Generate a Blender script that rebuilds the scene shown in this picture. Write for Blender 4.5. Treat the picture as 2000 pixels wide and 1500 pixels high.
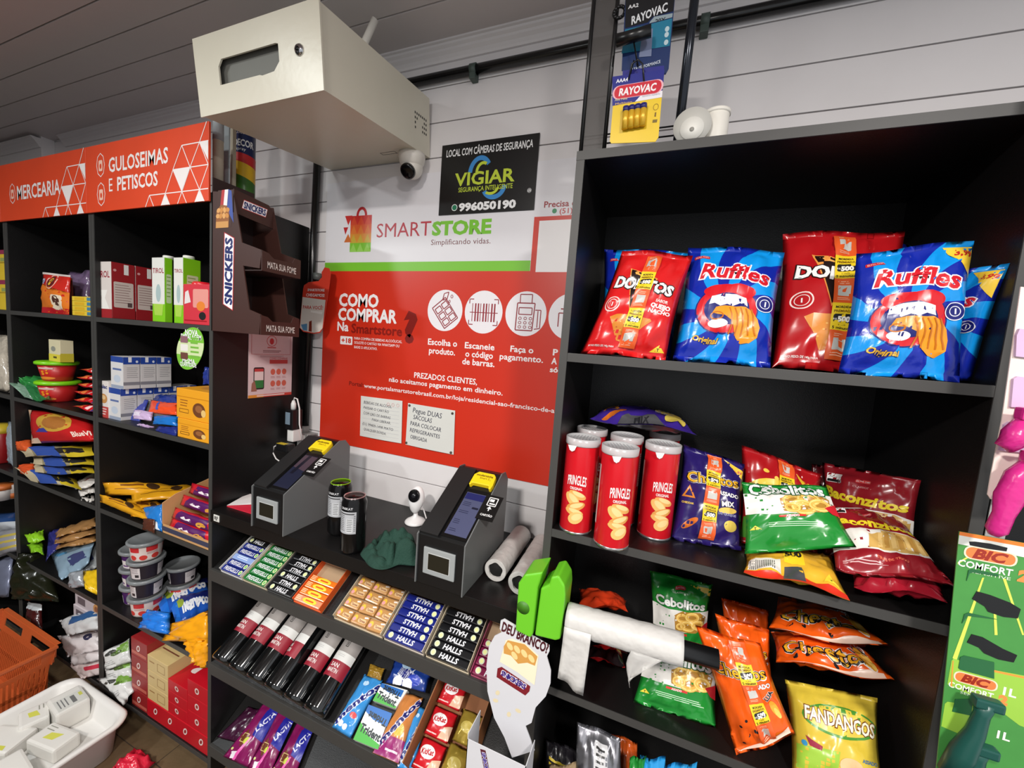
import bpy, bmesh, math, random
from math import sin, cos, pi, radians, atan2, sqrt
from mathutils import Vector, Matrix, noise
random.seed(7)
for o in list(bpy.data.objects): bpy.data.objects.remove(o)
SC = bpy.context.scene
COL = SC.collection
# ------------------------------------------------------------------ camera
CAM = Vector((0.0, -1.12, 1.55))
RX = Vector((0.92875867, 0.36288333, 0.07565067))    # image right
RD = Vector((0.10335794, -0.05752544, -0.99297934))  # image down
RF = Vector((-0.35598381, 0.93005726, -0.09093413))  # view direction
FPX = 754.95
cd = bpy.data.cameras.new('camera'); cam = bpy.data.objects.new('camera', cd); COL.objects.link(cam)
m = Matrix.Identity(4)
for i in range(3):
    m[i][0] = RX[i]; m[i][1] = -RD[i]; m[i][2] = -RF[i]; m[i][3] = CAM[i]
cam.matrix_world = m
cd.sensor_fit = 'HORIZONTAL'; cd.sensor_width = 36.0; cd.lens = FPX / 2000 * 36.0
cd.clip_start = 0.02; cd.clip_end = 50
SC.camera = cam
# ------------------------------------------------------------------ light
w = bpy.data.worlds.new('world'); SC.world = w; w.use_nodes = True
w.node_tree.nodes['Background'].inputs[0].default_value = (0.93, 0.96, 1.0, 1)
w.node_tree.nodes['Background'].inputs[1].default_value = 0.42
def area(name, loc, sx, sy, power, color, aim):
    l = bpy.data.lights.new(name, 'AREA'); l.shape = 'RECTANGLE'; l.size = sx; l.size_y = sy
    l.energy = power; l.color = color
    o = bpy.data.objects.new(name, l); COL.objects.link(o); o.location = loc
    d = Vector(aim) - Vector(loc); o.rotation_euler = d.to_track_quat('-Z', 'Y').to_euler()
area('lamp_and_fill_light', (-0.50, -2.05, 2.45), 0.20, 0.20, 30.0, (1.0, 0.95, 0.90), (-0.50, -2.04, 0))
area('lamp_and_fill_light', (-1.45, -1.15, 2.45), 0.16, 0.16, 4.2, (0.95, 1.0, 0.97), (-1.45, -1.14, 0))
area('lamp_and_fill_light', (-2.60, -2.00, 2.45), 0.20, 0.20, 19.0, (0.96, 0.99, 1.0), (-2.60, -1.99, 0))  # added fill light to brighten the left shelves and sign
area('lamp_and_fill_light', (0.80, -1.80, 2.45), 0.20, 0.20, 27.0, (1.0, 0.95, 0.91), (0.80, -1.79, 0))  # added fill light for the cream box side and right wall
vs = SC.view_settings
vs.view_transform = 'Standard'; vs.look = 'None'; vs.gamma = 1.0; vs.use_curve_mapping = False; vs.exposure = 0.86
# ------------------------------------------------------------------ helpers
def ray(px, py): return RX * (px - 1000) + RD * (py - 750) + RF * FPX
def at(px, py, y):
    d = ray(px, py); return CAM + d * ((y - CAM.y) / d.y)
def atx(px, py, x):
    d = ray(px, py); return CAM + d * ((x - CAM.x) / d.x)
def atz(px, py, z):
    d = ray(px, py); return CAM + d * ((z - CAM.z) / d.z)
def lin(c):
    c = c / 255.0
    return c / 12.92 if c <= 0.04045 else ((c + 0.055) / 1.055) ** 2.4
MATS = {}
def M(rgb, rough=0.45, metal=0.0, bump=0.0, bscale=60.0, var=0.05, trans=0.0, alpha=1.0, coat=0.0, emit=0.0, spec=0.5, vscale=18.0):
    if isinstance(rgb, str): rgb = tuple(int(rgb[i:i + 2], 16) for i in (0, 2, 4))
    key = (rgb, rough, metal, bump, bscale, var, trans, alpha, coat, emit, spec)
    if key in MATS: return MATS[key]
    mt = bpy.data.materials.new('paint_%02x%02x%02x' % rgb); mt.use_nodes = True
    nt = mt.node_tree; b = nt.nodes['Principled BSDF']
    c = tuple(lin(v) for v in rgb)
    b.inputs['Roughness'].default_value = rough; b.inputs['Metallic'].default_value = metal
    b.inputs['Specular IOR Level'].default_value = spec
    if trans: b.inputs['Transmission Weight'].default_value = trans
    if alpha < 1: b.inputs['Alpha'].default_value = alpha
    if coat: b.inputs['Coat Weight'].default_value = coat; b.inputs['Coat Roughness'].default_value = 0.12
    if emit:
        b.inputs['Emission Color'].default_value = (*c, 1); b.inputs['Emission Strength'].default_value = emit
    tc = nt.nodes.new('ShaderNodeTexCoord'); nz = nt.nodes.new('ShaderNodeTexNoise')
    nz.inputs['Scale'].default_value = vscale; nz.inputs['Detail'].default_value = 3
    nt.links.new(tc.outputs['Object'], nz.inputs['Vector'])
    mx = nt.nodes.new('ShaderNodeMix'); mx.data_type = 'RGBA'
    mx.inputs[6].default_value = tuple(v * (1 - var) for v in c) + (1,)
    mx.inputs[7].default_value = tuple(min(1, v * (1 + var)) for v in c) + (1,)
    nt.links.new(nz.outputs['Fac'], mx.inputs[0]); nt.links.new(mx.outputs[2], b.inputs['Base Color'])
    if bump:
        n2 = nt.nodes.new('ShaderNodeTexNoise'); n2.inputs['Scale'].default_value = bscale; n2.inputs['Detail'].default_value = 2
        nt.links.new(tc.outputs['Object'], n2.inputs['Vector'])
        bp = nt.nodes.new('ShaderNodeBump'); bp.inputs['Strength'].default_value = bump; bp.inputs['Distance'].default_value = 0.01
        nt.links.new(n2.outputs['Fac'], bp.inputs['Height']); nt.links.new(bp.outputs['Normal'], b.inputs['Normal'])
    MATS[key] = mt; return mt
def film(rgb, **k):           # glossy printed plastic film
    k.setdefault('rough', 0.22); k.setdefault('bump', 0.05); k.setdefault('bscale', 16); k.setdefault('var', 0.04)
    return M(rgb, **k)
def rays_mat(name, c1, c2, cx, cy, n, rough=0.22):
    mt = bpy.data.materials.new(name); mt.use_nodes = True; nt = mt.node_tree; b = nt.nodes['Principled BSDF']
    b.inputs['Roughness'].default_value = rough
    uv = nt.nodes.new('ShaderNodeTexCoord'); sp = nt.nodes.new('ShaderNodeSeparateXYZ'); nt.links.new(uv.outputs['UV'], sp.inputs[0])
    def mth(op, a, b2=None):
        q = nt.nodes.new('ShaderNodeMath'); q.operation = op
        for i, v in enumerate((a, b2)):
            if v is None: continue
            if isinstance(v, (int, float)): q.inputs[i].default_value = v
            else: nt.links.new(v, q.inputs[i])
        return q.outputs[0]
    x = mth('SUBTRACT', sp.outputs[0], cx); y = mth('MULTIPLY', mth('SUBTRACT', sp.outputs[1], cy), 1.3)
    ang = mth('ADD', mth('ARCTAN2', y, x), mth('MULTIPLY', mth('SQRT', mth('ADD', mth('MULTIPLY', x, x), mth('MULTIPLY', y, y))), 0.9)); s = mth('SINE', mth('MULTIPLY', ang, n)); st = mth('GREATER_THAN', s, 0.0)
    mx = nt.nodes.new('ShaderNodeMix'); mx.data_type = 'RGBA'
    mx.inputs[6].default_value = tuple(lin(v) for v in c1) + (1,); mx.inputs[7].default_value = tuple(lin(v) for v in c2) + (1,)
    nt.links.new(st, mx.inputs[0]); nt.links.new(mx.outputs[2], b.inputs['Base Color'])
    n2 = nt.nodes.new('ShaderNodeTexNoise'); n2.inputs['Scale'].default_value = 16
    bp = nt.nodes.new('ShaderNodeBump'); bp.inputs['Strength'].default_value = 0.05; bp.inputs['Distance'].default_value = 0.01
    nt.links.new(n2.outputs['Fac'], bp.inputs['Height']); nt.links.new(bp.outputs['Normal'], b.inputs['Normal'])
    return mt
def tag(o, label=None, cat=None, group=None, kind=None):
    if label: o['label'] = label
    if cat: o['category'] = cat
    if group: o['group'] = group
    if kind: o['kind'] = kind
    return o
def thing(name, label, cat, loc=(0, 0, 0), group=None, rot=(0, 0, 0), kind=None):
    o = bpy.data.objects.new(name, None); o.empty_display_size = 0.03; COL.objects.link(o)
    o.location = loc; o.rotation_euler = rot
    return tag(o, label, cat, group, kind)
class G:
    """mesh collector in the coordinates of its thing"""
    def __init__(s): s.v = []; s.f = []; s.mi = []; s.mats = []; s.uv = {}; s.sm = []
    def mid(s, mat):
        if mat not in s.mats: s.mats.append(mat)
        return s.mats.index(mat)
    def add(s, vs, fs, mat, smooth=False):
        b = len(s.v); s.v += [Vector(v) for v in vs]; k = s.mid(mat)
        for f in fs: s.f.append(tuple(b + i for i in f)); s.mi.append(k); s.sm.append(smooth)
        return b
    def box(s, lo, hi, mat, bev=0.0):
        if bev <= 0:
            x0, y0, z0 = lo; x1, y1, z1 = hi
            s.add([(x0,y0,z0),(x1,y0,z0),(x1,y1,z0),(x0,y1,z0),(x0,y0,z1),(x1,y0,z1),(x1,y1,z1),(x0,y1,z1)],
                  [(0,3,2,1),(4,5,6,7),(0,1,5,4),(1,2,6,5),(2,3,7,6),(3,0,4,7)], mat)
        else:
            bm = bmesh.new(); bmesh.ops.create_cube(bm, size=1)
            for v in bm.verts: v.co = Vector([lo[i] + (v.co[i] + .5) * (hi[i] - lo[i]) for i in range(3)])
            bmesh.ops.bevel(bm, geom=list(bm.edges), offset=bev, segments=2, profile=0.6, affect='EDGES')
            s.bm(bm, mat)
        return s
    def bm(s, bm, mat, smooth=False):
        bm.verts.ensure_lookup_table(); bm.verts.index_update()
        s.add([v.co.copy() for v in bm.verts], [[v.index for v in f.verts] for f in bm.faces], mat, smooth); bm.free()
    def lathe(s, prof, mat, n=32, cx=0, cy=0, cap=True, smooth=True):
        vs = []; fs = []
        for (r, z) in prof:
            for i in range(n):
                a = 2 * pi * i / n; vs.append((cx + r * cos(a), cy + r * sin(a), z))
        for j in range(len(prof) - 1):
            for i in range(n):
                k = (i + 1) % n; fs.append((j*n+i, j*n+k, (j+1)*n+k, (j+1)*n+i))
        if cap: fs.append(tuple(range(n-1, -1, -1))); fs.append(tuple((len(prof)-1)*n + i for i in range(n)))
        s.add(vs, fs, mat, smooth); return s
    def tube(s, pts, r, mat, n=10, caps=True):
        pts = [Vector(p) for p in pts]; vs = []; fs = []
        up = Vector((0.13, 0.31, 0.94))
        for i, p in enumerate(pts):
            d = (pts[min(i+1, len(pts)-1)] - pts[max(i-1, 0)]).normalized()
            a = d.cross(up)
            if a.length < 1e-3: a = d.cross(Vector((1, 0, 0)))
            a.normalize(); b = d.cross(a); rr = r[i] if isinstance(r, (list, tuple)) else r
            for k in range(n):
                t = 2 * pi * k / n; vs.append(p + a * rr * cos(t) + b * rr * sin(t))
        for i in range(len(pts) - 1):
            for k in range(n):
                q = (k + 1) % n; fs.append((i*n+k, i*n+q, (i+1)*n+q, (i+1)*n+k))
        if caps: fs.append(tuple(range(n-1, -1, -1))); fs.append(tuple((len(pts)-1)*n + k for k in range(n)))
        s.add(vs, fs, mat, True); return s
    def prism(s, poly, fn, d0, d1, mat):
        """poly: 2D outline, fn(x, y, d) -> 3D"""
        n = len(poly)
        vs = [fn(x, y, d0) for x, y in poly] + [fn(x, y, d1) for x, y in poly]
        fs = [tuple(range(n))[::-1], tuple(range(n, 2*n))] + [(i, (i+1) % n, n + (i+1) % n, n + i) for i in range(n)]
        s.add(vs, fs, mat); return s
    def obj(s, name, parent=None, origin=None):
        me = bpy.data.meshes.new(name)
        if origin is None and parent is None:
            xs = [v.x for v in s.v]; ys = [v.y for v in s.v]; zs = [v.z for v in s.v]
            origin = Vector(((min(xs)+max(xs))/2, (min(ys)+max(ys))/2, min(zs)))
        if origin is None: origin = Vector(parent.get('_o', (0, 0, 0)))
        me.from_pydata([tuple(v - origin) for v in s.v], [], s.f)
        for mt in s.mats: me.materials.append(mt)
        me.polygons.foreach_set('material_index', s.mi); me.polygons.foreach_set('use_smooth', s.sm)
        if s.uv:
            ul = me.uv_layers.new(name='uv')
            for p in me.polygons:
                for li in p.loop_indices:
                    ul.data[li].uv = s.uv.get(me.loops[li].vertex_index, (0, 0))
        me.update()
        bmx = bmesh.new(); bmx.from_mesh(me); bmesh.ops.recalc_face_normals(bmx, faces=bmx.faces) if not getattr(s, 'keepn', False) else None
        bmx.to_mesh(me); bmx.free()
        o = bpy.data.objects.new(name, me); COL.objects.link(o)
        if parent is None: o.location = origin; ORG[o.name] = Vector(origin)
        else: o.parent = parent
        return o
ORG = {}
def child(g, name, parent):            # g in world coordinates, parent an unrotated thing
    return g.obj(name, parent, origin=Vector(parent.location))
def local(g, name, parent): return g.obj(name, parent, origin=Vector((0, 0, 0)))
def dup(root, loc, rot=None, label=None, group=None):
    r = root.copy(); COL.objects.link(r); r.location = loc
    if rot is not None: r.rotation_euler = rot
    if label: r['label'] = label
    if group: r['group'] = group
    for ch in root.children:
        c = ch.copy(); COL.objects.link(c); c.parent = r
        for g2 in ch.children:
            d = g2.copy(); COL.objects.link(d); d.parent = c
    return r
# ---- flat print: 2D shapes laid on a surface
_TC = {}
def text2d(s, bold, shear, sp):
    key = (s, bold, shear, sp)
    if key in _TC: return _TC[key]
    c = bpy.data.curves.new('lettering', 'FONT'); c.body = s; c.size = 1.0; c.offset = bold; c.shear = shear
    c.space_character = sp; c.resolution_u = 2; c.fill_mode = 'FRONT' if hasattr(c, 'fill_mode') else c.fill_mode
    o = bpy.data.objects.new('lettering', c); COL.objects.link(o)
    bpy.context.view_layer.update()
    dg = bpy.context.evaluated_depsgraph_get()
    me = bpy.data.meshes.new_from_object(o.evaluated_get(dg))
    vs = [(v.co.x, v.co.y) for v in me.vertices]; fs = [tuple(p.vertices) for p in me.polygons]
    bpy.data.meshes.remove(me); bpy.data.objects.remove(o); bpy.data.curves.remove(c)
    if vs:
        x0 = min(v[0] for v in vs); x1 = max(v[0] for v in vs)
        vs = [(v[0] - (x0 + x1) / 2, v[1] - 0.35) for v in vs]
    else: x0 = x1 = 0
    _TC[key] = (vs, fs, x1 - x0); return _TC[key]
class Pr:
    """list of 2D shapes: (verts, faces, material)"""
    def __init__(s, rough=0.35): s.sh = []; s.rough = rough
    def col(s, c): return c if not isinstance(c, (str, tuple)) else M(c, rough=s.rough, var=0.02)
    def poly(s, pts, c): s.sh.append((list(pts), [tuple(range(len(pts)))], s.col(c))); return s
    def rect(s, x0, y0, x1, y1, c): return s.poly([(x0,y0),(x1,y0),(x1,y1),(x0,y1)], c)
    def rrect(s, x0, y0, x1, y1, r, c, n=4):
        p = []
        for cx, cy, a0 in ((x1-r,y0+r,-90),(x1-r,y1-r,0),(x0+r,y1-r,90),(x0+r,y0+r,180)):
            for i in range(n + 1):
                a = radians(a0 + 90 * i / n); p.append((cx + r*cos(a), cy + r*sin(a)))
        return s.poly(p, c)
    def ell(s, cx, cy, rx, ry, c, n=28, rot=0):
        r = radians(rot)
        return s.poly([(cx + rx*cos(t)*cos(r) - ry*sin(t)*sin(r), cy + rx*cos(t)*sin(r) + ry*sin(t)*cos(r)) for t in (2*pi*i/n for i in range(n))], c)
    def ring(s, cx, cy, rx, ry, w, c, n=32, a0=0, a1=360):
        vs = []; fs = []; full = a1 - a0 >= 360
        for i in range(n + (0 if full else 1)):
            t = radians(a0 + (a1 - a0) * i / n); vs += [(cx + rx*cos(t), cy + ry*sin(t)), (cx + (rx-w)*cos(t), cy + (ry-w)*sin(t))]
        k = len(vs) // 2
        for i in range(n):
            j = (i + 1) % k; fs.append((2*i, 2*j, 2*j+1, 2*i+1))
        s.sh.append((vs, fs, s.col(c))); return s
    def line(s, pts, w, c):
        for (a, b) in zip(pts, pts[1:]):
            dx, dy = b[0]-a[0], b[1]-a[1]; L = sqrt(dx*dx+dy*dy) or 1; nx, ny = -dy/L*w/2, dx/L*w/2
            s.poly([(a[0]-nx,a[1]-ny),(b[0]-nx,b[1]-ny),(b[0]+nx,b[1]+ny),(a[0]+nx,a[1]+ny)], c)
        return s
    def text(s, t, x, y, h, c, bold=0.0, shear=0.0, rot=0, sx=1.0, width=None, align='C', out=None, sp=1.0, arc=0.0):
        """h = letter size; width squeezes the line to fit; out = (colour, width)"""
        lay = ([(out[1] + bold, out[0])] if out else []) + [(bold, c)]
        _, _, W = text2d(t, bold, shear, sp)
        k = sx if not width else width / max(W * h, 1e-6)
        dx = 0 if align == 'C' else (W*h*k/2 if align == 'L' else -W*h*k/2)
        r = radians(rot)
        for bd, cc in lay:
            vs, fs, _ = text2d(t, bd, shear, sp)
            sh_ = ((0, 0),)
            if bd > .012 and cc is c and any(ch in t for ch in 'MWNKmw'):
                vs, fs, _ = text2d(t, .008, shear, sp); e_ = (bd - .008) * .8; sh_ = ((-e_, 0), (e_, 0), (0, e_), (0, -e_))
            for ox, oy in sh_:
              q = []
              for (a, b) in [(a + ox, b + oy) for a, b in vs]:
                X = a*h*k + dx; Y = b*h
                if arc: Y += -arc * (X*X) / (W*h*k/2)**2
                q.append((x + X*cos(r) - Y*sin(r), y + X*sin(r) + Y*cos(r)))
              s.sh.append((q, fs, s.col(cc)))
        return s
    def lines(s, x0, y0, x1, n, dy, th, c, jit=0.2):
        for i in range(n):
            e = x1 - (x1 - x0) * jit * random.random(); s.rect(x0, y0 - i*dy, e, y0 - i*dy + th, c)
        return s
    def build(s, name, parent, fn, gu=None, gv=None, eps=0.00035, origin=None):
        """fn(x, y) -> (point, normal); gu, gv = cut spacing"""
        g = G(); g.keepn = True; done = []
        for (vs, fs, mt) in s.sh:
            if not vs: continue
            bx = (min(v[0] for v in vs), min(v[1] for v in vs), max(v[0] for v in vs), max(v[1] for v in vs)); li = 0
            for b2, l2 in done:
                if l2 >= li and bx[0] <= b2[2] and bx[2] >= b2[0] and bx[1] <= b2[3] and bx[3] >= b2[1]: li = l2 + 1
            done.append((bx, li))
            if gu or gv:
                bm = bmesh.new(); bv = [bm.verts.new((a, b, 0)) for a, b in vs]
                for f in fs:
                    try: bm.faces.new([bv[i] for i in f])
                    except ValueError: pass
                bmesh.ops.triangulate(bm, faces=[f for f in bm.faces if len(f.verts) > 4])
                for ax, st in ((0, gu), (1, gv)):
                    if not st: continue
                    cs = [v.co[ax] for v in bm.verts]; lo = min(cs); hi = max(cs)
                    k = math.floor(lo / st) + 1
                    while k * st < hi - 1e-6:
                        co = [0, 0, 0]; co[ax] = k * st; no = [0, 0, 0]; no[ax] = 1
                        bmesh.ops.bisect_plane(bm, geom=list(bm.verts) + list(bm.edges) + list(bm.faces), dist=1e-6, plane_co=co, plane_no=no); k += 1
                bm.verts.index_update()
                vs2 = [(v.co.x, v.co.y) for v in bm.verts]; fs2 = [[v.index for v in f.verts] for f in bm.faces]; bm.free()
            else: vs2, fs2 = vs, fs
            out = []
            for (a, b) in vs2:
                p, n = fn(a, b); out.append(p + n * (eps + li * (0.00014 if (gu or gv) else 0.00005)))
            g.add(out, fs2, mt, bool(gu or gv))
        return g.obj(name, parent, origin=origin if origin is not None else Vector(parent.location))
def plane_fn(o, ux, uy):
    o = Vector(o); ux = Vector(ux); uy = Vector(uy); n = ux.cross(uy).normalized()
    return lambda x, y: (o + ux * x + uy * y, n)
def cyl_fn(r, z0=0.0, a0=-pi/2, cx=0, cy=0):     # x = arc length, a0 = angle of x = 0
    def f(x, y):
        a = a0 + x / r; n = Vector((cos(a), sin(a), 0)); return Vector((cx, cy, z0 + y)) + n * r, n
    return f
UNIT = None
# ---- pillow bag from four corners TL, TR, BR, BL
def bag(name, label, cat, c, T, mat, pr=None, group=None, rest=None, nu=18, nv=22, crump=0.007, pull=0.06, seal=0.05, bulge=0.55, back=0.6, strip=None, seed=None, side=1):
    TL, TR, BR, BL = [clampx(Vector(p)) for p in c]
    if rest is not None:
        lo = min(p.z for p in (TL, TR, BR, BL)); d = Vector((0, 0, rest + 0.001 - lo))
        TL, TR, BR, BL = TL + d, TR + d, BR + d, BL + d
    n = ((BR - BL) + (TR - TL)).cross((TL - BL) + (TR - BR)).normalized() * side
    W = ((BR - BL).length + (TR - TL).length) / 2; H = ((TL - BL).length + (TR - BR).length) / 2
    sd = seed if seed is not None else random.random() * 50
    def prof(u, v):
        a = max(0, 1 - abs(2*u - 1) ** 2.4) ** 0.75
        t = (v - seal) / (1 - 2*seal)
        if t <= 0 or t >= 1: return 0.0
        return a * sin(pi * t) ** bulge
    def S(u, v, k):
        uu = 0.5 + (u - 0.5) * (1 - pull * sin(pi * min(1, max(0, v))))
        p = (BL * (1-uu) + BR * uu) * (1-v) + (TL * (1-uu) + TR * uu) * v
        pf = prof(u, v)
        e = min(v, 1-v)
        cr = crump * (noise.noise(Vector((u*5 + sd, v*6, sd))) * 0.9 + noise.noise(Vector((u*11, v*11 + sd, sd*2))) * 0.45)
        cr += crump * 0.9 * (0.22 - abs(noise.noise(Vector((u*4 + v*2 + sd, v*5 - u*2, sd*1.7)))))
        cr += crump * 1.1 * math.exp(-((e - 0.13) / 0.07) ** 2) * sin(u * 23 + 5 * noise.noise(Vector((u*3, sd, e*4))) + sd)
        ed = min(1.0, pf * 2.5)
        wav = crump * 0.8 * sin(u * 7 + sd * 3) * (1 - ed)      # wavy seals
        return p + n * (k * (T * pf + cr * ed) + wav)
    g = G(); idx = {}
    fm = mat if not isinstance(mat, tuple) or not hasattr(mat[0], 'name') else mat[0]
    bmx = fm if not (isinstance(mat, tuple) and hasattr(mat[0], 'name')) else mat[1]
    kf = g.mid(fm); kb = g.mid(bmx)
    grid = {}
    for j in range(nv + 1):
        for i in range(nu + 1):
            u, v = i/nu, j/nv; P = S(u, v, 1); grid[(i, j)] = P
            idx[(0, i, j)] = len(g.v); g.uv[len(g.v)] = (u, v); g.v.append(P)
    for j in range(nv + 1):
        for i in range(nu + 1):
            if i in (0, nu) or j in (0, nv): idx[(1, i, j)] = idx[(0, i, j)]; continue
            idx[(1, i, j)] = len(g.v); g.uv[len(g.v)] = (i/nu, j/nv); g.v.append(S(i/nu, j/nv, -back))
    for s_ in (0, 1):
        for j in range(nv):
            for i in range(nu):
                q = [idx[(s_, i, j)], idx[(s_, i+1, j)], idx[(s_, i+1, j+1)], idx[(s_, i, j+1)]]
                g.f.append(tuple(q if (s_ == 0) == (side == 1) else q[::-1])); g.mi.append(kb if s_ else kf); g.sm.append(True)
    g.keepn = True
    zs = [v.z for v in g.v]
    if rest is not None:
        dz = rest - min(zs)
        for v in g.v: v.z += dz
    o = g.obj(name)
    tag(o, label, cat, group)
    nrm = {}
    for j in range(nv + 1):
        for i in range(nu + 1):
            a = grid[(min(i+1, nu), j)] - grid[(max(i-1, 0), j)]; b = grid[(i, min(j+1, nv))] - grid[(i, max(j-1, 0))]
            q = a.cross(b) * side; nrm[(i, j)] = q.normalized() if q.length > 1e-9 else n
    asp = H / W
    def fn(x, y):
        u = min(max(x, 0), 1) * nu; v = min(max(y / asp, 0), 1) * nv
        i = min(int(u), nu - 1); j = min(int(v), nv - 1); a = u - i; b = v - j
        p = (grid[(i,j)]*(1-a) + grid[(i+1,j)]*a)*(1-b) + (grid[(i,j+1)]*(1-a) + grid[(i+1,j+1)]*a)*b
        q = (nrm[(i,j)]*(1-a) + nrm[(i+1,j)]*a)*(1-b) + (nrm[(i,j+1)]*(1-a) + nrm[(i+1,j+1)]*a)*b
        return p, q.normalized()
    for nm, f_, ep in (('print', pr, 0.0004), ('promo_strip', strip, 0.0026)):
        if f_:
            P = Pr(0.3); f_(P, asp)
            P.build(nm, o, fn, 1.0/nu, asp/nv, eps=ep)
    return o
def clampx(p):
    """keep a corner inside its shelf bay, sliding it along the line of sight"""
    if UNIT is None: return p
    x = min(max(p.x, UNIT[0]), UNIT[1])
    return p if x == p.x else CAM + (p - CAM) * (x / p.x)
def quad(pts, ys):
    """corner pixels TL, TR, BR, BL with their depths"""
    return [at(p[0], p[1], y) for p, y in zip(pts, ys)]
def carton(name, label, cat, lo, hi, mat, front=None, right=None, top=None, group=None, bev=0.0015, left=None):
    g = G().box(lo, hi, mat, bev); o = g.obj(name); tag(o, label, cat, group)
    w = hi[0]-lo[0]; d = hi[1]-lo[1]; h = hi[2]-lo[2]
    P = Pr(0.4); fns = []
    def face(f, fn, a, b):
        if not f: return
        p = Pr(0.4); f(p, a, b); fns.append((p, fn))
    face(front, plane_fn((lo[0], lo[1], lo[2]), (1,0,0), (0,0,1)), w, h)
    face(right, plane_fn((hi[0], lo[1], lo[2]), (0,1,0), (0,0,1)), d, h)
    face(top, plane_fn((lo[0], lo[1], hi[2]), (1,0,0), (0,1,0)), w, d)
    for p, fn in fns: p.build('print', o, fn)
    return o
# ------------------------------------------------------------------ room
WHITE = M((226, 222, 222), 0.38, bump=0.05, bscale=9, var=0.02)
CEILM = M((206, 199, 198), 0.42, var=0.02)
BLACK = M((15, 14, 14), 0.40, bump=0.06, bscale=420, var=0.12, spec=0.45)
EDGE = M((60, 59, 57), 0.5, var=0.08)
X0, X1 = -4.2, 1.7
g = G().box((X0, 0.012, 0), (X1, 0.10, 2.62), M((150, 148, 148), 0.7)); wall = tag(g.obj('wall_back'), 'white plank-clad back wall behind the shelves', 'wall', kind='structure')
zg = 2.146 - 0.1083 * 20
me0 = None
for i in range(24):
    a, b = zg + 0.1083 * i, zg + 0.1083 * (i + 1)
    if b > 2.55: b = 2.55
    g = G().box((X0, 0.0, max(a + 0.0016, 0)), (X1, 0.012, b - 0.0016), WHITE, 0.0012); child(g, 'plank', wall)
g = G().box((X0, -3.0, 2.490), (X1, 0.0, 2.56), M((120, 118, 118), 0.7)); ceil = tag(g.obj('ceiling'), 'white plastic board ceiling', 'ceiling', kind='structure')
for i in range(30):
    b0 = -0.002 if i == 0 else -0.150 - 0.0965 * (i - 1); b = -0.150 - 0.0965 * i
    g = G().box((X0, b + 0.002, 2.475), (X1, b0 - 0.002, 2.490), CEILM, 0.002); child(g, 'ceiling_board', ceil)
g = G()
pf = [(0, 2.430), (-0.007, 2.430), (-0.009, 2.437), (-0.014, 2.445), (-0.021, 2.452), (-0.023, 2.458), (-0.029, 2.463), (-0.031, 2.468), (-0.037, 2.470), (-0.037, 2.475), (0, 2.475)]
g.prism(pf, lambda a, b, d: Vector((d, a, b)), -3.05, X1, WHITE); tag(g.obj('trim_1'), 'white moulded cornice along the top of the back wall', 'cornice', kind='structure')
g = G(); g.prism(pf, lambda a, b, d: Vector((d, a - 0.05, b - 0.012)), X0, -3.17, WHITE); tag(g.obj('trim_2'), 'white cornice on the projecting wall end', 'cornice', kind='structure')
g = G().box((X0, -0.05, 0), (-3.17, 0.0, 2.475), WHITE, 0.002); tag(g.obj('wall_end'), 'white projecting end of the back wall', 'wall', kind='structure')
tag(G().box((X0 - .1, -2.6, 0), (X0, 0.1, 2.6), M((70, 68, 67), .7)).obj('added_wall_left'), 'unseen dark wall added to dim the far end of the room', 'wall', kind='structure')  # unseen wall, added so the left ceiling and shelves stay darker
tag(G().box((X0, -2.7, 0), (-1.2, -2.6, 2.6), M((60, 58, 57), .7)).obj('added_wall_front'), 'unseen dark wall added opposite the grocery shelves to cut ambient light', 'wall', kind='structure')  # unseen partial wall, added to keep ambient light off the left units
fl = G().box((X0, -3.0, -0.03), (X1, 0.1, -0.002), M((60, 50, 40), 0.8)); floor = tag(fl.obj('floor'), 'brown tiled floor', 'floor', kind='structure')
g = G().box((-0.1635, -0.1635, -0.002), (0.1635, 0.1635, 0.0), M((98, 80, 58), 0.35, bump=0.15, bscale=40, var=0.22), 0.0008)
t0 = None
for i in range(9):
    for j in range(7):
        p = Vector((-3.0 + 0.33 * i, -2.2 + 0.33 * j, 0.0))
        if t0 is None: t0 = g.obj('floor_tile', floor, origin=Vector((0, 0, 0))); o = t0
        else: o = t0.copy(); COL.objects.link(o)
        o.parent = floor; o.location = p - Vector(floor.location)
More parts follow.
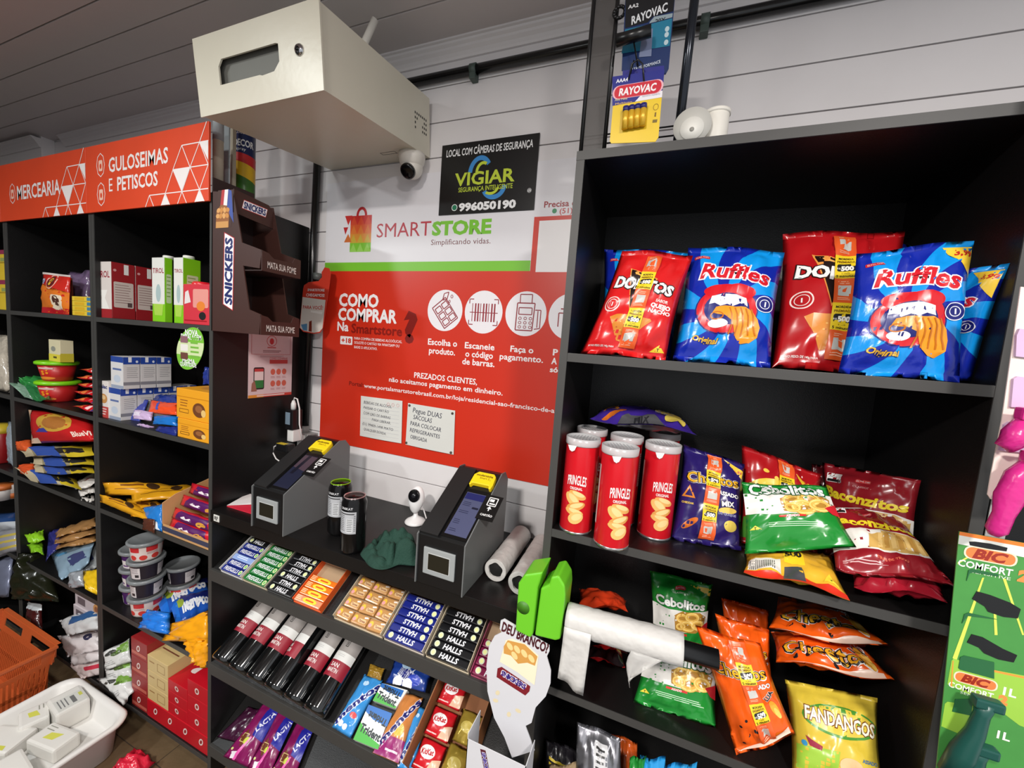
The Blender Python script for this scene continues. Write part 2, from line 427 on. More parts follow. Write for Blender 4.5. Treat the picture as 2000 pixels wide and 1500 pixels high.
# ------------------------------------------------------------------ shelving
ZT, S1, S2, S3, S4, S5 = 1.945, 1.55, 1.176, 0.822, 0.43, 0.075
YF, YB = -0.34, -0.006
def shelving(x0, x1, label, group=None, skip=()):
    t = thing('shelving_unit', label, 'shelving', (0.5*(x0+x1), 0.5*(YF+YB), 0), group)
    k = 0.017
    for a in (x0, x1 - k):
        child(G().box((a, YF, 0), (a + k, YB, ZT), BLACK, 0.0008), 'side_panel', t)
    child(G().box((x0 + k, YF, ZT - 0.018), (x1 - k, YB, ZT), EDGE if False else BLACK, 0.0008), 'top_panel', t)
    child(G().box((x0 + k, YB - 0.006, 0.0), (x1 - k, YB, ZT - 0.018), BLACK), 'back_panel', t)
    for z in (S1, S2, S3, S4, S5):
        if z in skip: continue
        g = G().box((x0 + k, YF, z - 0.018), (x1 - k, YB - 0.006, z), BLACK, 0.0008)
        sh = child(g, 'shelf', t)
        child2 = G().box((x0 + k, YF - 0.0012, z - 0.0175), (x1 - k, YF, z - 0.0005), EDGE); 
        o = child2.obj('edge_band', sh, origin=Vector(t.location))
    child(G().box((x0 + k, YF + 0.03, 0), (x1 - k, YF + 0.045, S5 - 0.018), BLACK), 'kick_board', t)
    for a in (x0, x1 - k):
        child(G().box((a + 0.0005, YF - 0.0012, 0), (a + k - 0.0005, YF, ZT - 0.0180), EDGE), 'panel_edge', t)
    child(G().box((x0, YF - 0.0012, ZT - 0.0175), (x1, YF - 0.0001, ZT - 0.0005), EDGE), 'top_edge', t)
    return t
shelving(-1.965, -1.291, 'black shelving unit under the snack sign, tall cartons on its upper shelf')
shelving(-2.640, -1.966, 'black shelving unit under the grocery sign, red tubs on its shelves')
shelving(-3.315, -2.641, 'black shelving unit at the dark far end of the row, holding tall yellow boxes')
shelving(-0.199, 0.471, 'black shelving unit full of crisp bags and red snack tubes')
shelving(0.472, 1.142, 'black shelving unit behind the hanging razor strips', skip=(S1, S2, S3, S4))
# ---- sign boards above the left units
def tri_pattern(P, x0, w, h):
    c = (246, 238, 236); lw = 0.0030; bx = x0 + w - 0.001; d = 0.084
    zr = (0.0, 0.035, 0.103, 0.170, 0.237)
    def nd(j, k): return (bx - (0.0 if j in (0, 2, 4) else 0.040) - d * k, zr[j])
    def clip(a, b):
        pts = []
        for (p, q) in ((a, b), (b, a)):
            t = 0.0
            if p[1] > h: t = (p[1] - h) / (p[1] - q[1])
            pts.append((p[0] + (q[0] - p[0]) * t, p[1] + (q[1] - p[1]) * t))
        P.line(pts, lw, c)
    for j, n in ((1, 4), (2, 3), (3, 2), (4, 1)):
        if j < 4: P.line([nd(j, n - 1), (bx, zr[j])], lw, c)
        for k in range(n):
            a = nd(j, k)
            for q in ((k, k - 1) if j in (2, 4) else (k, k + 1)):
                if j == 1: b = (a[0] + (0.022 if q == k else -0.022), 0.0)
                else:
                    if q < 0: continue
                    b = nd(j - 1, q)
                clip(a, b)
    P.poly([nd(2, 2), nd(1, 1), nd(2, 1)], c); P.poly([(bx, zr[3]), nd(3, 0), (bx, zr[2] + 0.012)], c)
    for k in (0, 2): a = nd(1, k); P.poly([(a[0] - 0.021, 0.0005), (a[0] + 0.021, 0.0005), (a[0], zr[1] * 0.9)], c)
def sign(x0, x1, label, lines, icons):
    t = thing('sign_board', label, 'sign', (0.5*(x0+x1), YF - 0.006, 1.917))
    o = child(G().box((x0, YF - 0.010, 1.917), (x1, YF - 0.004, 2.141), M((226, 74, 38), 0.35, var=0.10, vscale=7), 0.001), 'board', t)
    P = Pr(0.35); w, h = x1 - x0, 0.224
    tri_pattern(P, 0, w, h)
    for (s, x, y, hh, bd) in lines: P.text(s, x, y, hh, (246, 238, 236), bold=bd, align='L', sx=0.86)
    for (x, y) in icons:
        P.ring(x, y, 0.026, 0.040, 0.003, (246, 238, 236), n=8); P.rrect(x - 0.012, y - 0.02, x + 0.012, y + 0.016, 0.005, (250, 200, 180)); P.ell(x, y - 0.004, 0.006, 0.009, (226, 74, 38))
    P.build('print', t, plane_fn((x0, YF - 0.010, 1.917), (1, 0, 0), (0, 0, 1)))
sign(-1.969, -1.299, 'orange-red snack sign reading GULOSEIMAS E PETISCOS', [('GULOSEIMAS', 0.145, 0.150, 0.066, 0.022), ('E', 0.145, 0.085, 0.062, 0.0), ('PETISCOS', 0.195, 0.085, 0.062, 0.022)], [(0.095, 0.155), (0.095, 0.058)])
sign(-2.643, -1.971, 'orange-red grocery sign reading MERCEARIA', [('MERCEARIA', 0.155, 0.105, 0.075, 0.022)], [(0.115, 0.105)])
sign(-3.317, -2.645, 'orange-red blank end of the sign row above the far unit', [], [])
# ---- centre display: counter and sloping racks
T31 = radians(31)
cu = thing('checkout_counter', 'black checkout counter with sloping candy racks below', 'counter', (-0.745, -0.17, 0))
child(G().box((-1.290, -0.346, 0.928), (-0.200, -0.004, 0.967), BLACK, 0.001), 'counter_top', cu)
def slope(zf, ang=T31, yf=-0.338):
    def f(x, s, n=0.0): return Vector((x, yf + s * cos(ang) - n * sin(ang), zf + s * sin(ang) + n * cos(ang)))
    return f
SLC, SLW, SLL = slope(0.768), slope(0.440), slope(0.142)
for f, L in ((SLC, 0.255), (SLW, 0.36), (SLL, 0.36)):
    g = G(); vs = [f(x, s, n) for n in (-0.016, 0) for (x, s) in ((-1.290, 0), (-0.200, 0), (-0.200, L), (-1.290, L))]
    g.add(vs, [(0,3,2,1),(4,5,6,7),(0,1,5,4),(1,2,6,5),(2,3,7,6),(3,0,4,7)], BLACK); sh = child(g, 'sloping_rack', cu)
    p = f(0, 0, 0); g = G().box((-1.290, p.y - 0.010, p.z - 0.036), (-0.200, p.y - 0.0005, p.z + 0.0015), EDGE, 0.001); g.obj('front_rail', sh, origin=Vector(cu.location))
child(G().box((-1.290, -0.012, 0), (-0.200, -0.005, 0.928), BLACK), 'back_panel', cu)
st = carton('shelf_sticker', 'small white sticker with black letters on the counter front', 'sticker', (-1.272, -0.3475, 0.936), (-1.246, -0.346, 0.957), M((222, 220, 214), .4), lambda p, w, h: (p.text('RF', w*.5, h*.55, h*.75, (25, 25, 25), bold=.03), p.lines(w*.3, h*.16, w*.75, 1, .1, h*.06, (90, 90, 90))), bev=0.0004)
# ------------------------------------------------------------------ wall things
def W(px, py):
    p = at(px, py, -0.003); return p.x, p.z
def capsize(px, py, hpx): return (W(px, py - hpx/2)[1] - W(px, py + hpx/2)[1]) / 0.70
def wtext(P, s, xl, xr, yl, hpx, c, yr=None, **k):
    a = W(xl, yl); b = W(xr, yr if yr is not None else yl)
    P.text(s, (a[0]+b[0])/2, (a[1]+b[1])/2, capsize((xl+xr)/2, yl, hpx), c, width=abs(b[0]-a[0]), **k)
po = thing('wall_poster', 'large red and white how-to-buy poster on the back wall', 'poster', (-0.65, -0.001, 1.142))
child(G().box((-1.211, -0.0030, 1.142), (-0.03, -0.0002, 2.10), M((228, 226, 230), 0.35, var=0.02)), 'sheet', po)
P = Pr(0.36)
RED = (208, 48, 26); CR = (244, 240, 240); GRN = (122, 196, 52)
P.rect(-1.211, 1.142, -0.03, 1.785, RED); P.rect(-1.211, 1.785, -0.398, 1.816, GRN)
P.rect(-0.397, 1.785, -0.03, 1.942, RED); P.rect(-0.386, 1.70, -0.03, 1.927, RED); P.rect(-0.380, 1.782, -0.03, 1.930, CR)
# bag logo
lx, lz = W(703, 492); lw_ = 0.095; lh = 0.145
for k, cc in enumerate([(122, 190, 52), (216, 142, 52), (216, 92, 44), (200, 48, 44)]):
    P.rect(lx - lw_/2, lz + lh*k/4.6, lx + lw_/2, lz + lh*(k+1)/4.6, cc)
for k, (cc, z0) in enumerate([((150, 206, 90), 0.0), ((200, 170, 60), 1.0), ((220, 120, 50), 2.0), ((214, 76, 46), 3.0)]):
    for q in range(3):
        xx = lx - lw_/2 + lw_*(q+.5)/3; P.poly([(xx - lw_/6, lz + lh*z0/4.6), (xx + lw_/6, lz + lh*z0/4.6), (xx, lz + lh*(z0+.95)/4.6)], cc)
P.ring(lx + .002, lz + lh*.87, 0.024, 0.030, 0.010, (186, 38, 44), n=16, a0=0, a1=180)
P.poly([(lx-.070, lz+.062), (lx-.058, lz+.088), (lx-.080, lz+.088)], (186, 38, 44)); P.poly([(lx-.058, lz+.095), (lx-.040, lz+.128), (lx-.074, lz+.128)], (200, 48, 44)); P.poly([(lx-.075, lz+.035), (lx-.040, lz+.035), (lx-.057, lz+.065)], (206, 110, 50))
wtext(P, 'SMART', 736, 842, 449, 28, (186, 44, 60), yr=447); wtext(P, 'STORE', 844, 960, 445, 26, GRN, yr=443, bold=0.045)
wtext(P, 'Simplificando vidas.', 842, 958, 472, 11, (120, 66, 70), yr=471)
wtext(P, 'Precisa d', 1063, 1125, 399, 12, (160, 40, 48), yr=396, bold=.02); wtext(P, '(51) 9', 1093, 1132, 412, 10, (196, 70, 70), yr=410, bold=.02); c_ = W(1083, 412); P.ell(c_[0], c_[1], .007, .007, (44, 140, 90))
wtext(P, 'COMO', 662, 740, 585, 24, CR, yr=588, bold=.05); wtext(P, 'COMPRAR', 660, 776, 611, 24, CR, yr=621, bold=.05)
wtext(P, 'Na', 659, 681, 636, 17, CR, yr=639, bold=.04); wtext(P, 'Smartstore', 686, 786, 640, 18, (140, 28, 20), yr=648, bold=.04); wtext(P, '?', 788, 815, 639, 54, (128, 24, 18), bold=.06)
a = W(665, 656); b = W(688, 674); P.rrect(a[0], b[1], b[0], a[1], .003, CR); wtext(P, '+18', 667, 686, 665, 9, RED, bold=.04)
for k, s in enumerate(('PARA COMPRA DE BEBIDAS ALCOÓLICAS,', 'SOLICITE O CARTÃO VIA WHATSAPP OU', 'BAIXE O APLICATIVO.')):
    wtext(P, s, 692, (785, 780, 737)[k], 660 + k*8.5, 5, CR, yr=(668, 676, 682)[k], bold=.01)
def icon(px, py, r):
    c = W(px, py); P.ell(c[0], c[1], r, r * 1.02, (240, 236, 240), n=40); return c
MR = (150, 44, 56)
RC = (W(902.7, 606)[0] - W(834.7, 606)[0]) / 2
c = icon(868.7, 606.5, RC)
def rot(cx, cz, pts, a): r_ = radians(a); return [(cx + x*cos(r_) - y*sin(r_), cz + x*sin(r_) + y*cos(r_)) for x, y in pts]
for i in range(3):
    for j in range(2):
        x, y = -0.028 + j*0.028, -0.042 + i*0.024; q = rot(c[0], c[1], [(x, y), (x+.022, y), (x+.022, y+.018), (x, y+.018)], 38); P.line(q + [q[0]], 0.0032, MR)
q = rot(c[0], c[1], [(-.034, -.048), (.026, -.048), (.026, .034), (-.034, .034)], 38); P.line(q + [q[0]], 0.0032, MR)
P.line([(c[0]-.005, c[1]+.055), (c[0]+.012, c[1]+.06), (c[0]+.006, c[1]+.036), (c[0]-.01, c[1]+.034), (c[0]-.005, c[1]+.055)], .003, MR); P.ring(c[0]+.024, c[1]+.046, .005, .006, .002, MR, n=8); P.ring(c[0]+.016, c[1]+.03, .004, .005, .002, MR, n=8)
c = icon(944, 609.7, RC)
for i in range(9): P.rect(c[0]-.040+i*.0095, c[1]-.03, c[0]-.040+i*.0095+(.005 if i % 3 else .0025), c[1]+.027, MR)
P.rect(c[0]-.048, c[1]-.003, c[0]+.05, c[1]-.0005, MR)
for sx in (-1, 1):
    for sz in (-1, 1): P.line([(c[0]+sx*.035, c[1]+sz*.04), (c[0]+sx*.05, c[1]+sz*.04), (c[0]+sx*.05, c[1]+sz*.026)], .003, MR)
c = icon(1026.5, 613, RC)
q = [(c[0]-.03, c[1]-.05), (c[0]+.024, c[1]-.05), (c[0]+.028, c[1]+.032), (c[0]-.028, c[1]+.032)]; P.line(q + [q[0]], .0035, MR)
q = [(c[0]-.02, c[1]+.032), (c[0]-.02, c[1]+.058), (c[0]+.018, c[1]+.058), (c[0]+.018, c[1]+.032)]; P.line(q, .003, MR)
q = [(c[0]-.022, c[1]-.002), (c[0]+.02, c[1]-.002), (c[0]+.02, c[1]+.018), (c[0]-.022, c[1]+.018)]; P.line(q + [q[0]], .003, MR)
for i in range(3):
    for j in range(3): P.ring(c[0]-.017+.017*i, c[1]-.014-.013*j, .0055, .005, .002, MR, n=10)
q = [(c[0]+.03, c[1]-.045), (c[0]+.048, c[1]-.042), (c[0]+.048, c[1]+.012), (c[0]+.03, c[1]+.012)]; P.line(q, .003, MR); P.line([(c[0]+.039, c[1]-.04), (c[0]+.039, c[1]+.01)], .003, MR)
c = icon(1114, 619, RC); P.line([(c[0]-.035, c[1]-.03), (c[0]-.035, c[1]+.01), (c[0]+.03, c[1]+.01), (c[0]+.03, c[1]-.03)], .0035, MR); P.rect(c[0]-.03, c[1]+.02, c[0]+.03, c[1]+.024, MR)
for s, a, b, y0, y1 in (('Escolha o', 836, 893, 667, 671), ('produto.', 838, 889, 684, 688), ('Escaneie', 908, 966, 674, 678), ('o código', 909, 963, 690, 695), ('de barras.', 903, 966, 704, 712), ('Faça o', 997, 1042, 680, 685), ('pagamento.', 976, 1061, 695, 703)):
    wtext(P, s, a, b, y0, 12, CR, yr=y1, bold=.022)
wtext(P, 'P', 1080, 1090, 688, 12, CR, bold=.03); wtext(P, 'A', 1077, 1088, 705, 12, CR, bold=.03); wtext(P, 'só', 1074, 1090, 722, 10, CR, bold=.03)
wtext(P, 'PREZADOS CLIENTES,', 809, 932, 732, 11, CR, yr=746, bold=.02); wtext(P, 'não aceitamos pagamento em dinheiro.', 760, 982, 741, 9.5, CR, yr=767, bold=.02)
wtext(P, 'www.portalsmartstorebrasil.com.br/loja/residencial-sao-francisco-de-assis', 711, 1105, 752, 8.5, CR, yr=806, bold=.016); wtext(P, 'Portal:', 682, 710, 748, 8, (120, 22, 14), yr=752, bold=.02)
P.build('print', po, plane_fn((0, -0.0030, 0), (1, 0, 0), (0, 0, 1)), eps=0.0002)
# security sign
sg = thing('security_sign', 'black security camera sign with green and blue lettering on the wall', 'sign', (-0.563, -0.004, 1.962))
child(G().box((-0.726, -0.0065, 1.962), (-0.399, -0.0035, 2.178), M((16, 16, 17), 0.3), 0.0005), 'board', sg)
P = Pr(0.3); WH = (240, 240, 240); YG = (196, 214, 64); BL = (62, 140, 206)
P.text('LOCAL COM CÂMERAS DE SEGURANÇA', -0.563, 2.151, 0.030, WH, bold=.025, width=0.292, shear=.05)
P.ring(-0.585, 2.080, 0.042, 0.054, 0.014, BL, a0=35, a1=190, n=20); P.ring(-0.575, 2.084, 0.026, 0.032, 0.009, YG, a0=60, a1=180, n=12)
P.ring(-0.535, 2.040, 0.042, 0.040, 0.014, BL, a0=205, a1=375, n=20); P.ring(-0.545, 2.038, 0.028, 0.024, 0.008, YG, a0=230, a1=350, n=12)
P.rect(-0.675, 2.040, -0.465, 2.085, (16, 16, 17))
P.text('VIGIAR', -0.570, 2.068, 0.054, YG, bold=.025, width=0.205, shear=.0); P.text('SEGURANÇA INTELIGENTE', -0.565, 2.036, 0.020, YG, bold=.012, width=0.185)
P.text('996050190', -0.555, 1.983, 0.032, WH, bold=.05, width=0.195); P.ell(-0.668, 1.983, .0105, .0105, (30, 120, 84)); P.ring(-0.668, 1.983, .0105, .0105, .002, WH, n=16); P.ell(-0.418, 2.018, .007, .007, (150, 150, 150)); P.text('LN', -0.418, 2.018, .009, (240, 240, 240))
P.build('print', sg, plane_fn((0, -0.0065, 0), (1, 0, 0), (0, 0, 1)), eps=0.0002)
def note(label, px, lines, ink, tacks, cut=0.0):
    c = [at(x, y, -0.006) for x, y in px]; t = thing('wall_note', label, 'note', (c[3] + c[2]) / 2)
    g = G(); n = 8; vs = []; fs = []
    for j in range(n+1):
        for i in range(n+1):
            u, v = i/n, j/n; p = (c[3]*(1-u)+c[2]*u)*(1-v) + (c[0]*(1-u)+c[1]*u)*v
            p.y -= 0.003 * (sin(pi*u) * 0.5 + 0.6 * abs(sin(3*u)) * (1-v)); vs.append(p)
    fs = [(j*(n+1)+i, j*(n+1)+i+1, (j+1)*(n+1)+i+1, (j+1)*(n+1)+i) for j in range(n) for i in range(n)]
    g.add(vs, fs, M((214, 214, 208), .6, var=.03), True); g.keepn = True; child(g, 'paper', t)
    w = (c[2]-c[3]).length; h = (c[0]-c[3]).length
    P = Pr(.6)
    for k, (s, x, wd, hh) in enumerate(lines): P.text(s, w*x, h*(0.86 - k * 0.80/len(lines)), h*hh, ink, width=w*wd, align='L', rot=-2, shear=.1)
    if not tacks:
        for i in range(9): P.rect(w*.06, h*(.1+.09*i), w*.94, h*(.1+.09*i)+.0005, (180, 180, 190))
        for q in (.68, .79, .9): P.ring(w*q, h*.88, .006, .006, .0012, (210, 150, 150), n=10)
    def fn(x, y):
        u, v = x/w, y/h; p = (c[3]*(1-u)+c[2]*u)*(1-v) + (c[0]*(1-u)+c[1]*u)*v
        p.y -= 0.003 * (sin(pi*u) * 0.5 + 0.6 * abs(sin(3*u)) * (1-v)); return p, Vector((0, -1, 0))
    P.build('handwriting', t, fn, w/8, h/8, eps=.0005)
    if tacks:
        for u, v in ((.04, .95), (.95, .93), (.02, .05), (.95, .04)):
            p = fn(w*u, h*v)[0]; g = G()
            g.tube([p + Vector((0, .002, 0)), p + Vector((0, -.003, 0)), p + Vector((0, -.005, 0))], [.004, .004, .002], M((90, 84, 76), .35, metal=.7)); child(g, 'thumb_tack', t)
note('lined paper note with small handwriting taped to the red poster', [(705, 773), (786, 783), (784, 866), (703, 851)], [('BEBIDAS DE ALCOOL', .08, .68, .095), ('PASSAR O CARTÃO', .08, .62, .09), ('COM QRD DE BARRAS', .08, .66, .09), ('PARA LIBERAR.', .30, .45, .09), ('(51) 99409-1498 MATO', .06, .75, .09), ('QUALQUER DÚVIDA.', .1, .55, .09)], (60, 60, 70), False)
note('white handwritten note pinned with four tacks, reading PEGUE DUAS SACOLAS', [(797, 787), (889, 802), (886, 888), (792, 868)], [('Pegue DUAS', .12, .62, .17), ('SACOLAS', .14, .40, .15), ('PARA COLOCAR', .08, .66, .14), ('REFRIGERANTES', .08, .64, .13), ('OBRIGADA', .10, .36, .13)], (30, 34, 60), True)
# conduit along the wall, upright pipe
BPL = M((14, 14, 15), 0.22, var=.1)
cn = thing('conduit', 'black horizontal conduit pipe clipped under the cornice', 'pipe', (0.4, -0.016, 2.37))
child(G().tube([(-1.20, -0.016, 2.382), (X1, -0.016, 2.382)], 0.0135, BPL, 16), 'pipe', cn)
for px, py in ((925, 145), (1376, 52)):
    x = at(px, py, -0.016).x; g = G()
    g.tube([(x-.010, -.016, 2.382), (x+.010, -.016, 2.382)], .0165, M((66, 80, 74), .5), 16); g.box((x-.010, -.026, 2.352), (x+.010, -.0005, 2.372), M((66, 80, 74), .5), .002); child(g, 'clip', cn)
up = thing('upright_pipe', 'black upright pipe on the wall beside the poster', 'pipe', (-1.262, -0.017, 1.17))
child(G().tube([(-1.272, -0.017, 1.165), (-1.243, -0.017, 2.428)], 0.0125, BPL, 16), 'pipe', up)
p = at(619, 540, -0.02); child(G().tube([(p.x-.0, -.017, p.z-.012), (p.x+.0006, -.017, p.z+.012)], .0165, M((92, 98, 96), .45), 16), 'clip', up)
ob = thing('socket_box', 'grey and white socket box at the foot of the upright pipe', 'socket box', (-1.262, -0.02, 1.0))
child(G().box((-1.284, -0.040, 1.02), (-1.222, -0.0005, 1.165), M((150, 150, 148), .5), .003), 'body', ob)
child(G().box((-1.280, -0.046, 1.03), (-1.245, -0.040, 1.160), M((232, 232, 230), .4), .002), 'cover', ob)
child(G().tube([(-1.272, -.02, 1.16), (-1.272, -.02, 1.19)], .017, M((128, 128, 126), .5), 14), 'collar', ob)
# hang tag on the pipe
ht = thing('hang_tag', 'red and white hanging tag hooked on the black upright pipe', 'tag', at(610, 650, -0.045))
def HT(px, py): return at(px, py, -0.046)
tagpx = [(585, 640), (592, 565), (594, 557), (603, 551), (622, 549), (629, 541), (628, 532), (634, 522), (643, 524), (646, 534), (644, 552), (631, 640), (625, 650), (613, 652), (592, 648)]
pts = [HT(*q) for q in tagpx]; g = G(); vs = pts + [q + Vector((0, .0012, 0)) for q in pts]; nn = len(pts)
g.add(vs, [tuple(range(nn)), tuple(range(nn, 2*nn))[::-1]] + [(i, (i+1) % nn, nn+(i+1) % nn, nn+i) for i in range(nn)], M((206, 62, 44), .35)); child(g, 'card', ht)
P = Pr(.35)
def hp(*a): return [(HT(x, y).x, HT(x, y).z) for x, y in a]
P.poly(hp((586, 640), (591, 580), (636, 586), (630, 641), (624, 648), (613, 650), (593, 646)), (222, 214, 206))
for s, a, b, y, hh, cc in (('SMARTSTORE', 601, 634, 566, 5, CR), ('CHEGAMOS!', 598, 634, 576, 6, CR), ('PARA VOCÊ!', 592, 631, 600, 7, (190, 44, 40))):
    q0 = hp((a, y - 2), (b, y + 3)); P.text(s, (q0[0][0]+q0[1][0])/2, (q0[0][1]+q0[1][1])/2, hh/755*1.9, cc, width=q0[1][0]-q0[0][0], bold=.02)
P.poly(hp((604, 628), (609, 626), (609, 648), (603, 647)), (120, 44, 30)); P.poly(hp((607, 606), (630, 609), (629, 614), (607, 610)), (240, 236, 230)); P.poly(hp((588, 634), (600, 632), (600, 646), (592, 645)), (90, 140, 180))
P.build('print', ht, plane_fn((0, -0.046, 0), (1, 0, 0), (0, 0, 1)))
# ---- wall box
bxo = Vector((-1.196, -0.002, 2.246)); dv = Vector((0, -0.9934, -0.1150)); dw = Vector((0, -0.1150, 0.9934)); bxo = Vector((-1.196, -0.002, 2.147))
def BX(u, v, w): return bxo + Vector((u, 0, 0)) + dv * v + dw * w
BW, BD, BH = 0.422, 0.425, 0.172
CREAM = M((214, 208, 190), 0.34, bump=0.03, bscale=60, var=0.02)
vb = thing('equipment_box', 'cream metal equipment box with a slot and lock, tilted out from the wall', 'box', (-0.985, -0.2, 2.10))
g = G(); c8 = [BX(u, v, w_) for u in (0, BW) for v in (0, BD) for w_ in (0, BH)]
g.add(c8, [(0,2,6,4), (1,5,7,3), (0,1,3,2), (4,6,7,5), (0,4,5,1)], CREAM); child(g, 'body', vb)
i8 = [BX(u, v, w_) for u in (.003, BW-.003) for v in (.06, BD-.002) for w_ in (.003, BH-.003)]
g = G(); g.add(i8, [(0,4,6,2), (1,3,7,5), (0,2,3,1), (4,5,7,6), (0,1,5,4)], M((96, 96, 92), .6)); g.keepn = True; child(g, 'liner', vb)
g = G(); g.add([BX(u, BD - .012, w_) for u, w_ in ((.05, .03), (.34, .03), (.34, .14), (.05, .14))], [(0, 1, 2, 3)], M((112, 112, 106), .6)); child(g, 'added_slot_plate', vb)  # plate added close behind the slot so the inside looks lit grey
from mathutils.geometry import tessellate_polygon
out = [(-.004, -.003), (BW+.004, -.003), (BW+.004, BH+.004), (-.004, BH+.004)]
hole = [(u*BW, v*BH) for u, v in ((.2, .34), (.2, .58), (.23, .665), (.68, .665), (.7, .65), (.7, .44), (.655, .34), (.56, .325), (.54, .34))]
allp = out + hole; tris = tessellate_polygon([[Vector((a, b, 0)) for a, b in out], [Vector((a, b, 0)) for a, b in hole]])
g = G(); g.add([BX(a, BD + .004, b) for a, b in allp], [tuple(t) for t in tris], CREAM)
nh = len(hole); g.add([BX(a, BD + .004, b) for a, b in hole] + [BX(a, BD, b) for a, b in hole], [(i, (i+1) % nh, nh+(i+1) % nh, nh+i) for i in range(nh)], CREAM)
g.add([BX(a, BD + d, b) for d in (.004, 0) for a, b in out], [(i, (i+1) % 4, 4+(i+1) % 4, 4+i) for i in range(4)], CREAM); child(g, 'front_plate', vb)
g = G(); q = BX(.855*BW, BD, .505*BH); g.tube([q, q + dv*.006, q + dv*.010], [.0125, .0125, .009], M((190, 190, 192), .12, metal=1.0), 20); g.tube([q + dv*.009, q + dv*.0112], [.005, .005], M((40, 40, 40), .3, metal=.8), 12); child(g, 'key_lock', vb)
P = Pr(.5)
for r_, cs in enumerate(((0, 1, 2, 3, 4, 5, 6), (0, 1, 5, 6), (0, 4, 5, 6), (0, 4, 5, 6))):
    for k in cs: P.rrect(.345 + k*.0095, .098 - r_*.0135, .350 + k*.0095, .105 - r_*.0135, .001, (20, 20, 20), n=1)
P.build('vent_holes', vb, lambda x, y: (BX(BW, BD - x, y) , Vector((1, 0, 0))))
P = Pr(.5); q = [(.29, .066), (.345, .066), (.345, .082), (.29, .082)]; P.line(q + [q[0]], .002, (60, 54, 48)); P.build('cable_slot', vb, lambda x, y: (BX(x, y, 0), -dw))
g = G(); a, b = BX(.36, .215, BH + .001), BX(.36, .215, BH) ; g.tube([BX(.335, .22, BH - .004), BX(.345, .22, BH + .02), BX(.385, .20, BH + .105)], [.010, .0095, .009], M((222, 218, 208), .4), 14); an = thing('antenna', 'short white stick antenna standing on the cream box', 'antenna', BX(.335, .22, BH)); child(g, 'rod', an)
g = G().tube([BX(.335, .22, BH - .001), BX(.335, .22, BH + .012)], .012, M((222, 218, 208), .4), 14); child(g, 'foot', an)
# turret camera under the box
tc = thing('turret_camera', 'white turret security camera mounted under the cream box', 'camera', BX(.385, .045, -.02)); WC = M((226, 220, 210), .35)
p0 = BX(.388, .05, 0)
child(G().tube([p0, p0 - dw*.012, p0 - dw*.030, p0 - dw*.045], [.040, .042, .038, .028], WC, 28), 'base', tc)
bm = bmesh.new(); bmesh.ops.create_uvsphere(bm, u_segments=24, v_segments=16, radius=.034); pc = p0 - dw*.042
for v in bm.verts: v.co += pc
g = G(); g.bm(bm, WC, True); child(g, 'ball', tc)
dl = Vector((.05, -.75, -.66)).normalized(); g = G(); g.tube([pc + dl*.024, pc + dl*.0345, pc + dl*.0365], [.0235, .0235, .019], M((12, 12, 14), .12), 24); child(g, 'lens', tc)
# ---- things standing on top of the left unit behind the box
sp = at(478, 330, -0.17); t = thing('spray_can', 'decorative spray paint can with coloured stripes on top of the shelves', 'spray can', (sp.x, -0.17, ZT))
r = .031; local(G().lathe([(r*.96, 0), (r, .004), (r, .285), (r*.9, .292)], M((28, 40, 86), .28), 32), 'can_body', t)
P = Pr(.28); P.rect(-.06, .0, .06, .075, (24, 30, 26)); P.poly([(-.06, .075), (.06, .055), (.06, .125), (-.06, .14)], (60, 110, 40)); P.poly([(-.06, .14), (.06, .10), (.06, .150), (-.06, .178)], (226, 180, 40)); P.poly([(-.06, .178), (.06, .15), (.06, .185), (-.06, .20)], (196, 44, 48)); P.text('DECOR', .012, .225, .03, WH, bold=.03, width=.062); P.text('spray', .004, .205, .014, WH, width=.03); P.text('COLOR', .005, .258, .014, (230, 220, 220), width=.04, bold=.02); P.ring(.005, .012, .028, .022, .002, WH, n=16, a0=0, a1=180); P.rect(.018, .02, .035, .05, WH); P.rect(.021, .024, .032, .046, (30, 40, 50))
P.build('print', t, cyl_fn(r, 0, -pi/2 + .45), gu=.008, origin=Vector((0, 0, 0))); local(G().lathe([(.024, .292), (.024, .325), (.02, .333)], M((180, 40, 40), .4), 24), 'cap', t)
sp = at(426, 330, -0.30); g = G().lathe([(.014, 0), (.014, .30)], M((176, 164, 146), .7, bump=.3, bscale=30, var=.2), 16); t = thing('cardboard_tube', 'worn beige cardboard tube standing behind the snack sign', 'tube', (sp.x, -.30, ZT)); local(g, 'tube_wall', t); local(G().lathe([(.0145, .17), (.0145, .30)], M((150, 156, 160), .4), 16), 'sleeve', t)
a = at(434, 300, -.26); tag(G().box((a.x, -.262, ZT), (a.x + .035, -.258, ZT + .26), M((170, 178, 182), .35), .001).obj('plastic_sheet'), 'pale grey plastic sheet leaning beside the cardboard tube', 'sheet')
a = at(452, 300, -.22); tag(G().box((a.x, -.224, ZT), (a.x + .012, -.212, ZT + .27), M((188, 178, 158), .6, var=.15), .001).obj('wooden_strip'), 'thin pale wooden strip standing beside the spray can', 'strip')
a = at(388, 236, -.315); t = thing('marker_pen', 'dark blue and red capped pen standing behind the snack sign corner', 'pen', (a.x + .012, -.315, ZT)); local(G().lathe([(.012, 0), (.012, .16)], M((30, 30, 90), .4), 16), 'barrel', t); local(G().lathe([(.0125, .16), (.0125, .21), (.008, .216)], M((150, 34, 40), .4), 16), 'cap', t)
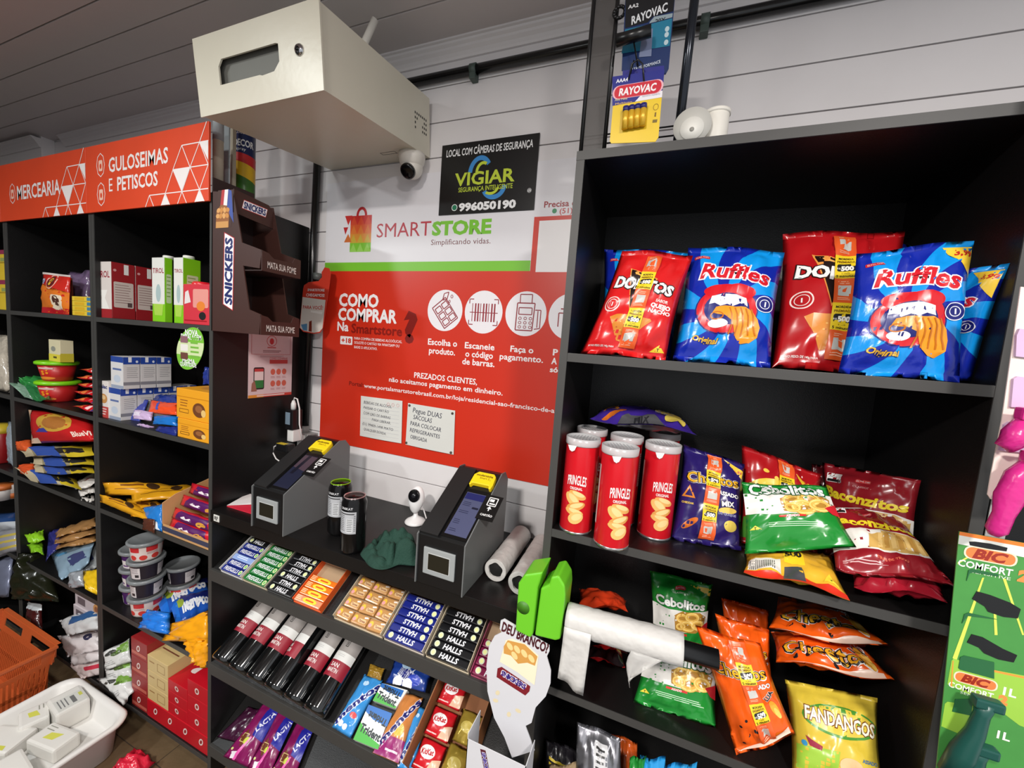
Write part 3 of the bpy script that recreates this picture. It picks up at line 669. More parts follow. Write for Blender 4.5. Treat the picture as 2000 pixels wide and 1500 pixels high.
# ---- cardboard chocolate-bar dispenser on the panel
BR = M((62, 34, 28), .5, var=.06); BR2 = M((44, 24, 22), .55, var=.06)
sd = thing('chocolate_dispenser', 'brown cardboard chocolate bar dispenser with two trays, fixed to the black panel', 'dispenser', (-1.18, -.28, 1.535))
xw, xa, ya, yb_ = -1.290, -1.07, -.346, -.222
prof2 = [(xw, 1.535), (-1.081, 1.535), (-1.074, 1.592), (-1.123, 1.605), (-1.151, 1.729), (-1.083, 1.721), (-1.074, 1.771), (-1.157, 1.794), (-1.196, 1.935), (xw, 1.945)]
for y0 in (ya, yb_ - .003):
    g = G(); g.prism(prof2, lambda a, b, d: Vector((a, d, b)), y0, y0 + .003, BR); child(g, 'side_panel', sd)
child(G().box((xw, ya, 1.535), (xw + .004, yb_, 1.985), BR2), 'back_card', sd)
for z0 in (1.535, 1.715):
    child(G().box((xw, ya + .003, z0), (-1.078, yb_ - .003, z0 + .003), BR2), 'tray_floor', sd)
    g = G(); g.prism([(ya, 0), (yb_, 0), (yb_, .056), (yb_ - .02, .058), (yb_ - .028, .042), (ya + .035, .040), (ya + .02, .052), (ya, .056)], lambda a, b, d: Vector((d, a, z0 + b)), -1.076, -1.073, BR); f_ = child(g, 'tray_front', sd)
    P = Pr(.5); P.text('MATA SUA FOME', .062, .020, .026, (214, 206, 200), bold=.02, width=.092); P.build('lettering', f_, plane_fn((-1.073, ya, z0), (0, 1, 0), (0, 0, 1)), origin=Vector(sd.location))
hp_ = [(ya, -.035), (yb_ - .002, -.045), (yb_ - .002, .002), (yb_ - .018, .022), (ya, .030)]
g = G(); g.prism(hp_, lambda a, b, d: Vector((d, a, 1.915 + b)), -1.196, -1.193, BR); h_ = child(g, 'header_card', sd)
def snick(P, x, y, w, h, rot=0):
    r_ = radians(rot)
    def q(pts): return [(x + a*cos(r_) - b*sin(r_), y + a*sin(r_) + b*cos(r_)) for a, b in pts]
    P.poly(q([(-w*.5, -h*.42), (w*.42, -h*.5), (w*.5, h*.42), (-w*.42, h*.5)]), (176, 44, 52)); P.poly(q([(-w*.485, -h*.36), (w*.415, -h*.43), (w*.485, h*.36), (-w*.415, h*.43)]), (240, 238, 240))
    P.text('SNICKERS', x, y, h*.86, (34, 44, 104), bold=.06, width=w*.86, rot=rot, shear=.12)
P = Pr(.4); snick(P, .062, -.004, .080, .030, 0); P.build('logo', h_, plane_fn((-1.193, ya, 1.915), (0, 1, 0), (0, 0, 1)), origin=Vector(sd.location))
P = Pr(.4); snick(P, -1.213, 1.712, .228, .050, 90)
P.poly([(-1.270, 1.845), (-1.203, 1.84), (-1.196, 1.943), (-1.262, 1.945)], (64, 34, 26)); P.poly([(-1.252, 1.90), (-1.245, 1.945), (-1.232, 1.945), (-1.238, 1.90)], (184, 48, 52)); P.poly([(-1.238, 1.90), (-1.232, 1.945), (-1.217, 1.945), (-1.222, 1.90)], (238, 236, 236)); P.poly([(-1.222, 1.89), (-1.216, 1.945), (-1.203, 1.94), (-1.193, 1.85)], (60, 82, 160))
P.poly([(-1.272, 1.838), (-1.214, 1.838), (-1.212, 1.880), (-1.224, 1.900), (-1.248, 1.904), (-1.268, 1.886)], (150, 92, 42)); P.rect(-1.270, 1.838, -1.216, 1.856, (206, 150, 84))
for k in range(8): P.ell(-1.262 + .0135*(k % 4) + .003*(k//4), 1.872 + .016*(k//4), .0085, .0065, ((222, 164, 96), (206, 140, 66))[k % 2], n=12, rot=50*k)
P.build('print', sd, plane_fn((0, ya, 0), (1, 0, 0), (0, 0, 1)))
# notice on the panel
no = thing('notice', 'pink and white printed notice stuck on the black side panel', 'notice', (-1.2895, -.15, 1.315))
child(G().box((-1.2908, -.231, 1.315), (-1.2898, -.067, 1.538), M((214, 190, 192), .5)), 'paper', no)
P = Pr(.5); P.ring(.082, .197, .019, .019, .002, (190, 60, 60)); P.ell(.082, .196, .008, .011, (190, 50, 56)); P.line([(.01, .150), (.01, .22)], .0012, (190, 80, 80)); P.line([(.155, .150), (.155, .22)], .0012, (190, 80, 80)); P.line([(.01, .150), (.155, .150)], .0012, (190, 80, 80)); P.lines(.05, .162, .12, 2, .005, .002, (120, 80, 80)); P.lines(.04, .144, .13, 2, .004, .0015, (160, 130, 130))
P.rect(.075, .117, .145, .131, (196, 72, 70)); P.text('COMO COMPRAR', .11, .136, .010, (190, 60, 60), width=.07); P.rrect(.018, .028, .056, .105, .006, (30, 26, 30)); P.rrect(.021, .033, .053, .100, .003, (226, 206, 204)); P.rect(.021, .033, .053, .060, (40, 120, 60)); P.rect(.021, .090, .053, .100, (190, 60, 60)); P.poly([(.01, .022), (.03, .022), (.022, .06), (.012, .05)], (150, 100, 84))
for i in range(3):
    for j in range(2): P.ell(.088 + .022*i, .088 - .042*j, .009, .011, (200, 96, 78), n=14); P.lines(.080 + .022*i, .070 - .042*j, .096 + .022*i, 2, .004, .0014, (170, 110, 110))
P.rect(0, 0, .164, .010, (196, 60, 50)); P.rect(0, 0, .055, .010, (216, 140, 50)); P.rrect(.03, .003, .135, .008, .002, (226, 196, 190)); P.rect(.066, .172, .098, .176, (190, 90, 90))
P.build('print', no, plane_fn((-1.2898, -.231, 1.315), (0, 1, 0), (0, 0, 1)))
# chargers and cables left of the first terminal
WP = M((232, 232, 230), .4)
ca = thing('power_adapter', 'black upright power adapter with a white plug on its top', 'adapter', (-1.255, -.085, 1.06))
p = at(573, 838, -.085); child(G().box((p.x-.018, -.105, p.z), (p.x+.018, -.062, p.z+.075), M((16, 16, 18), .4), .003), 'body', ca); child(G().box((p.x-.017, -.1056, p.z+.02), (p.x+.006, -.105, p.z+.065), M((120, 140, 156), .4)), 'rating_label', ca)
child(G().tube([(p.x-.002, -.085, p.z+.074), (p.x-.002, -.085, p.z+.095), (p.x-.002, -.085, p.z+.108)], [.009, .009, .0045], WP, 14), 'plug', ca)
child(G().tube([(p.x-.002, -.085, p.z+.105), (p.x+.002, -.085, p.z+.118), (p.x+.014, -.083, p.z+.115), (p.x+.022, -.08, p.z+.08), (p.x+.022, -.078, p.z+.02), (p.x+.030, -.07, p.z-.04)], .0026, WP, 8), 'cable', ca)
child(G().box((p.x-.014, -.10, p.z-.045), (p.x+.016, -.06, p.z+.002), WP, .004), 'socket', ca)
cb = thing('usb_charger', 'black usb charger with a yellow stripe and curled white cable', 'charger', (-1.24, -.12, 1.0)); q = at(560, 873, -.13)
child(G().box((q.x-.03, -.15, q.z-.013), (q.x+.025, -.115, q.z+.013), M((20, 20, 22), .4), .004), 'body', cb); child(G().box((q.x-.028, -.149, q.z+.0128), (q.x+.01, -.13, q.z+.0136), M((214, 190, 60), .4)), 'stripe', cb)
e = q + Vector((-.03, 0, 0)); child(G().tube([e, e + Vector((-.018, 0, -.002))], .0065, WP, 12), 'plug', cb)
child(G().tube([e + Vector((-.018, 0, -.002)), e + Vector((-.032, -.002, -.008)), e + Vector((-.034, -.004, -.03)), e + Vector((-.015, -.006, -.05)), e + Vector((.02, -.006, -.062)), e + Vector((.035, .0, -.07))], .0024, WP, 8), 'cable', cb)
# ------------------------------------------------------------------ crisp bags
RUF = rays_mat('ruffles_rays', (20, 40, 158), (16, 146, 226), 0.5, 0.42, 8)
def pr_ruffles(price=False, badge=True):
    def f(P, a):
        P.text('Ruffles', .52, a*.735, .27, (204, 26, 40), bold=.03, width=.72, rot=-6, shear=.1, out=((244, 240, 244), .05), arc=.03)
        NB = (20, 26, 110)
        P.ell(.47, a*.40, .33, .285, NB); P.ell(.47, a*.40, .315, .27, (206, 24, 36)); P.ell(.40, a*.55, .19, .09, (206, 24, 36)); P.ell(.58, a*.55, .17, .09, (206, 24, 36))
        P.ell(.47, a*.405, .235, .19, NB)
        P.poly([(.28, a*.44), (.30, a*.505), (.40, a*.525), (.55, a*.525), (.66, a*.50), (.68, a*.43), (.60, a*.45), (.53, a*.425), (.47, a*.445), (.40, a*.425), (.34, a*.45)], (240, 238, 236))
        P.ell(.40, a*.285, .10, .05, (240, 238, 236))
        OR = (232, 150, 34); D = (190, 106, 14)
        P.poly([(.33, a*.37), (.36, a*.415), (.45, a*.43), (.56, a*.42), (.66, a*.425), (.74, a*.395), (.80, a*.34), (.83, a*.27), (.81, a*.19), (.74, a*.145), (.66, a*.15), (.60, a*.19), (.57, a*.25), (.54, a*.31), (.46, a*.35), (.39, a*.355)], OR)
        for k in range(5):
            x = .50 + .055*k; P.line([(x, a*.412), (x + .03, a*.36), (x + .045, a*.28), (x + .02 + .012*k, a*.20)], .014, D)
        P.ring(.38, a*.345, .07, .05, .014, D, n=16)
        P.text('Original', .30, a*.165, .085, (228, 178, 46), bold=.03, shear=.1, rot=-6, out=((20, 26, 110), .03))
        if badge: P.ell(.855, a*.47, .095, .095, (232, 234, 240)); P.ell(.855, a*.47, .086, .086, NB); P.ring(.855, a*.47, .055, .055, .008, (232, 234, 240), n=18); P.text('1', .86, a*.47, .075, (240, 240, 244), bold=.05)
        P.rrect(.08, a*.855, .24, a*.885, .012, (200, 40, 44)); P.text('ELMA CHIPS', .16, a*.87, .03, (240, 236, 236), width=.13)
        if price: P.poly([(.72, a*.955), (.985, a*.955), (.975, a*.72)], (240, 200, 60)); P.text('3,99', .90, a*.90, .10, (200, 50, 34), bold=.04, rot=-10, width=.15)
    return f
def strip_fn(x, w, lean=0.0, top=.93, bot=.07):
    def f(P, a):
        n = 5; h = (top - bot) * a / n
        for k in range(n):
            y1 = top*a - k*h; y0 = y1 - h; d0 = lean*(y0/a - .5); d1 = lean*(y1/a - .5)
            yel = k % 2 == 1
            P.poly([(x - w/2 + d0, y0), (x + w/2 + d0, y0), (x + w/2 + d1, y1), (x - w/2 + d1, y1)], (236, 204, 40) if yel else (226, 92, 40))
            xm = x + (d0+d1)/2; ym = (y0+y1)/2
            if yel:
                P.text('MORDIDA', xm, ym + h*.33, w*.18, (40, 40, 30), bold=.03, width=w*.7); P.text('PREMIADA', xm, ym + h*.18, w*.18, (120, 84, 20), bold=.03, width=w*.82)
                P.rrect(xm - w*.40, ym - h*.22, xm + w*.40, ym + h*.08, w*.1, (34, 34, 34)); P.text('500', xm + w*.06, ym - h*.10, w*.36, (244, 240, 232), bold=.06, width=w*.55); P.text('R$', xm - w*.32, ym - h*.10, w*.15, (240, 236, 230)); P.text('a cada', xm, ym - h*.29, w*.14, (60, 50, 20)); P.text('5 minutos', xm, ym - h*.41, w*.19, (40, 36, 20), bold=.03, width=w*.85)
            else:
                P.rrect(xm - w*.3, ym - h*.2, xm + w*.3, ym + h*.22, .008, (196, 196, 190)); P.lines(xm - w*.3, ym + h*.36, xm + w*.25, 2, h*.07, h*.025, (244, 190, 160)); P.lines(xm - w*.32, ym - h*.3, xm + w*.32, 2, h*.07, h*.025, (244, 190, 160))
    return f
def pr_doritos(small=True):
    def f(P, a):
        DK = (34, 18, 16)
        P.poly([(.24, a*.80), (.66, a*.70), (.42, a*.40)], (232, 150, 70)); P.poly([(.26, a*.79), (.64, a*.695), (.42, a*.42)], DK); P.poly([(.30, a*.765), (.58, a*.69), (.35, a*.735)], (240, 176, 90))
        P.text('DORITOS', .50, a*.635, .20, (240, 238, 236), bold=.05, width=.80, out=(DK, .06), rot=-7)
        P.text('SABOR', .80, a*.50, .05, (244, 220, 214), bold=.03, rot=-6); P.text('QUEIJO', .80, a*.455, .075, (244, 236, 232), bold=.05, rot=-6); P.text('NACHO', .80, a*.405, .075, (244, 236, 232), bold=.05, rot=-6)
        P.ring(.17, a*.45, .10, .10, .014, (240, 210, 204), n=24); P.ring(.17, a*.45, .065, .065, .008, (240, 210, 204), n=20); P.text('1', .17, a*.45, .07, (244, 236, 232), bold=.04)
        CH = (214, 134, 48)
        P.poly([(.20, a*.335), (.28, a*.36), (.45, a*.35), (.72, a*.335), (.74, a*.315), (.52, a*.16), (.44, a*.125), (.38, a*.13), (.28, a*.25)], CH)
        for k in range(14): P.ell(.30 + .36*random.random()*.9, a*(.20 + .13*random.random()), .012, .009, ((236, 178, 96), (184, 92, 30))[k % 2], n=7)
        P.poly([(.80, a*.06), (.97, a*.06), (.90, a*.125)], (236, 206, 60)); P.text('T', .892, a*.082, .05, (40, 36, 20), bold=.04)
        P.text('NOVO PESO: DE 140g PARA', .22, a*.075, .032, (246, 236, 232), bold=.02, width=.32)
    return f
def pr_cheetos(mix=False, dn=0.0):
    def f(P, a0):
        a = a0
        bk = (26, 22, 26)
        for cc, o_ in (((238, 234, 230), .085), (bk, .06)): P.text('Cheetos', .50, a*(.70 - dn), .22, cc, bold=o_, width=.86, rot=7 if mix else -4)
        P.text('Cheetos', .50, a*(.70 - dn), .22, (238, 176, 40), bold=.015, width=.82, rot=7 if mix else -4)
        P.text('ASSADO', .76, a*.575, .085, (242, 240, 240), bold=.04, out=(bk, .04))
        if mix:
            P.text('MIX', .76, a*.47, .11, (242, 240, 240), bold=.05, rot=8, out=(bk, .05)); P.ell(.76, a*.40, .14, .05, (224, 190, 90), rot=8); P.text('DE QUEIJOS', .76, a*.36, .05, (60, 60, 150), bold=.02, out=((240, 240, 240), .03))
            P.ring(.15, a*.50, .12, .13, .05, (214, 130, 46), n=3, a0=90, a1=450); P.text('CHEDDAR', .15, a*.40, .04, (226, 190, 60), bold=.03); P.ell(.82, a*.24, .10, .09, (220, 196, 90)); P.ell(.22, a*.20, .14, .05, (214, 112, 40), rot=40); P.poly([(.66, a*.97), (.98, a*.90), (.97, a*.80)], (236, 190, 60)); P.text('3,99', .90, a*.87, .07, (180, 60, 40), bold=.03, rot=-14)
        else:
            P.text('LUA', .84, a*.48, .095, bk, bold=.05, rot=38, out=((240, 236, 230), .05)); P.ell(.86, a*.33, .055, .15, (236, 168, 52), rot=10); P.ell(.88, a*.27, .035, .10, (250, 200, 96), rot=12)
            for k in range(8): P.ell(.20 + .12*(k % 4) + .03*(k//4), a*(.10 + .09*(k//4) + .05*((k*7) % 3)), .026, .018, bk, n=9, rot=40*k)
            P.poly([(.05, a*.02), (.95, a*.02), (.95, a*.10), (.5, a*.06)], (240, 206, 186))
    return f
def pr_ceb(P, a, up=0.0):
    s0 = len(P.sh)
    P.poly([(0, a*.30), (0, a*.60), (.3, a*.57), (.7, a*.57), (1, a*.60), (1, a*.34), (.6, a*.27), (.25, a*.28)], (228, 226, 220))
    P.poly([(.42, a*.31), (.40, a*.50), (.55, a*.57), (.85, a*.575), (.96, a*.52), (.94, a*.38), (.80, a*.29), (.60, a*.275)], (176, 128, 50))
    for cx, cy, r_ in ((.55, .47, .12), (.72, .50, .13), (.64, .37, .14), (.82, .40, .12), (.52, .36, .09)): P.ring(cx, a*cy, r_, r_*.7, r_*.42, (226, 180, 86), n=18); P.ring(cx, a*cy, r_*.92, r_*.62, r_*.12, (246, 214, 130), n=18)
    P.poly([(.86, a*.36), (1, a*.44), (1, a*.24), (.93, a*.27)], (200, 36, 48))
    P.text('Cebolitos', .50, a*.665, .20, (238, 240, 236), bold=.035, width=.86, out=((18, 84, 40), .05)); P.rrect(.41, a*.84, .59, a*.89, .02, (200, 40, 56)); P.text('ELMA CHIPS', .5, a*.865, .035, (244, 240, 240), width=.15); P.text('CLASSICOS', .5, a*.805, .035, (226, 236, 226), width=.26)
    P.poly([(.66, a*.93), (.985, a*.93), (.985, a*.82)], (236, 206, 70)); P.poly([(.04, a*.08), (.17, a*.08), (.10, a*.14)], (236, 214, 70)); P.text('T', .10, a*.098, .04, (40, 50, 20), bold=.04); P.rect(.36, a*.225, .64, a*.255, (206, 50, 44)); P.text('ASSADO', .5, a*.24, .035, (250, 230, 226), bold=.03)
    P.lines(.24, a*.15, .86, 3, a*.025, a*.008, (206, 232, 206))
    if up: P.sh = P.sh[:s0] + [([(x, min(y + up*a, a*.985)) for x, y in v], f_, m_) for v, f_, m_ in P.sh[s0:]]
def pr_bacon(P, a):
    P.poly([(0, a*.36), (.15, a*.52), (.5, a*.56), (.85, a*.55), (1, a*.50), (1, a*.30), (.7, a*.25), (.3, a*.27), (0, a*.24)], (230, 226, 218)); P.poly([(.36, a*.29), (.40, a*.47), (.58, a*.545), (.85, a*.54), (.98, a*.47), (.97, a*.32), (.74, a*.265)], (206, 166, 92))
    for k in range(7): P.poly([(.45 + .07*k, a*.30), (.50 + .07*k, a*.31), (.56 + .06*k, a*.50), (.52 + .06*k, a*.51)], ((226, 190, 120), (184, 138, 66))[k % 2])
    P.text('Baconzitos', .50, a*.655, .17, (238, 214, 48), bold=.045, width=.92, rot=-4, arc=-.02); P.rrect(.42, a*.84, .58, a*.88, .015, (190, 60, 60)); P.text('ELMA CHIPS', .5, a*.86, .03, (236, 220, 220), width=.14); P.text('CLASSICOS', .5, a*.795, .03, (220, 170, 170), width=.2)
    P.rrect(.06, a*.80, .26, a*.90, .01, (236, 234, 232)); P.rect(.07, a*.805, .25, a*.835, (30, 28, 28)); P.text('ALTO EM', .16, a*.865, .03, (40, 36, 36), width=.16)
    P.text('TIRAS DE TRIGO', .55, a*.18, .04, (236, 120, 90), bold=.02); P.lines(.08, a*.13, .5, 2, a*.02, a*.007, (230, 190, 190))
def pr_fand(P, a):
    P.ell(.54, a*.68, .42, .17, (74, 140, 50)); P.ell(.54, a*.685, .39, .145, (220, 192, 70))
    P.text('FANDANGOS', .54, a*.685, .20, (246, 240, 214), bold=.03, width=.78, rot=-4, out=((110, 54, 22), .05)); P.poly([(.04, a*.36), (.5, a*.40), (.46, a*.16), (.04, a*.12)], (150, 190, 60)); P.poly([(.30, a*.06), (.72, a*.02), (.80, a*.14), (.55, a*.22)], (38, 74, 160)); P.poly([(.14, a*.47), (.20, a*.44), (.32, a*.40), (.30, a*.36), (.17, a*.38)], (150, 50, 70)); P.ell(.62, a*.28, .13, .09, (226, 180, 130)); P.text('ASSADO', .84, a*.36, .05, (60, 110, 150), bold=.03, rot=-5); P.ell(.12, a*.39, .03, .03, (60, 150, 200), n=12)
def pr_fandr(P, a):
    P.ell(.48, a*.54, .44, .24, (228, 196, 60)); P.text('FANDANGOS', .50, a*.57, .20, (246, 224, 70), bold=.03, width=.84, out=((96, 40, 18), .05)); P.poly([(.66, a*.86), (.97, a*.74), (.80, a*.70)], (236, 190, 50)); P.text('2,99', .83, a*.77, .07, (180, 50, 40), bold=.03, rot=-20); P.ell(.30, a*.80, .04, .03, (238, 200, 80), n=10); P.ell(.42, a*.74, .03, .03, (238, 200, 80), n=10); P.poly([(.03, a*.08), (.3, a*.08), (.28, a*.3), (.04, a*.28)], (80, 150, 50))
CB = 'chip bag'
RD_ = film((206, 28, 30)); OR_ = film((236, 92, 20)); GR_ = film((30, 132, 48)); MA_ = film((140, 26, 36)); PU_ = film((62, 40, 140)); YE_ = film((206, 180, 60)); SV_ = film((150, 150, 156), metal=.75, rough=.28)
def cbag(label, px, yb, yt, T, mat, pr, rest, **k):
    return bag('crisp_bag', label, CB, quad(px, [yt, yt, yb, yb]), T, mat, pr, rest=rest, **k)
UNIT = (-.176, .449)
# upper shelf
cbag('blue striped crisp bag behind the leaning red nacho bag', [(1181, 473), (1352, 480), (1310, 690), (1170, 676)], -.215, -.15, .028, RUF, pr_ruffles(), S1)
cbag('red nacho bag with a promo strip leaning between two blue bags', [(1215, 487), (1354, 497), (1300, 702), (1133, 688)], -.325, -.275, .026, RD_, pr_doritos(), S1, strip=strip_fn(.52, .19, -.02))
cbag('blue crisp bag with open mouth picture beside the leaning nacho bag', [(1345, 478), (1535, 487), (1507, 714), (1314, 700)], -.315, -.24, .030, RUF, pr_ruffles(), S1)
cbag('large dark red nacho bag with a promo strip behind the frontmost blue bag', [(1530, 455), (1768, 450), (1745, 735), (1508, 717)], -.272, -.17, .024, film((176, 22, 28)), pr_doritos(), S1, strip=strip_fn(.52, .19, .0, .95))
cbag('blue crisp bag with a yellow price corner standing at the shelf edge', [(1673, 497), (1907, 470), (1878, 749), (1637, 730)], -.332, -.29, .026, RUF, pr_ruffles(True), S1)
cbag('blue crisp bag with price corner half hidden in the right shelf corner', [(1790, 545), (1968, 508), (1892, 740), (1760, 735)], -.255, -.19, .018, RUF, pr_ruffles(True), S1)
cbag('blue crisp bag with a silver base standing upside down at the back', [(1755, 448), (1868, 478), (1862, 715), (1738, 705)], -.12, -.06, .022, RUF, lambda P, a: (P.poly([(.02, a*.80), (.95, a*.78), (.9, a*.95), (.1, a*.97)], SV_), P.lines(.2, a*.88, .7, 4, a*.022, a*.01, (60, 60, 64))), S1)
# ---- red tube cans
def tube_can():
    t = thing('snack_tube', '', 'snack tube'); r = .0345; h = .197
    local(G().lathe([(r*.97, .0), (r, .002), (r, h - .006), (r*1.01, h - .003)], M((206, 24, 36), .26, var=.03), 40), 'tube_body', t)
    local(G().lathe([(r*1.015, 0), (r*1.02, .003), (r*1.0, .005)], M((200, 200, 202), .2, metal=.9), 40), 'metal_rim', t)
    lid = M((226, 227, 228), .2, var=.05, trans=.4)
    g = G().lathe([(r*1.03, h - .012), (r*1.05, h - .010), (r*1.05, h + .003), (r*.98, h + .004), (r*.95, h + .0005), (.004, h + .0005)], lid, 40); l = local(g, 'lid', t)
    P = Pr(.3); P.sh = []
    for k in range(9): P.rect(-.028 + .0065*k, -sqrt(max(0, .029**2 - (.028-.0065*k)**2)), -.0262 + .0065*k, sqrt(max(0, .029**2 - (.028-.0065*k)**2)), (176, 178, 182))
    P.build('lid_ribs', l, lambda x, y: (Vector((x, y, h + .0006)), Vector((0, 0, 1))), origin=Vector((0, 0, 0)))
    g = G(); g.add([(x_, -r*1.05 - .0005, z_) for x_, z_ in ((-.024, h - .010), (-.006, h - .010), (-.010, h - .020), (-.015, h - .023), (-.020, h - .020))], [(0, 1, 2, 3, 4)], M((226, 224, 222), .3)); local(g, 'pull_tab', t)
    for x0, nm_ in ((0.0, 'print'), (.108, 'rear_print')):
        P = Pr(.28)
        P.text('PRINGLES', x0, .116, .028, (242, 238, 236), bold=.02, width=.040, arc=.003); P.text('ORIGINAL', x0, .098, .008, (244, 226, 222), bold=.03, width=.026)
        for (cx, cz, rx, rz, ro, cc) in ((.004, .084, .019, .008, -18, (224, 164, 88)), (-.006, .074, .018, .011, -40, (232, 180, 104)), (.002, .060, .020, .009, 20, (214, 150, 74)), (.0, .048, .019, .008, -12, (226, 168, 92)), (.004, .036, .016, .012, 30, (232, 182, 108))):
            P.ell(x0 + cx, cz, rx, rz, cc, rot=ro, n=20); P.ell(x0 + cx + .002, cz + .0025, rx*.7, rz*.55, (242, 204, 140), rot=ro, n=16)
        P.build(nm_, t, cyl_fn(r), gu=.006, origin=Vector((0, 0, 0)))
    P.build('rear_print_dummy', t, cyl_fn(r)) if False else None
    P = Pr(.28); P.rect(.050, .09, .060, .165, (214, 212, 208)); P.lines(.052, .160, .059, 13, .005, .0016, (90, 90, 90)); P.build('label_panel', t, cyl_fn(r), gu=.006, origin=Vector((0, 0, 0))); P = Pr(.28); P.rect(-.062, .04, -.050, .16, (210, 206, 202)); 
    P.build('label_panel', t, cyl_fn(r), gu=.006, origin=Vector((0, 0, 0)))
    return t
tube0 = tube_can(); first = True
HT_ = .197
for (tx, ty, rz, lb) in ((1140, 856, 0.0, 'red snack tube beside the left side panel of the shelf'), (1212, 873, .35, 'red snack tube standing foremost at the shelf edge'), (1296, 868, .25, 'red snack tube beside the purple cheese snack bag'),
                         (1157, 838, .5, 'red snack tube of the rear row, behind the tube at the side panel'), (1225, 852, -.3, 'red snack tube of the rear row, in the gap between front tubes'), (1299, 846, .8, 'red snack tube of the rear row, behind the tube by the purple bag')):
    p = atz(tx, ty, S2 + HT_)
    if first: tube0.location = (p.x, p.y, S2); tube0.rotation_euler = (0, 0, rz); tube0['label'] = lb; first = False
    else: dup(tube0, (p.x, p.y, S2), (0, 0, rz), lb)
zt = S2 + HT_ + .006
c = [Vector((-.150, -.045, zt + .020)), Vector((.080, -.035, zt + .016)), Vector((.085, -.215, zt + .020)), Vector((-.145, -.225, zt + .022))]
bag('crisp_bag', 'purple cheese snack bag lying on top of the rear red tubes', CB, c, .030, (PU_, SV_), lambda P, a: (pr_cheetos(True)(P, a), P.poly([(.25, 0), (.75, 0), (.62, a*.16), (.36, a*.18)], SV_), P.text('MIX', .5, a*.08, .08, (40, 40, 44), bold=.05)), rest=zt)
# lower shelf bags
cbag('purple cheese snack bag with promo strip standing beside the red tubes', [(1338, 846), (1458, 884), (1452, 1052), (1313, 1032)], -.262, -.19, .026, film((40, 28, 96)), pr_cheetos(True), S2, strip=strip_fn(.50, .22, .03, .97))
cbag('red corn snack bag with yellow oval behind the green onion ring bag', [(1450, 865), (1605, 922), (1598, 1078), (1440, 1060)], -.215, -.14, .024, film((168, 24, 30)), pr_fandr, S2, strip=strip_fn(.55, .2, 0, .97))
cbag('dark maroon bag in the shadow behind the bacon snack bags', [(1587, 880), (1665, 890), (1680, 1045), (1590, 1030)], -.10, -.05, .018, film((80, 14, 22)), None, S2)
cbag('maroon bacon snack bag standing upright at the back of the shelf', [(1612, 882), (1805, 912), (1790, 1075), (1612, 1062)], -.165, -.10, .024, MA_, pr_bacon, S2)
bag('crisp_bag', 'maroon bacon snack bag lying flat at the shelf edge', CB, [at(1650, 1130, -.20), at(1835, 1165, -.20), at(1842, 1207, -.338), at(1662, 1180, -.338)], .022, film((150, 24, 40)), lambda P, a: P.lines(.1, a*.35, .5, 2, .03, .008, (226, 180, 186)), rest=S2 + .004)
cbag('maroon bacon snack bag leaning back over the flat one', [(1602, 985), (1760, 1012), (1868, 1148), (1632, 1118)], -.315, -.205, .022, MA_, pr_bacon, S2 + .036)
bag('crisp_bag', 'yellow and red corn snack bag sagging over the shelf edge', CB, [at(1452, 1085, -.235), at(1622, 1097, -.235), at(1657, 1186, -.362), at(1450, 1132, -.345)], .020, film((222, 170, 50)), lambda P, a: (P.rect(.0, 0, 1, a*.10, (206, 50, 30)), P.rect(.03, a*.12, .38, a*.34, (220, 214, 206)), [P.rect(.05 + .02*k, a*.13, .058 + .02*k, a*.30, (40, 40, 40)) for k in range(14)], P.rect(.42, a*.3, .64, a*.95, (236, 200, 40)), P.text('500', .53, a*.5, .12, (40, 36, 30), bold=.06), P.poly([(.40, a*.02), (.62, a*.04), (.60, a*.26), (.42, a*.24)], (70, 70, 74)), P.poly([(.80, a*.14), (.94, a*.12), (.88, a*.30)], (240, 214, 60)), P.text('T', .875, a*.18, .06, (40, 36, 20), bold=.05)), rest=S2 + .001)
cbag('green onion ring snack bag resting on the yellow bag', [(1446, 957), (1612, 966), (1670, 1086), (1452, 1098)], -.305, -.235, .024, GR_, lambda P, a: pr_ceb(P, a, .22), S2 + .026)
# third shelf
bag('crisp_bag', 'red nacho bag lying undermost in the back corner, behind the bag roll', CB, [at(1172, 1262, -.17), at(1214, 1272, -.15), at(1220, 1312, -.27), at(1128, 1294, -.285)], .018, film((176, 26, 28)), lambda P, a: (P.rect(.02, a*.02, .98, a*.28, (30, 26, 28)), P.poly([(.72, a*.34), (.94, a*.34), (.86, a*.6)], (236, 206, 60)), P.lines(.2, a*.8, .7, 3, .06, .02, (240, 226, 222))), rest=S3)
bag('crisp_bag', 'red nacho bag stacked upon another in the back corner', CB, [at(1172, 1234, -.17), at(1218, 1244, -.15), at(1226, 1282, -.27), at(1128, 1264, -.285)], .018, film((190, 28, 28)), lambda P, a: (P.rect(.02, a*.02, .98, a*.28, (30, 26, 28)), P.poly([(.72, a*.34), (.94, a*.34), (.86, a*.6)], (236, 206, 60)), P.lines(.2, a*.8, .7, 3, .06, .02, (240, 226, 222))), rest=S3 + .036)
bag('crisp_bag', 'orange red bag on top of the stacked nacho bags', CB, [at(1130, 1158, -.08), at(1222, 1180, -.07), at(1226, 1203, -.17), at(1130, 1190, -.18)], .020, film((206, 60, 28)), None, rest=S3 + .072)
cbag('green onion ring bag standing at the back, touching the shelf above', [(1270, 1108), (1393, 1135), (1378, 1268), (1276, 1255)], -.105, -.06, .028, GR_, pr_ceb, S3)
cbag('green onion ring bag leaning forward below the bag roll', [(1262, 1262), (1400, 1292), (1396, 1440), (1235, 1388)], -.30, -.22, .028, GR_, lambda P, a: pr_ceb(P, a, .10), S3)
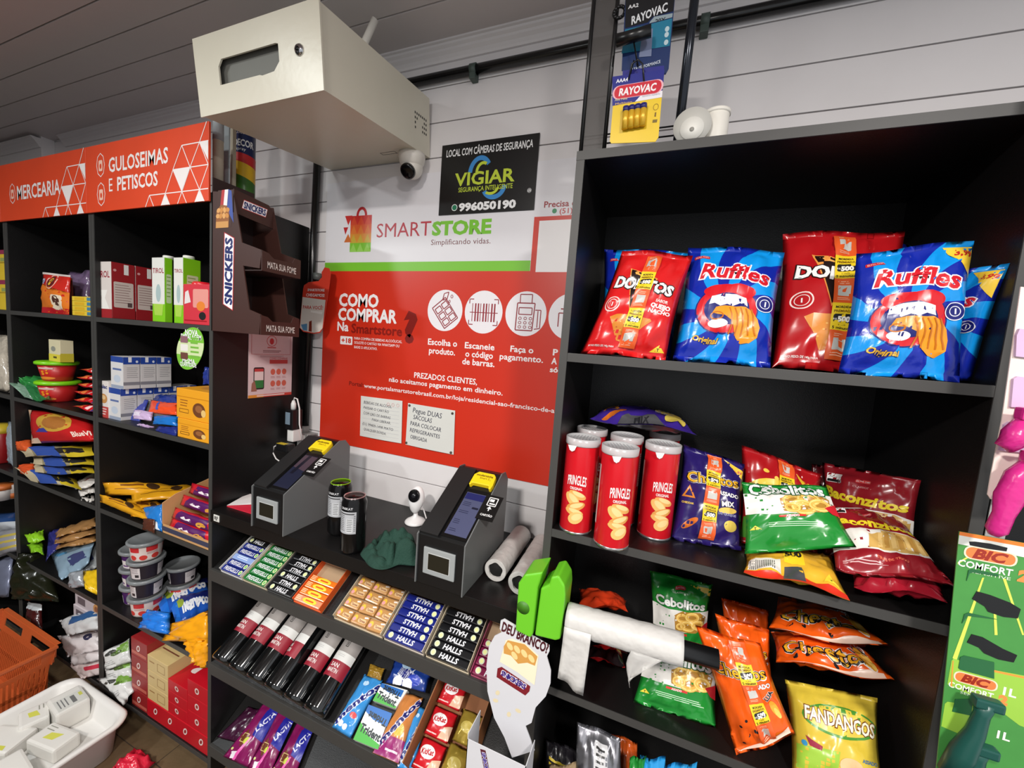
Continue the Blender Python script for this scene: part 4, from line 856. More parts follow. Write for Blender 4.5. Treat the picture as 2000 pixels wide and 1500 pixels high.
cbag('orange cheese puff bag with promo strip standing at the shelf edge', [(1358, 1226), (1485, 1262), (1553, 1440), (1438, 1482)], -.335, -.285, .030, OR_, pr_cheetos(), S3, strip=strip_fn(.60, .24, .02, .96))
cbag('orange cheese puff bag behind the front puff bag', [(1402, 1160), (1508, 1190), (1520, 1345), (1432, 1330)], -.205, -.15, .026, OR_, pr_cheetos(), S3, strip=strip_fn(.60, .22, .02, .8, .4))
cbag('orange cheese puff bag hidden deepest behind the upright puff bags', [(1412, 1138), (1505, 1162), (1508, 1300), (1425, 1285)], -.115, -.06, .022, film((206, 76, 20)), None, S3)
cbag('yellow corn snack bag standing under the toppled puff bags', [(1540, 1288), (1722, 1322), (1738, 1530), (1555, 1478)], -.335, -.25, .030, YE_, pr_fand, S3)
bag('crisp_bag', 'orange cheese puff bag toppled over the yellow corn bag', CB, [at(1505, 1232, -.11), at(1690, 1262, -.09), at(1748, 1330, -.215), at(1515, 1292, -.225)], .026, OR_, pr_cheetos(dn=.42), None)
bag('crisp_bag', 'orange cheese puff bag topmost of the toppled pair', CB, [at(1520, 1168, -.09), at(1650, 1195, -.07), at(1740, 1268, -.19), at(1500, 1232, -.20)], .026, OR_, pr_cheetos(dn=.42), None)
# fourth shelf, mostly below the picture
def dbag(label, px, yb, yt, T, mat, pr, rest, **k):
    c = quad(px, [yt, yt, yb, yb])
    for q in (2, 3): c[q].z = S4 + .002
    return bag('crisp_bag', label, CB, c, T, mat, pr, **k)
dbag('silver cheese snack bag standing upside down below the onion ring bag', [(1128, 1408), (1212, 1440), (1235, 1590), (1120, 1560)], -.29, -.20, .026, SV_, lambda P, a: (P.rrect(.42, a*.52, .72, a*.90, .02, (214, 214, 216)), P.lines(.46, a*.84, .68, 4, a*.05, a*.02, (60, 60, 60)), P.text('Cheetos', .74, a*.36, .15, (238, 190, 50), bold=.02, rot=222, out=((24, 22, 24), .07)), P.poly([(0, 0), (.3, 0), (.24, a*.4), (0, a*.5)], (40, 50, 140))), None)
dbag('black snack bag with yellow letters beside the silver bag', [(1066, 1440), (1135, 1470), (1140, 1590), (1060, 1560)], -.27, -.20, .022, film((26, 24, 28)), lambda P, a: P.lines(.1, a*.75, .9, 2, .09, .05, (206, 180, 50)), None)
dbag('brown wrapped snack bag sunk in front of the black bag', [(1072, 1495), (1125, 1490), (1140, 1590), (1065, 1580)], -.33, -.30, .018, film((150, 128, 96)), None, None)
dbag('orange cheese snack bag squeezed behind the silver bag', [(1195, 1432), (1245, 1450), (1250, 1590), (1205, 1580)], -.20, -.14, .018, film((196, 86, 30)), None, None)
dbag('green snack bag low on the bottom crisp shelf', [(1230, 1480), (1262, 1478), (1272, 1590), (1232, 1580)], -.30, -.26, .016, GR_, None, None)
dbag('light blue crisp bag on the bottom crisp shelf beside the green bag', [(1250, 1478), (1300, 1480), (1312, 1600), (1255, 1590)], -.31, -.26, .018, film((40, 150, 214)), lambda P, a: P.ell(.5, a*.85, .2, .06, (206, 60, 50)), None)
dbag('light blue crisp bag with a red crest further along the bottom crisp shelf', [(1300, 1494), (1362, 1488), (1375, 1610), (1305, 1600)], -.31, -.26, .018, film((40, 150, 214)), lambda P, a: P.ell(.5, a*.9, .2, .06, (206, 60, 50)), None)
UNIT = None
# ---- bag roll holder clamped to the panel
LG = M((104, 190, 40), .33, var=.03)
rh = thing('bag_roll_holder', 'lime green plastic bag roll holder with a black bar, clamped to the panel', 'roll holder', (-.18, -.40, .97))
def rh_prism(poly, y0, y1, nm):
    g = G(); pp = [(at(x, y, y0).x, at(x, y, y0).z) for x, y in poly]
    g.prism(pp, lambda a, b, d: Vector((a, d, b)), y0, y1, LG)
    o = child(g, nm, rh); md = o.modifiers.new('bevel', 'BEVEL'); md.width = .004; md.segments = 3; md.limit_method = 'ANGLE'; return o
rh_prism([(1006, 1232), (1012, 1140), (1024, 1123), (1060, 1118), (1050, 1150), (1040, 1240), (1036, 1247)], -.405, -.338, 'clamp_half')
rh_prism([(1044, 1242), (1056, 1150), (1072, 1142), (1076, 1128), (1091, 1125), (1103, 1145), (1104, 1165), (1094, 1250), (1084, 1252)], -.405, -.338, 'clamp_half')
p = at(1022, 1187, -.405); child(G().tube([p + Vector((0, .012, 0)), p + Vector((0, -.0006, 0))], .0135, M((60, 118, 22), .5), 20), 'hole', rh)  # darker green disc, shade of a recess put into its colour
b0 = at(1090, 1200, -.385); b1 = at(1404, 1282, -.385); b1.z = b0.z + .012
child(G().tube([b0, b1], .0165, M((14, 14, 15), .35), 20), 'bar', rh)
ax = (b1 - b0).normalized()
PLW = M((198, 196, 192), .38, bump=.35, bscale=38, var=.06)
PLT = M((226, 224, 220), .3, bump=.4, bscale=30, var=.05, alpha=.45)
rl = thing('bag_roll', 'roll of thin white plastic bags on the black bar, two bags hanging', 'bag roll', b0 + Vector((.07, 0, -.03)))
q0 = b0 + ax*.020; q1 = b0 + ax*.232; g = G(); n = 22; rr = [.028 + .0016*noise.noise(Vector((i*.9, 3, 1))) for i in range(n+1)]
g.tube([q0 + (q1-q0)*(i/n) for i in range(n+1)], rr, PLW, 28); child(g, 'roll', rl)
def sheet(name, top, mat, n=12):
    """strip of plastic hanging from the roll: list of (left, right) points"""
    g = G(); vs = []; fs = []; m_ = 8
    for j, (a, b) in enumerate(top):
        for i in range(m_+1):
            u = i/m_; p = a*(1-u) + b*u; p = p + Vector((0, .004*sin(u*9 + j*.8) * (j/len(top)), 0)); vs.append(p)
    for j in range(len(top)-1):
        for i in range(m_): fs.append((j*(m_+1)+i, j*(m_+1)+i+1, (j+1)*(m_+1)+i+1, (j+1)*(m_+1)+i))
    g.add(vs, fs, mat, True); o = child(g, name, rl); sl = o.modifiers.new('thick', 'SOLIDIFY'); sl.thickness = .0006; return o
a0 = q0 + Vector((.0, -.030, 0)); a1 = a0 + ax*.052
zb = at(1098, 1325, -.415).z
sheet('hanging_bag', [(a0 + Vector((-.003*k/6, 0, -(a0.z - zb)*k/6)), a1 + Vector((-.004*k/6, 0, -(a1.z - zb + .022)*k/6))) for k in range(7)], PLW)
a0 = q0 + ax*.125 + Vector((0, -.025, -.012)); a1 = q0 + ax*.178 + Vector((0, -.027, -.012))
sheet('loose_bag', [(a0 + Vector((-.006*sin(k*.8), 0, -.014*k)), a1 + Vector((-.0105*k, 0, -.0115*k))) for k in range(6)], PLT)
# ---- razors hanging at the right
def HG(px, py, y): return at(px, py, y)
yk = -.395
rz = thing('razor_strip', 'green hanging card strip of disposable razors', 'razor card', at(1900, 1480, yk))
cp = [(1874, 1038), (2030, 1066), (2015, 1560), (1826, 1530)]
def quadplate(g, px, y, th, mat):
    pts = [at(a, b, y) for a, b in px]; k = len(pts)
    g.add(pts + [q + Vector((0, th, 0)) for q in pts], [tuple(range(k)), tuple(range(k, 2*k))[::-1]] + [(i, (i+1) % k, k+(i+1) % k, k+i) for i in range(k)], mat)
g = G(); quadplate(g, cp, yk, .0015, M((70, 142, 66), .4, var=.12, vscale=30)); child(g, 'card', rz)
P = Pr(.35)
def hz(*pts): return [(at(a, b, yk).x, at(a, b, yk).z) for a, b in pts]
P.poly(hz((1874, 1038), (2020, 1064), (2020, 1072), (1873, 1045)), (232, 124, 44)); P.poly(hz((1873, 1045), (2020, 1072), (2018, 1092), (1871, 1062)), (220, 222, 214))
for a, b, c_, d in (((1918, 1128), (1922, 1128), (1868, 1290), (1860, 1285)), ((1870, 1098), (1900, 1080), (1900, 1084), (1870, 1102)), ((1958, 1130), (1964, 1130), (2000, 1240), (1996, 1240)), ((1940, 1190), (1945, 1190), (1948, 1240), (1942, 1240))): P.poly(hz(a, b, c_, d), (206, 220, 90))
P.poly(hz((1858, 1290), (1862, 1286), (1940, 1308), (2005, 1320), (2000, 1420), (1990, 1416), (1940, 1378), (1850, 1336)), (150, 196, 70)); P.poly(hz((1845, 1374), (1850, 1370), (1905, 1378), (1890, 1440), (1838, 1418)), (150, 196, 70))
for x, y, s in ((1934, 1086, 1.0), (1905, 1330, .85)):
    q = hz((x - 32*s, y - 14*s), (x + 32*s, y + 14*s)); cx, cz = (q[0][0]+q[1][0])/2, (q[0][1]+q[1][1])/2
    P.rrect(cx - .027*s, cz - .0095*s, cx + .027*s, cz + .0095*s, .008*s, (226, 216, 190)); P.rrect(cx - .025*s, cz - .008*s, cx + .025*s, cz + .008*s, .007*s, (226, 126, 66)); P.text('BIC', cx, cz, .0185*s, (150, 44, 28), bold=.05, shear=.25, width=.036*s)
    P.text('COMFORT', cx - .003, cz - .0175*s, .0135*s, (232, 236, 226), bold=.03, width=.056*s); P.text('2', cx + .036*s, cz - .019*s, .02*s, (232, 140, 70), bold=.08); P.text('SENSITIVE', cx + .004, cz - .0265*s, .006*s, (220, 230, 210), width=.04*s)
for pl in (((1856, 1340), (1860, 1290), (1862, 1290), (1859, 1340)), ((1940, 1308), (2004, 1322), (2004, 1326), (1940, 1312))): P.poly(hz(*pl), (232, 150, 60))
for (x, y) in ((1972, 1352), (1960, 1437)): q = hz((x, y))[0]; P.text('1L', q[0], q[1], .016, (236, 236, 226), bold=.03)
P.build('print', rz, plane_fn((0, yk, 0), (1, 0, 0), (0, 0, 1)))
g = G()
for px in ([(1893, 1058), (1905, 1058), (1935, 1062), (1968, 1070), (1966, 1077), (1930, 1072), (1895, 1065)], [(1899, 1170), (1908, 1155), (1936, 1163), (1975, 1178), (1994, 1190), (1988, 1208), (1960, 1205), (1930, 1195), (1924, 1185)], [(1889, 1255), (1898, 1239), (1920, 1245), (1960, 1268), (1987, 1280), (1980, 1294), (1950, 1288), (1922, 1276), (1912, 1265)]):
    g = G(); quadplate(g, px, yk - .001, .0008, M((16, 18, 20), .5)); child(g, 'cut_out', rz)
g = G()
for px in ([(1888, 1135), (1892, 1114), (1900, 1112), (1950, 1122), (1950, 1126), (1900, 1118), (1894, 1120)], [(1879, 1218), (1884, 1200), (1892, 1197), (1948, 1210), (1890, 1203)], [(1872, 1305), (1876, 1284), (1884, 1281), (1942, 1294), (1942, 1326), (1875, 1308)], [(1860, 1390), (1866, 1366), (1900, 1366), (1897, 1398)]):
    g = G(); quadplate(g, px, yk - .0012, .001, M((36, 98, 56), .45)); child(g, 'blister_flap', rz)
def razor(label, pts, r, mat, grp, head):
    t = thing('razor', label, 'razor', pts[-1], grp)
    child(G().tube(pts, r, mat, 12), 'handle', t)
    h0 = pts[0]; child(G().box((h0.x - head, h0.y - .010, h0.z - .006), (h0.x + head, h0.y + .004, h0.z + .008), mat, .003), 'razor_head', t)
TG = M((22, 74, 66), .35, var=.1)
razor('dark green disposable razor on the green card, upper of two', [at(1925, 1372, yk - .02), at(1918, 1395, yk - .022), at(1905, 1430, yk - .022), at(1880, 1470, yk - .02), at(1855, 1510, yk - .018)], [.011, .008, .010, .014, .013], TG, None, .015)
razor('dark green disposable razor on the green card, lower of two', [at(1917, 1462, yk - .02), at(1910, 1480, yk - .022), at(1898, 1520, yk - .022), at(1880, 1560, yk - .02)], [.010, .008, .010, .013], TG, None, .014)
pk = thing('razor_strip', 'pale pink hanging card strip of pink razors', 'razor card', at(1960, 1060, -.40)); yp = -.41
g = G(); quadplate(g, [(1994, 560), (2080, 570), (2060, 985), (1935, 975), (1929, 966), (1935, 930), (1957, 820)], yp, .0015, M((232, 214, 206), .45, var=.05)); child(g, 'card', pk)
g = G()
for px in ([(1986, 655), (1992, 642), (2060, 650), (2055, 704), (1984, 696)], [(1975, 795), (1980, 740), (1988, 735), (2060, 745), (2050, 800)], [(1954, 880), (1962, 830), (1972, 824), (2050, 830), (2040, 888)]): g = G(); quadplate(g, px, yp - .004, .004, M((206, 176, 208), .3)); child(g, 'blister', pk)
xh = at(2055, 600, yp).x
child(G().box((xh - .012, yp + .0005, at(2055, 600, yp).z - .02), (xh + .012, yp + .0015, 1.99), M((206, 206, 206), .3, alpha=.5)), 'hanging_strip', pk); child(G().tube([(xh, yp + .001, 1.985), (xh, yp + .03, 2.0), (xh, YF + .02, 1.965), (xh, YF + .05, ZT + .003)], .002, M((150, 150, 150), .3, metal=.8), 8), 'hook', pk)
child(G().box((xh - .010, yk + .002, at(1980, 1060, yk).z - .02), (xh + .010, yk + .003, at(2055, 980, yp).z + .03), M((206, 206, 206), .3, alpha=.5)), 'hanging_strip', rz)
PK = M((206, 44, 132), .25, bump=.2, bscale=60, var=.1)
for lb, pl, rr_ in (('glossy pink razor on the pink card, upper of two', [(2010, 815), (1985, 850), (1970, 870), (1978, 880)], [.009, .014, .012, .005]), ('glossy pink razor hanging lowest on the pink card', [(2020, 900), (1990, 930), (1972, 970), (1960, 1005), (1946, 1035), (1940, 1046)], [.009, .013, .014, .010, .0105, .005])):
    pts = [at(a, b, yp - .022) for a, b in pl]; t = thing('razor', lb, 'razor', pts[-1]); child(G().tube(pts, rr_, PK, 14), 'handle', t); h0 = pts[0]; child(G().box((h0.x - .012, h0.y - .01, h0.z - .004), (h0.x + .012, h0.y + .006, h0.z + .012), PK, .003), 'razor_head', t)
# ---- battery rack on top of the unit
BKM = M((20, 20, 21), .3, var=.1); yr = -.27
rk = thing('wire_rack', 'tall black wire display rack for batteries standing on the shelving unit', 'rack', (-.09, yr, ZT))
xl0, xl1 = at(1147, 150, yr).x, at(1193, 150, yr).x; xr = at(1342, 100, yr).x
g = G(); 
for x in (xl0, xl1): child(G().tube([(x, yr, ZT), (x, yr, 2.472)], .0042, BKM, 10), 'post', rk)
child(G().box((xl0, yr + .001, ZT + .006), (xl1, yr + .003, 2.472), M((84, 80, 78), .5, alpha=.75), .0), 'side_sheet', rk)
child(G().tube([(xr, yr, ZT), (xr + .006, yr, 2.472)], .0085, M((40, 44, 52), .18, metal=.5), 14), 'post', rk)
for z in (1.975, 1.992, 2.010): child(G().tube([(xl0, yr + .004, z), (xr, yr + .004, z)], .0016, BKM, 8), 'wire', rk)
child(G().tube([(xl0 - .005, yr, ZT + .006), (xr, yr, ZT + .006)], .004, BKM, 8), 'foot_wire', rk)
p = at(1210, 24, yr - .01); g = G()
for k in range(12):
    a, b = 2*pi*k/12, 2*pi*(k+1)/12; g.tube([p + Vector((.011*cos(a), 0, .011*sin(a))), p + Vector((.011*cos(b), 0, .011*sin(b)))], .0035, BKM, 6)
child(g, 'eyelet', rk)
h0 = at(1204, 80, yr - .045); h1 = at(1272, 60, yr - .045); child(G().tube([h0, h1], .0105, BKM, 14), 'price_rail', rk)
child(G().tube([at(1236, 70, yr - .04), at(1246, 130, yr - .04), at(1238, 118, yr - .045), at(1230, 150, yr - .04)], .0015, BKM, 6), 'hook', rk); child(G().tube([at(1228, 155, yr - .052), at(1234, 125, yr - .052), at(1246, 116, yr - .052), at(1255, 125, yr - .052), at(1258, 158, yr - .052)], .0015, BKM, 6), 'hook', rk)
def card(name, label, cat, px, y, mat, f, th=.0015):
    t = thing(name, label, cat, at((px[2][0]+px[3][0])/2, (px[2][1]+px[3][1])/2, y)); g = G(); quadplate(g, px, y, th, mat); child(g, 'card', t); P = Pr(.35); f(P, lambda *pts: [(at(a, b, y).x, at(a, b, y).z) for a, b in pts]); P.build('print', t, plane_fn((0, y, 0), (1, 0, 0), (0, 0, 1))); return t
def tx(P, q, s, x, y, w, h, c, rot=0, **k):
    a = q((x - w/2, y), (x + w/2, y)); d = q((x, y - h/2), (x, y + h/2)); P.text(s, q((x, y))[0][0], q((x, y))[0][1], (d[0][1] - d[1][1])/.7, c, width=a[1][0]-a[0][0], rot=rot, **k)
def f1(P, q):
    P.poly(q((1196, 150), (1298, 136), (1294, 177), (1252, 186), (1240, 199), (1196, 207)), (34, 40, 130)); P.poly(q((1252, 186), (1294, 177), (1293, 190), (1240, 199)), (236, 232, 236))
    for k, (c_, s) in enumerate((((236, 180, 190), 1.0), ((204, 36, 54), .93))):
        a = q((1245, 175)); P.rrect(a[0][0] - .046*s, a[0][1] - .0125*s, a[0][0] + .046*s, a[0][1] + .0125*s, .0115*s, c_)
    tx(P, q, 'RAYOVAC', 1245, 175, 72, 14, (246, 240, 240), bold=.035, shear=.1); tx(P, q, 'AAA4', 1215, 157, 23, 7, (236, 236, 240), bold=.03); tx(P, q, 'Alta Pilha', 1213, 194, 24, 4, (230, 220, 160)); tx(P, q, 'Multiuso', 1218, 201, 32, 4, (236, 190, 90)); tx(P, q, 'RESISTENTE A VAZAMENTO', 1272, 186, 34, 3, (90, 90, 120))
    a = q((1281, 209)); P.ring(a[0][0], a[0][1], .005, .006, .001, (150, 120, 20), n=12); P.poly(q((1279, 220), (1282, 219), (1281, 228), (1278, 228)), (120, 90, 20)); P.poly(q((1275, 234), (1284, 233), (1283, 239), (1274, 240)), (120, 100, 30))
bt = card('battery_pack', 'yellow and blue blister card of four small batteries', 'batteries', [(1202, 152), (1297, 137), (1286, 268), (1280, 277), (1194, 280), (1191, 276)], yr - .050, M((232, 196, 40), .35, var=.03), f1)
for k in range(4):
    x = 1223 + 11.5*k; y0 = 210 - 2*k; g = G(); a = at(x, y0, yr - .056); b = at(x - 3, y0 + 42, yr - .056)
    g.tube([b, a], .0058, M((224, 178, 50), .3, metal=.3), 14); bat = child(g, 'battery', bt); g = G(); g.tube([b + (a-b)*.80, a + (a-b)*.02], .0061, M((40, 40, 110), .3), 14); g.obj('battery_top', bat, origin=Vector(bt.location))
def f2(P, q):
    P.poly(q((1222, 0), (1318, -10), (1315, 22), (1275, 33), (1265, 44), (1221, 55)), (16, 18, 22)); P.poly(q((1270, 42), (1278, 33), (1314, 26), (1313, 34), (1268, 46)), (150, 166, 172)); tx(P, q, 'RAYOVAC', 1268, 27, 70, 16, (226, 228, 230), bold=.03, shear=.15, rot=10); tx(P, q, 'AA2', 1237, 12, 20, 7, (220, 220, 220), bold=.03); tx(P, q, '20X', 1290, 40, 20, 8, (30, 40, 50), bold=.03); tx(P, q, 'ALTA PERFORMANCE', 1260, 129, 58, 6, (206, 214, 226), bold=.02, rot=7)
    P.poly(q((1221, 58), (1268, 48), (1313, 36), (1308, 90), (1214, 105)), (34, 120, 150)); P.poly(q((1255, 60), (1275, 56), (1272, 110), (1248, 112)), (120, 130, 160))
    for x, y in ((1303, 57), (1302, 68), (1301, 83)): a = q((x, y)); P.ell(a[0][0], a[0][1], .004, .005, (190, 210, 216), n=10)
card('battery_pack', 'dark blue and black blister card of batteries hanging on the rack', 'batteries', [(1222, -14), (1320, -24), (1306, 134), (1300, 145), (1222, 140), (1214, 138)], yr - .020, M((26, 48, 96), .35, var=.05), f2)
card('battery_pack', 'plain blue blister card half hidden behind the yellow battery card', 'batteries', [(1216, 138), (1297, 128), (1296, 160), (1216, 170)], yr - .036, M((38, 40, 130), .4), lambda P, q: tx(P, q, 'ALTA', 1240, 146, 18, 4, (120, 130, 190)))
# spools on top of the unit
TW = M((216, 214, 206), .4, trans=.2, var=.03); yy = -.312
p = at(1350, 262, yy); t = thing('tape_spool', 'translucent white plastic spool lying on its rim on the unit', 'spool', (p.x, yy, ZT)); r = .032
local(G().tube([(0, -.010, r), (0, -.008, r)], r, TW, 32), 'flange', t); local(G().tube([(.006, -.009, r), (.006, .020, r)], r*.58, M((224, 222, 214), .5), 28), 'hub', t); local(G().tube([(.006, .020, r), (.006, .022, r)], r, TW, 32), 'flange', t); local(G().tube([(.0, -.0125, r - .006), (.0, -.0095, r - .006)], r*.62, M((226, 224, 216), .45), 28), 'front_boss', t); local(G().tube([(0, -.0130, r - .008), (0, -.0122, r - .008)], .004, M((150, 148, 140), .6), 12), 'axle_hole', t)
p = at(1396, 255, yy + .02); t = thing('thread_cone', 'white plastic cylinder standing behind the spool', 'cylinder', (p.x, yy + .02, ZT)); local(G().lathe([(.020, 0), (.022, .004), (.022, .062), (.019, .066), (.016, .066)], M((226, 222, 212), .5), 28), 'cylinder_wall', t); local(G().lathe([(.0235, .058), (.0235, .064)], M((232, 228, 218), .5), 28), 'rim', t)
# ------------------------------------------------------------------ on the counter
ZC = .967
DKG = M((16, 16, 17), .38, var=.1); GRY = M((104, 106, 106), .42, var=.04)
def terminal(x0, x1, label, lit):
    t = thing('payment_terminal', label, 'terminal', ((x0+x1)/2, -.24, ZC)); w_ = x1 - x0
    pf = [(-.352, ZC), (-.352, 1.088), (-.158, 1.203), (-.135, 1.201), (-.115, 1.178), (-.115, ZC)]
    g = G(); g.prism(pf, lambda a, b, d: Vector((d, a, b)), x0 + .003, x1 - .003, DKG); child(g, 'body', t)
    pf2 = [(-.356, ZC), (-.356, 1.090), (-.158, 1.207), (-.133, 1.205), (-.112, 1.180), (-.112, ZC)]
    for a in (x0, x1 - .003):
        g = G(); g.prism(pf2, lambda p, q, d: Vector((d, p, q)), a, a + .003, GRY); child(g, 'side_plate', t)
    A = Vector((x0 + .003, -.352, 1.088)); sv = (Vector((0, -.158, 1.203)) - Vector((0, -.352, 1.088))); L = sv.length; sv.normalize(); nv = Vector((0, -sv.z, sv.y))
    wi = w_ - .006
    def SP(u, s, n): return A + Vector((u*wi, 0, 0)) + sv * s + nv * n
    def slab(u0, u1, s0, s1, n0, n1, mat, nm, par=t, bev=0):
        g = G(); vs = [SP(u, s, n) for n in (n0, n1) for u, s in ((u0, s0), (u1, s0), (u1, s1), (u0, s1))]
        g.add(vs, [(0,3,2,1),(4,5,6,7),(0,1,5,4),(1,2,6,5),(2,3,7,6),(3,0,4,7)], mat); return child(g, nm, t)
    slab(0, .42, .004, L - .004, 0, .008, M((22, 22, 23), .45), 'top_cover')
    slab(.44, .985, .010, .158, 0, .003, M((10, 10, 11), .25), 'screen_frame')
    sc = M((72, 76, 104), .12, emit=.06, var=.02) if lit else M((34, 36, 54), .1, emit=.03, var=.02)
    slab(.49, .955, .018, .146, .003, .0036, sc, 'screen')
    P = Pr(.2)
    if lit:
        P.rect(.50*wi, .124, .95*wi, .144, (34, 38, 92))
        for k, (a, b, n_) in enumerate(((.53, .72, 3), (.53, .74, 2), (.53, .68, 3), (.53, .70, 2))): P.lines(a*wi, .114 - .027*k, b*wi, n_, .005, .0018, (44, 48, 74))
        P.rrect(.76*wi, .098, .9*wi, .104, .002, (30, 32, 50))
    else:
        P.poly([(.50*wi, .095), (.95*wi, .085), (.95*wi, .144), (.50*wi, .144)], (70, 56, 66)); P.poly([(.58*wi, .07), (.68*wi, .07), (.72*wi, .144), (.62*wi, .144)], (24, 24, 36))  # pinkish reflection painted over the screen top, plus a dark streak
    P.build('screen_image_and_glare', t, lambda x, y: (SP(x/wi, y, .0036), nv))
    YL = M((240, 208, 24), .35, var=.02)
    g = G(); pl = [(.46, .164), (.50, .164), (.52, .171), (.90, .171), (.92, .162), (.97, .162), (.985, .176), (.96, .204), (.90, .212), (.54, .212), (.46, .200)]
    vs = [SP(u, s, .0) for u, s in pl] + [SP(u, s, .014) for u, s in pl]; k = len(pl)
    g.add(vs, [tuple(range(k))[::-1], tuple(range(k, 2*k))] + [(i, (i+1) % k, k+(i+1) % k, k+i) for i in range(k)], YL); yc = child(g, 'printer_cover', t); md = yc.modifiers.new('bevel', 'BEVEL'); md.width = .002; md.segments = 2
    P = Pr(.35); P.text('moderninha', .72*wi, .200, .010, (120, 96, 20), bold=.03); P.text('Smart 2', .74*wi, .191, .009, (120, 96, 20)); P.text('*', .88*wi, .186, .008, (120, 96, 20)); P.build('printer_lettering', t, lambda x, y: (SP(x/wi, y, .0145), nv))
    cs = slab(.93, 1.30, .075, .150, .0042, .006, M((14, 14, 15), .3), 'card_sign')
    P = Pr(.35); cx = 1.12*wi
    P.line([(cx-.011, .118), (cx+.012, .118), (cx+.012, .142), (cx-.011, .142), (cx-.011, .118)], .0025, (226, 226, 226)); P.rect(cx-.008, .130, cx+.004, .138, (226, 226, 226)); P.rect(cx-.006, .122, cx+.009, .126, (226, 226, 226)); P.rect(cx-.002, .102, cx+.001, .115, (226, 226, 226)); P.poly([(cx-.007, .108), (cx-.001, .116), (cx+.006, .108)], (226, 226, 226)); P.text('CARTÃO', cx, .089, .008, (226, 226, 226), bold=.03)
    P.build('card_symbol', t, lambda x, y: (SP(x/wi, y, .006), nv))
    # scanner window on the front
    fr = Pr(.4); zc = 1.030; xc = x0 + w_*.49
    g = G(); g.box((xc - .043, -.3570, zc - .033), (xc + .043, -.352, zc + .033), M((150, 154, 154), .4), .002); child(g, 'scanner_frame', t)
    g = G(); g.box((xc - .030, -.3576, zc - .021), (xc + .030, -.3569, zc + .021), M((190, 192, 190), .35)); child(g, 'scanner_bezel', t)
    g = G(); g.box((xc - .0285, -.3580, zc - .0195), (xc + .0285, -.3574, zc + .0195), M((34, 33, 26), .08)); child(g, 'scanner_glass', t)
terminal(-1.088, -.955, 'grey self-service payment terminal beside the black side panel, screen dark', False)
terminal(-.508, -.376, 'grey self-service payment terminal beside the white bag rolls, screen lit', True)
def drink_can(label, p, lid, r_=.0325, h=.157):
    t = thing('drink_can', label, 'can', (p[0], p[1], ZC)); BK = M((18, 17, 18), .18, metal=.3)
    local(G().lathe([(r_*.72, 0), (r_*.8, .002), (r_, .012), (r_, h - .016), (r_*.86, h - .004), (r_*.84, h - .002)], BK, 36), 'can_body', t)
    local(G().lathe([(r_*.84, h - .003), (r_*.86, h), (r_*.82, h + .0005), (r_*.78, h - .004), (.002, h - .004)], lid, 36), 'can_lid', t)
    local(G().box((-.006, -.002, h - .004), (.006, .014, h - .0025), lid, .0006), 'pull_tab', t)
    local(G().lathe([(r_*.73, 0), (r_*.745, .0025), (r_*.70, .003)], M((180, 180, 184), .2, metal=.9), 30), 'base_rim', t)
    P = Pr(.3); P.rect(-.024, .062, .030, .122, (176, 178, 182)); P.rect(-.02, .115, .025, .118, (60, 60, 62)); P.lines(-.022, .110, .0, 9, .005, .0018, (96, 98, 100)); P.rect(.004, .066, .022, .104, (200, 202, 204)); P.lines(.006, .100, .021, 7, .005, .0016, (96, 98, 100)); P.lines(.024, .110, .029, 9, .005, .0018, (96, 98, 100))
    P.text('UNIKAT', .004, .131, .009, (206, 206, 208), bold=.02, width=.034)
    P.build('print', t, cyl_fn(r_), gu=.006, origin=Vector((0, 0, 0)))
drink_can('tall black energy drink can with lime green lid, behind the other can', (-.842, -.262), M((150, 206, 30), .22, metal=.5))
drink_can('tall black energy drink can with pale pink lid, in front', (-.737, -.318), M((206, 178, 178), .2, metal=.7))
# crumpled cloth
g = G(); n = 44; vs = []
cl0 = atz(766, 1070, ZC + .02)
for j in range(n+1):
    for i in range(n+1):
        u, v = i/n*2-1, j/n*2-1; rr = sqrt(u*u+v*v); 
        k = max(abs(u), abs(v)); sc = (k / rr) if rr > 1e-6 else 1
        x, y = u*sc, v*sc; r_ = sqrt(x*x+y*y); an_ = atan2(y, x)
        ed = 1 + .14*sin(3*an_ + .6) + .10*sin(5*an_ + 2)
        h = .048 * (1 - r_**2.2) ; h *= (1 + .25*sin(2.1*x + 3*y))
        fold = abs(noise.noise(Vector((x*1.6 + 4, y*2.2, 1.5)))) * .042 + abs(noise.noise(Vector((x*3.8, y*3.2 + 7, 3.5)))) * .034
        edge = min(1, (1 - r_) * 4)
        z = max(.0015, h + (fold - .018) * edge)
        vs.append((cl0.x + x*.088*ed, cl0.y + y*.066*ed, ZC + .001 + z))
fs = [(j*(n+1)+i, j*(n+1)+i+1, (j+1)*(n+1)+i+1, (j+1)*(n+1)+i) for j in range(n) for i in range(n)]
g.add(vs, fs, M((20, 58, 46), .85, bump=.25, bscale=220, var=.15), True)
cl = tag(g.obj('cleaning_cloth'), 'crumpled dark green cloth on the counter beside the drink cans', 'cloth'); sl = cl.modifiers.new('thick', 'SOLIDIFY'); sl.thickness = .0015; sl.offset = 1
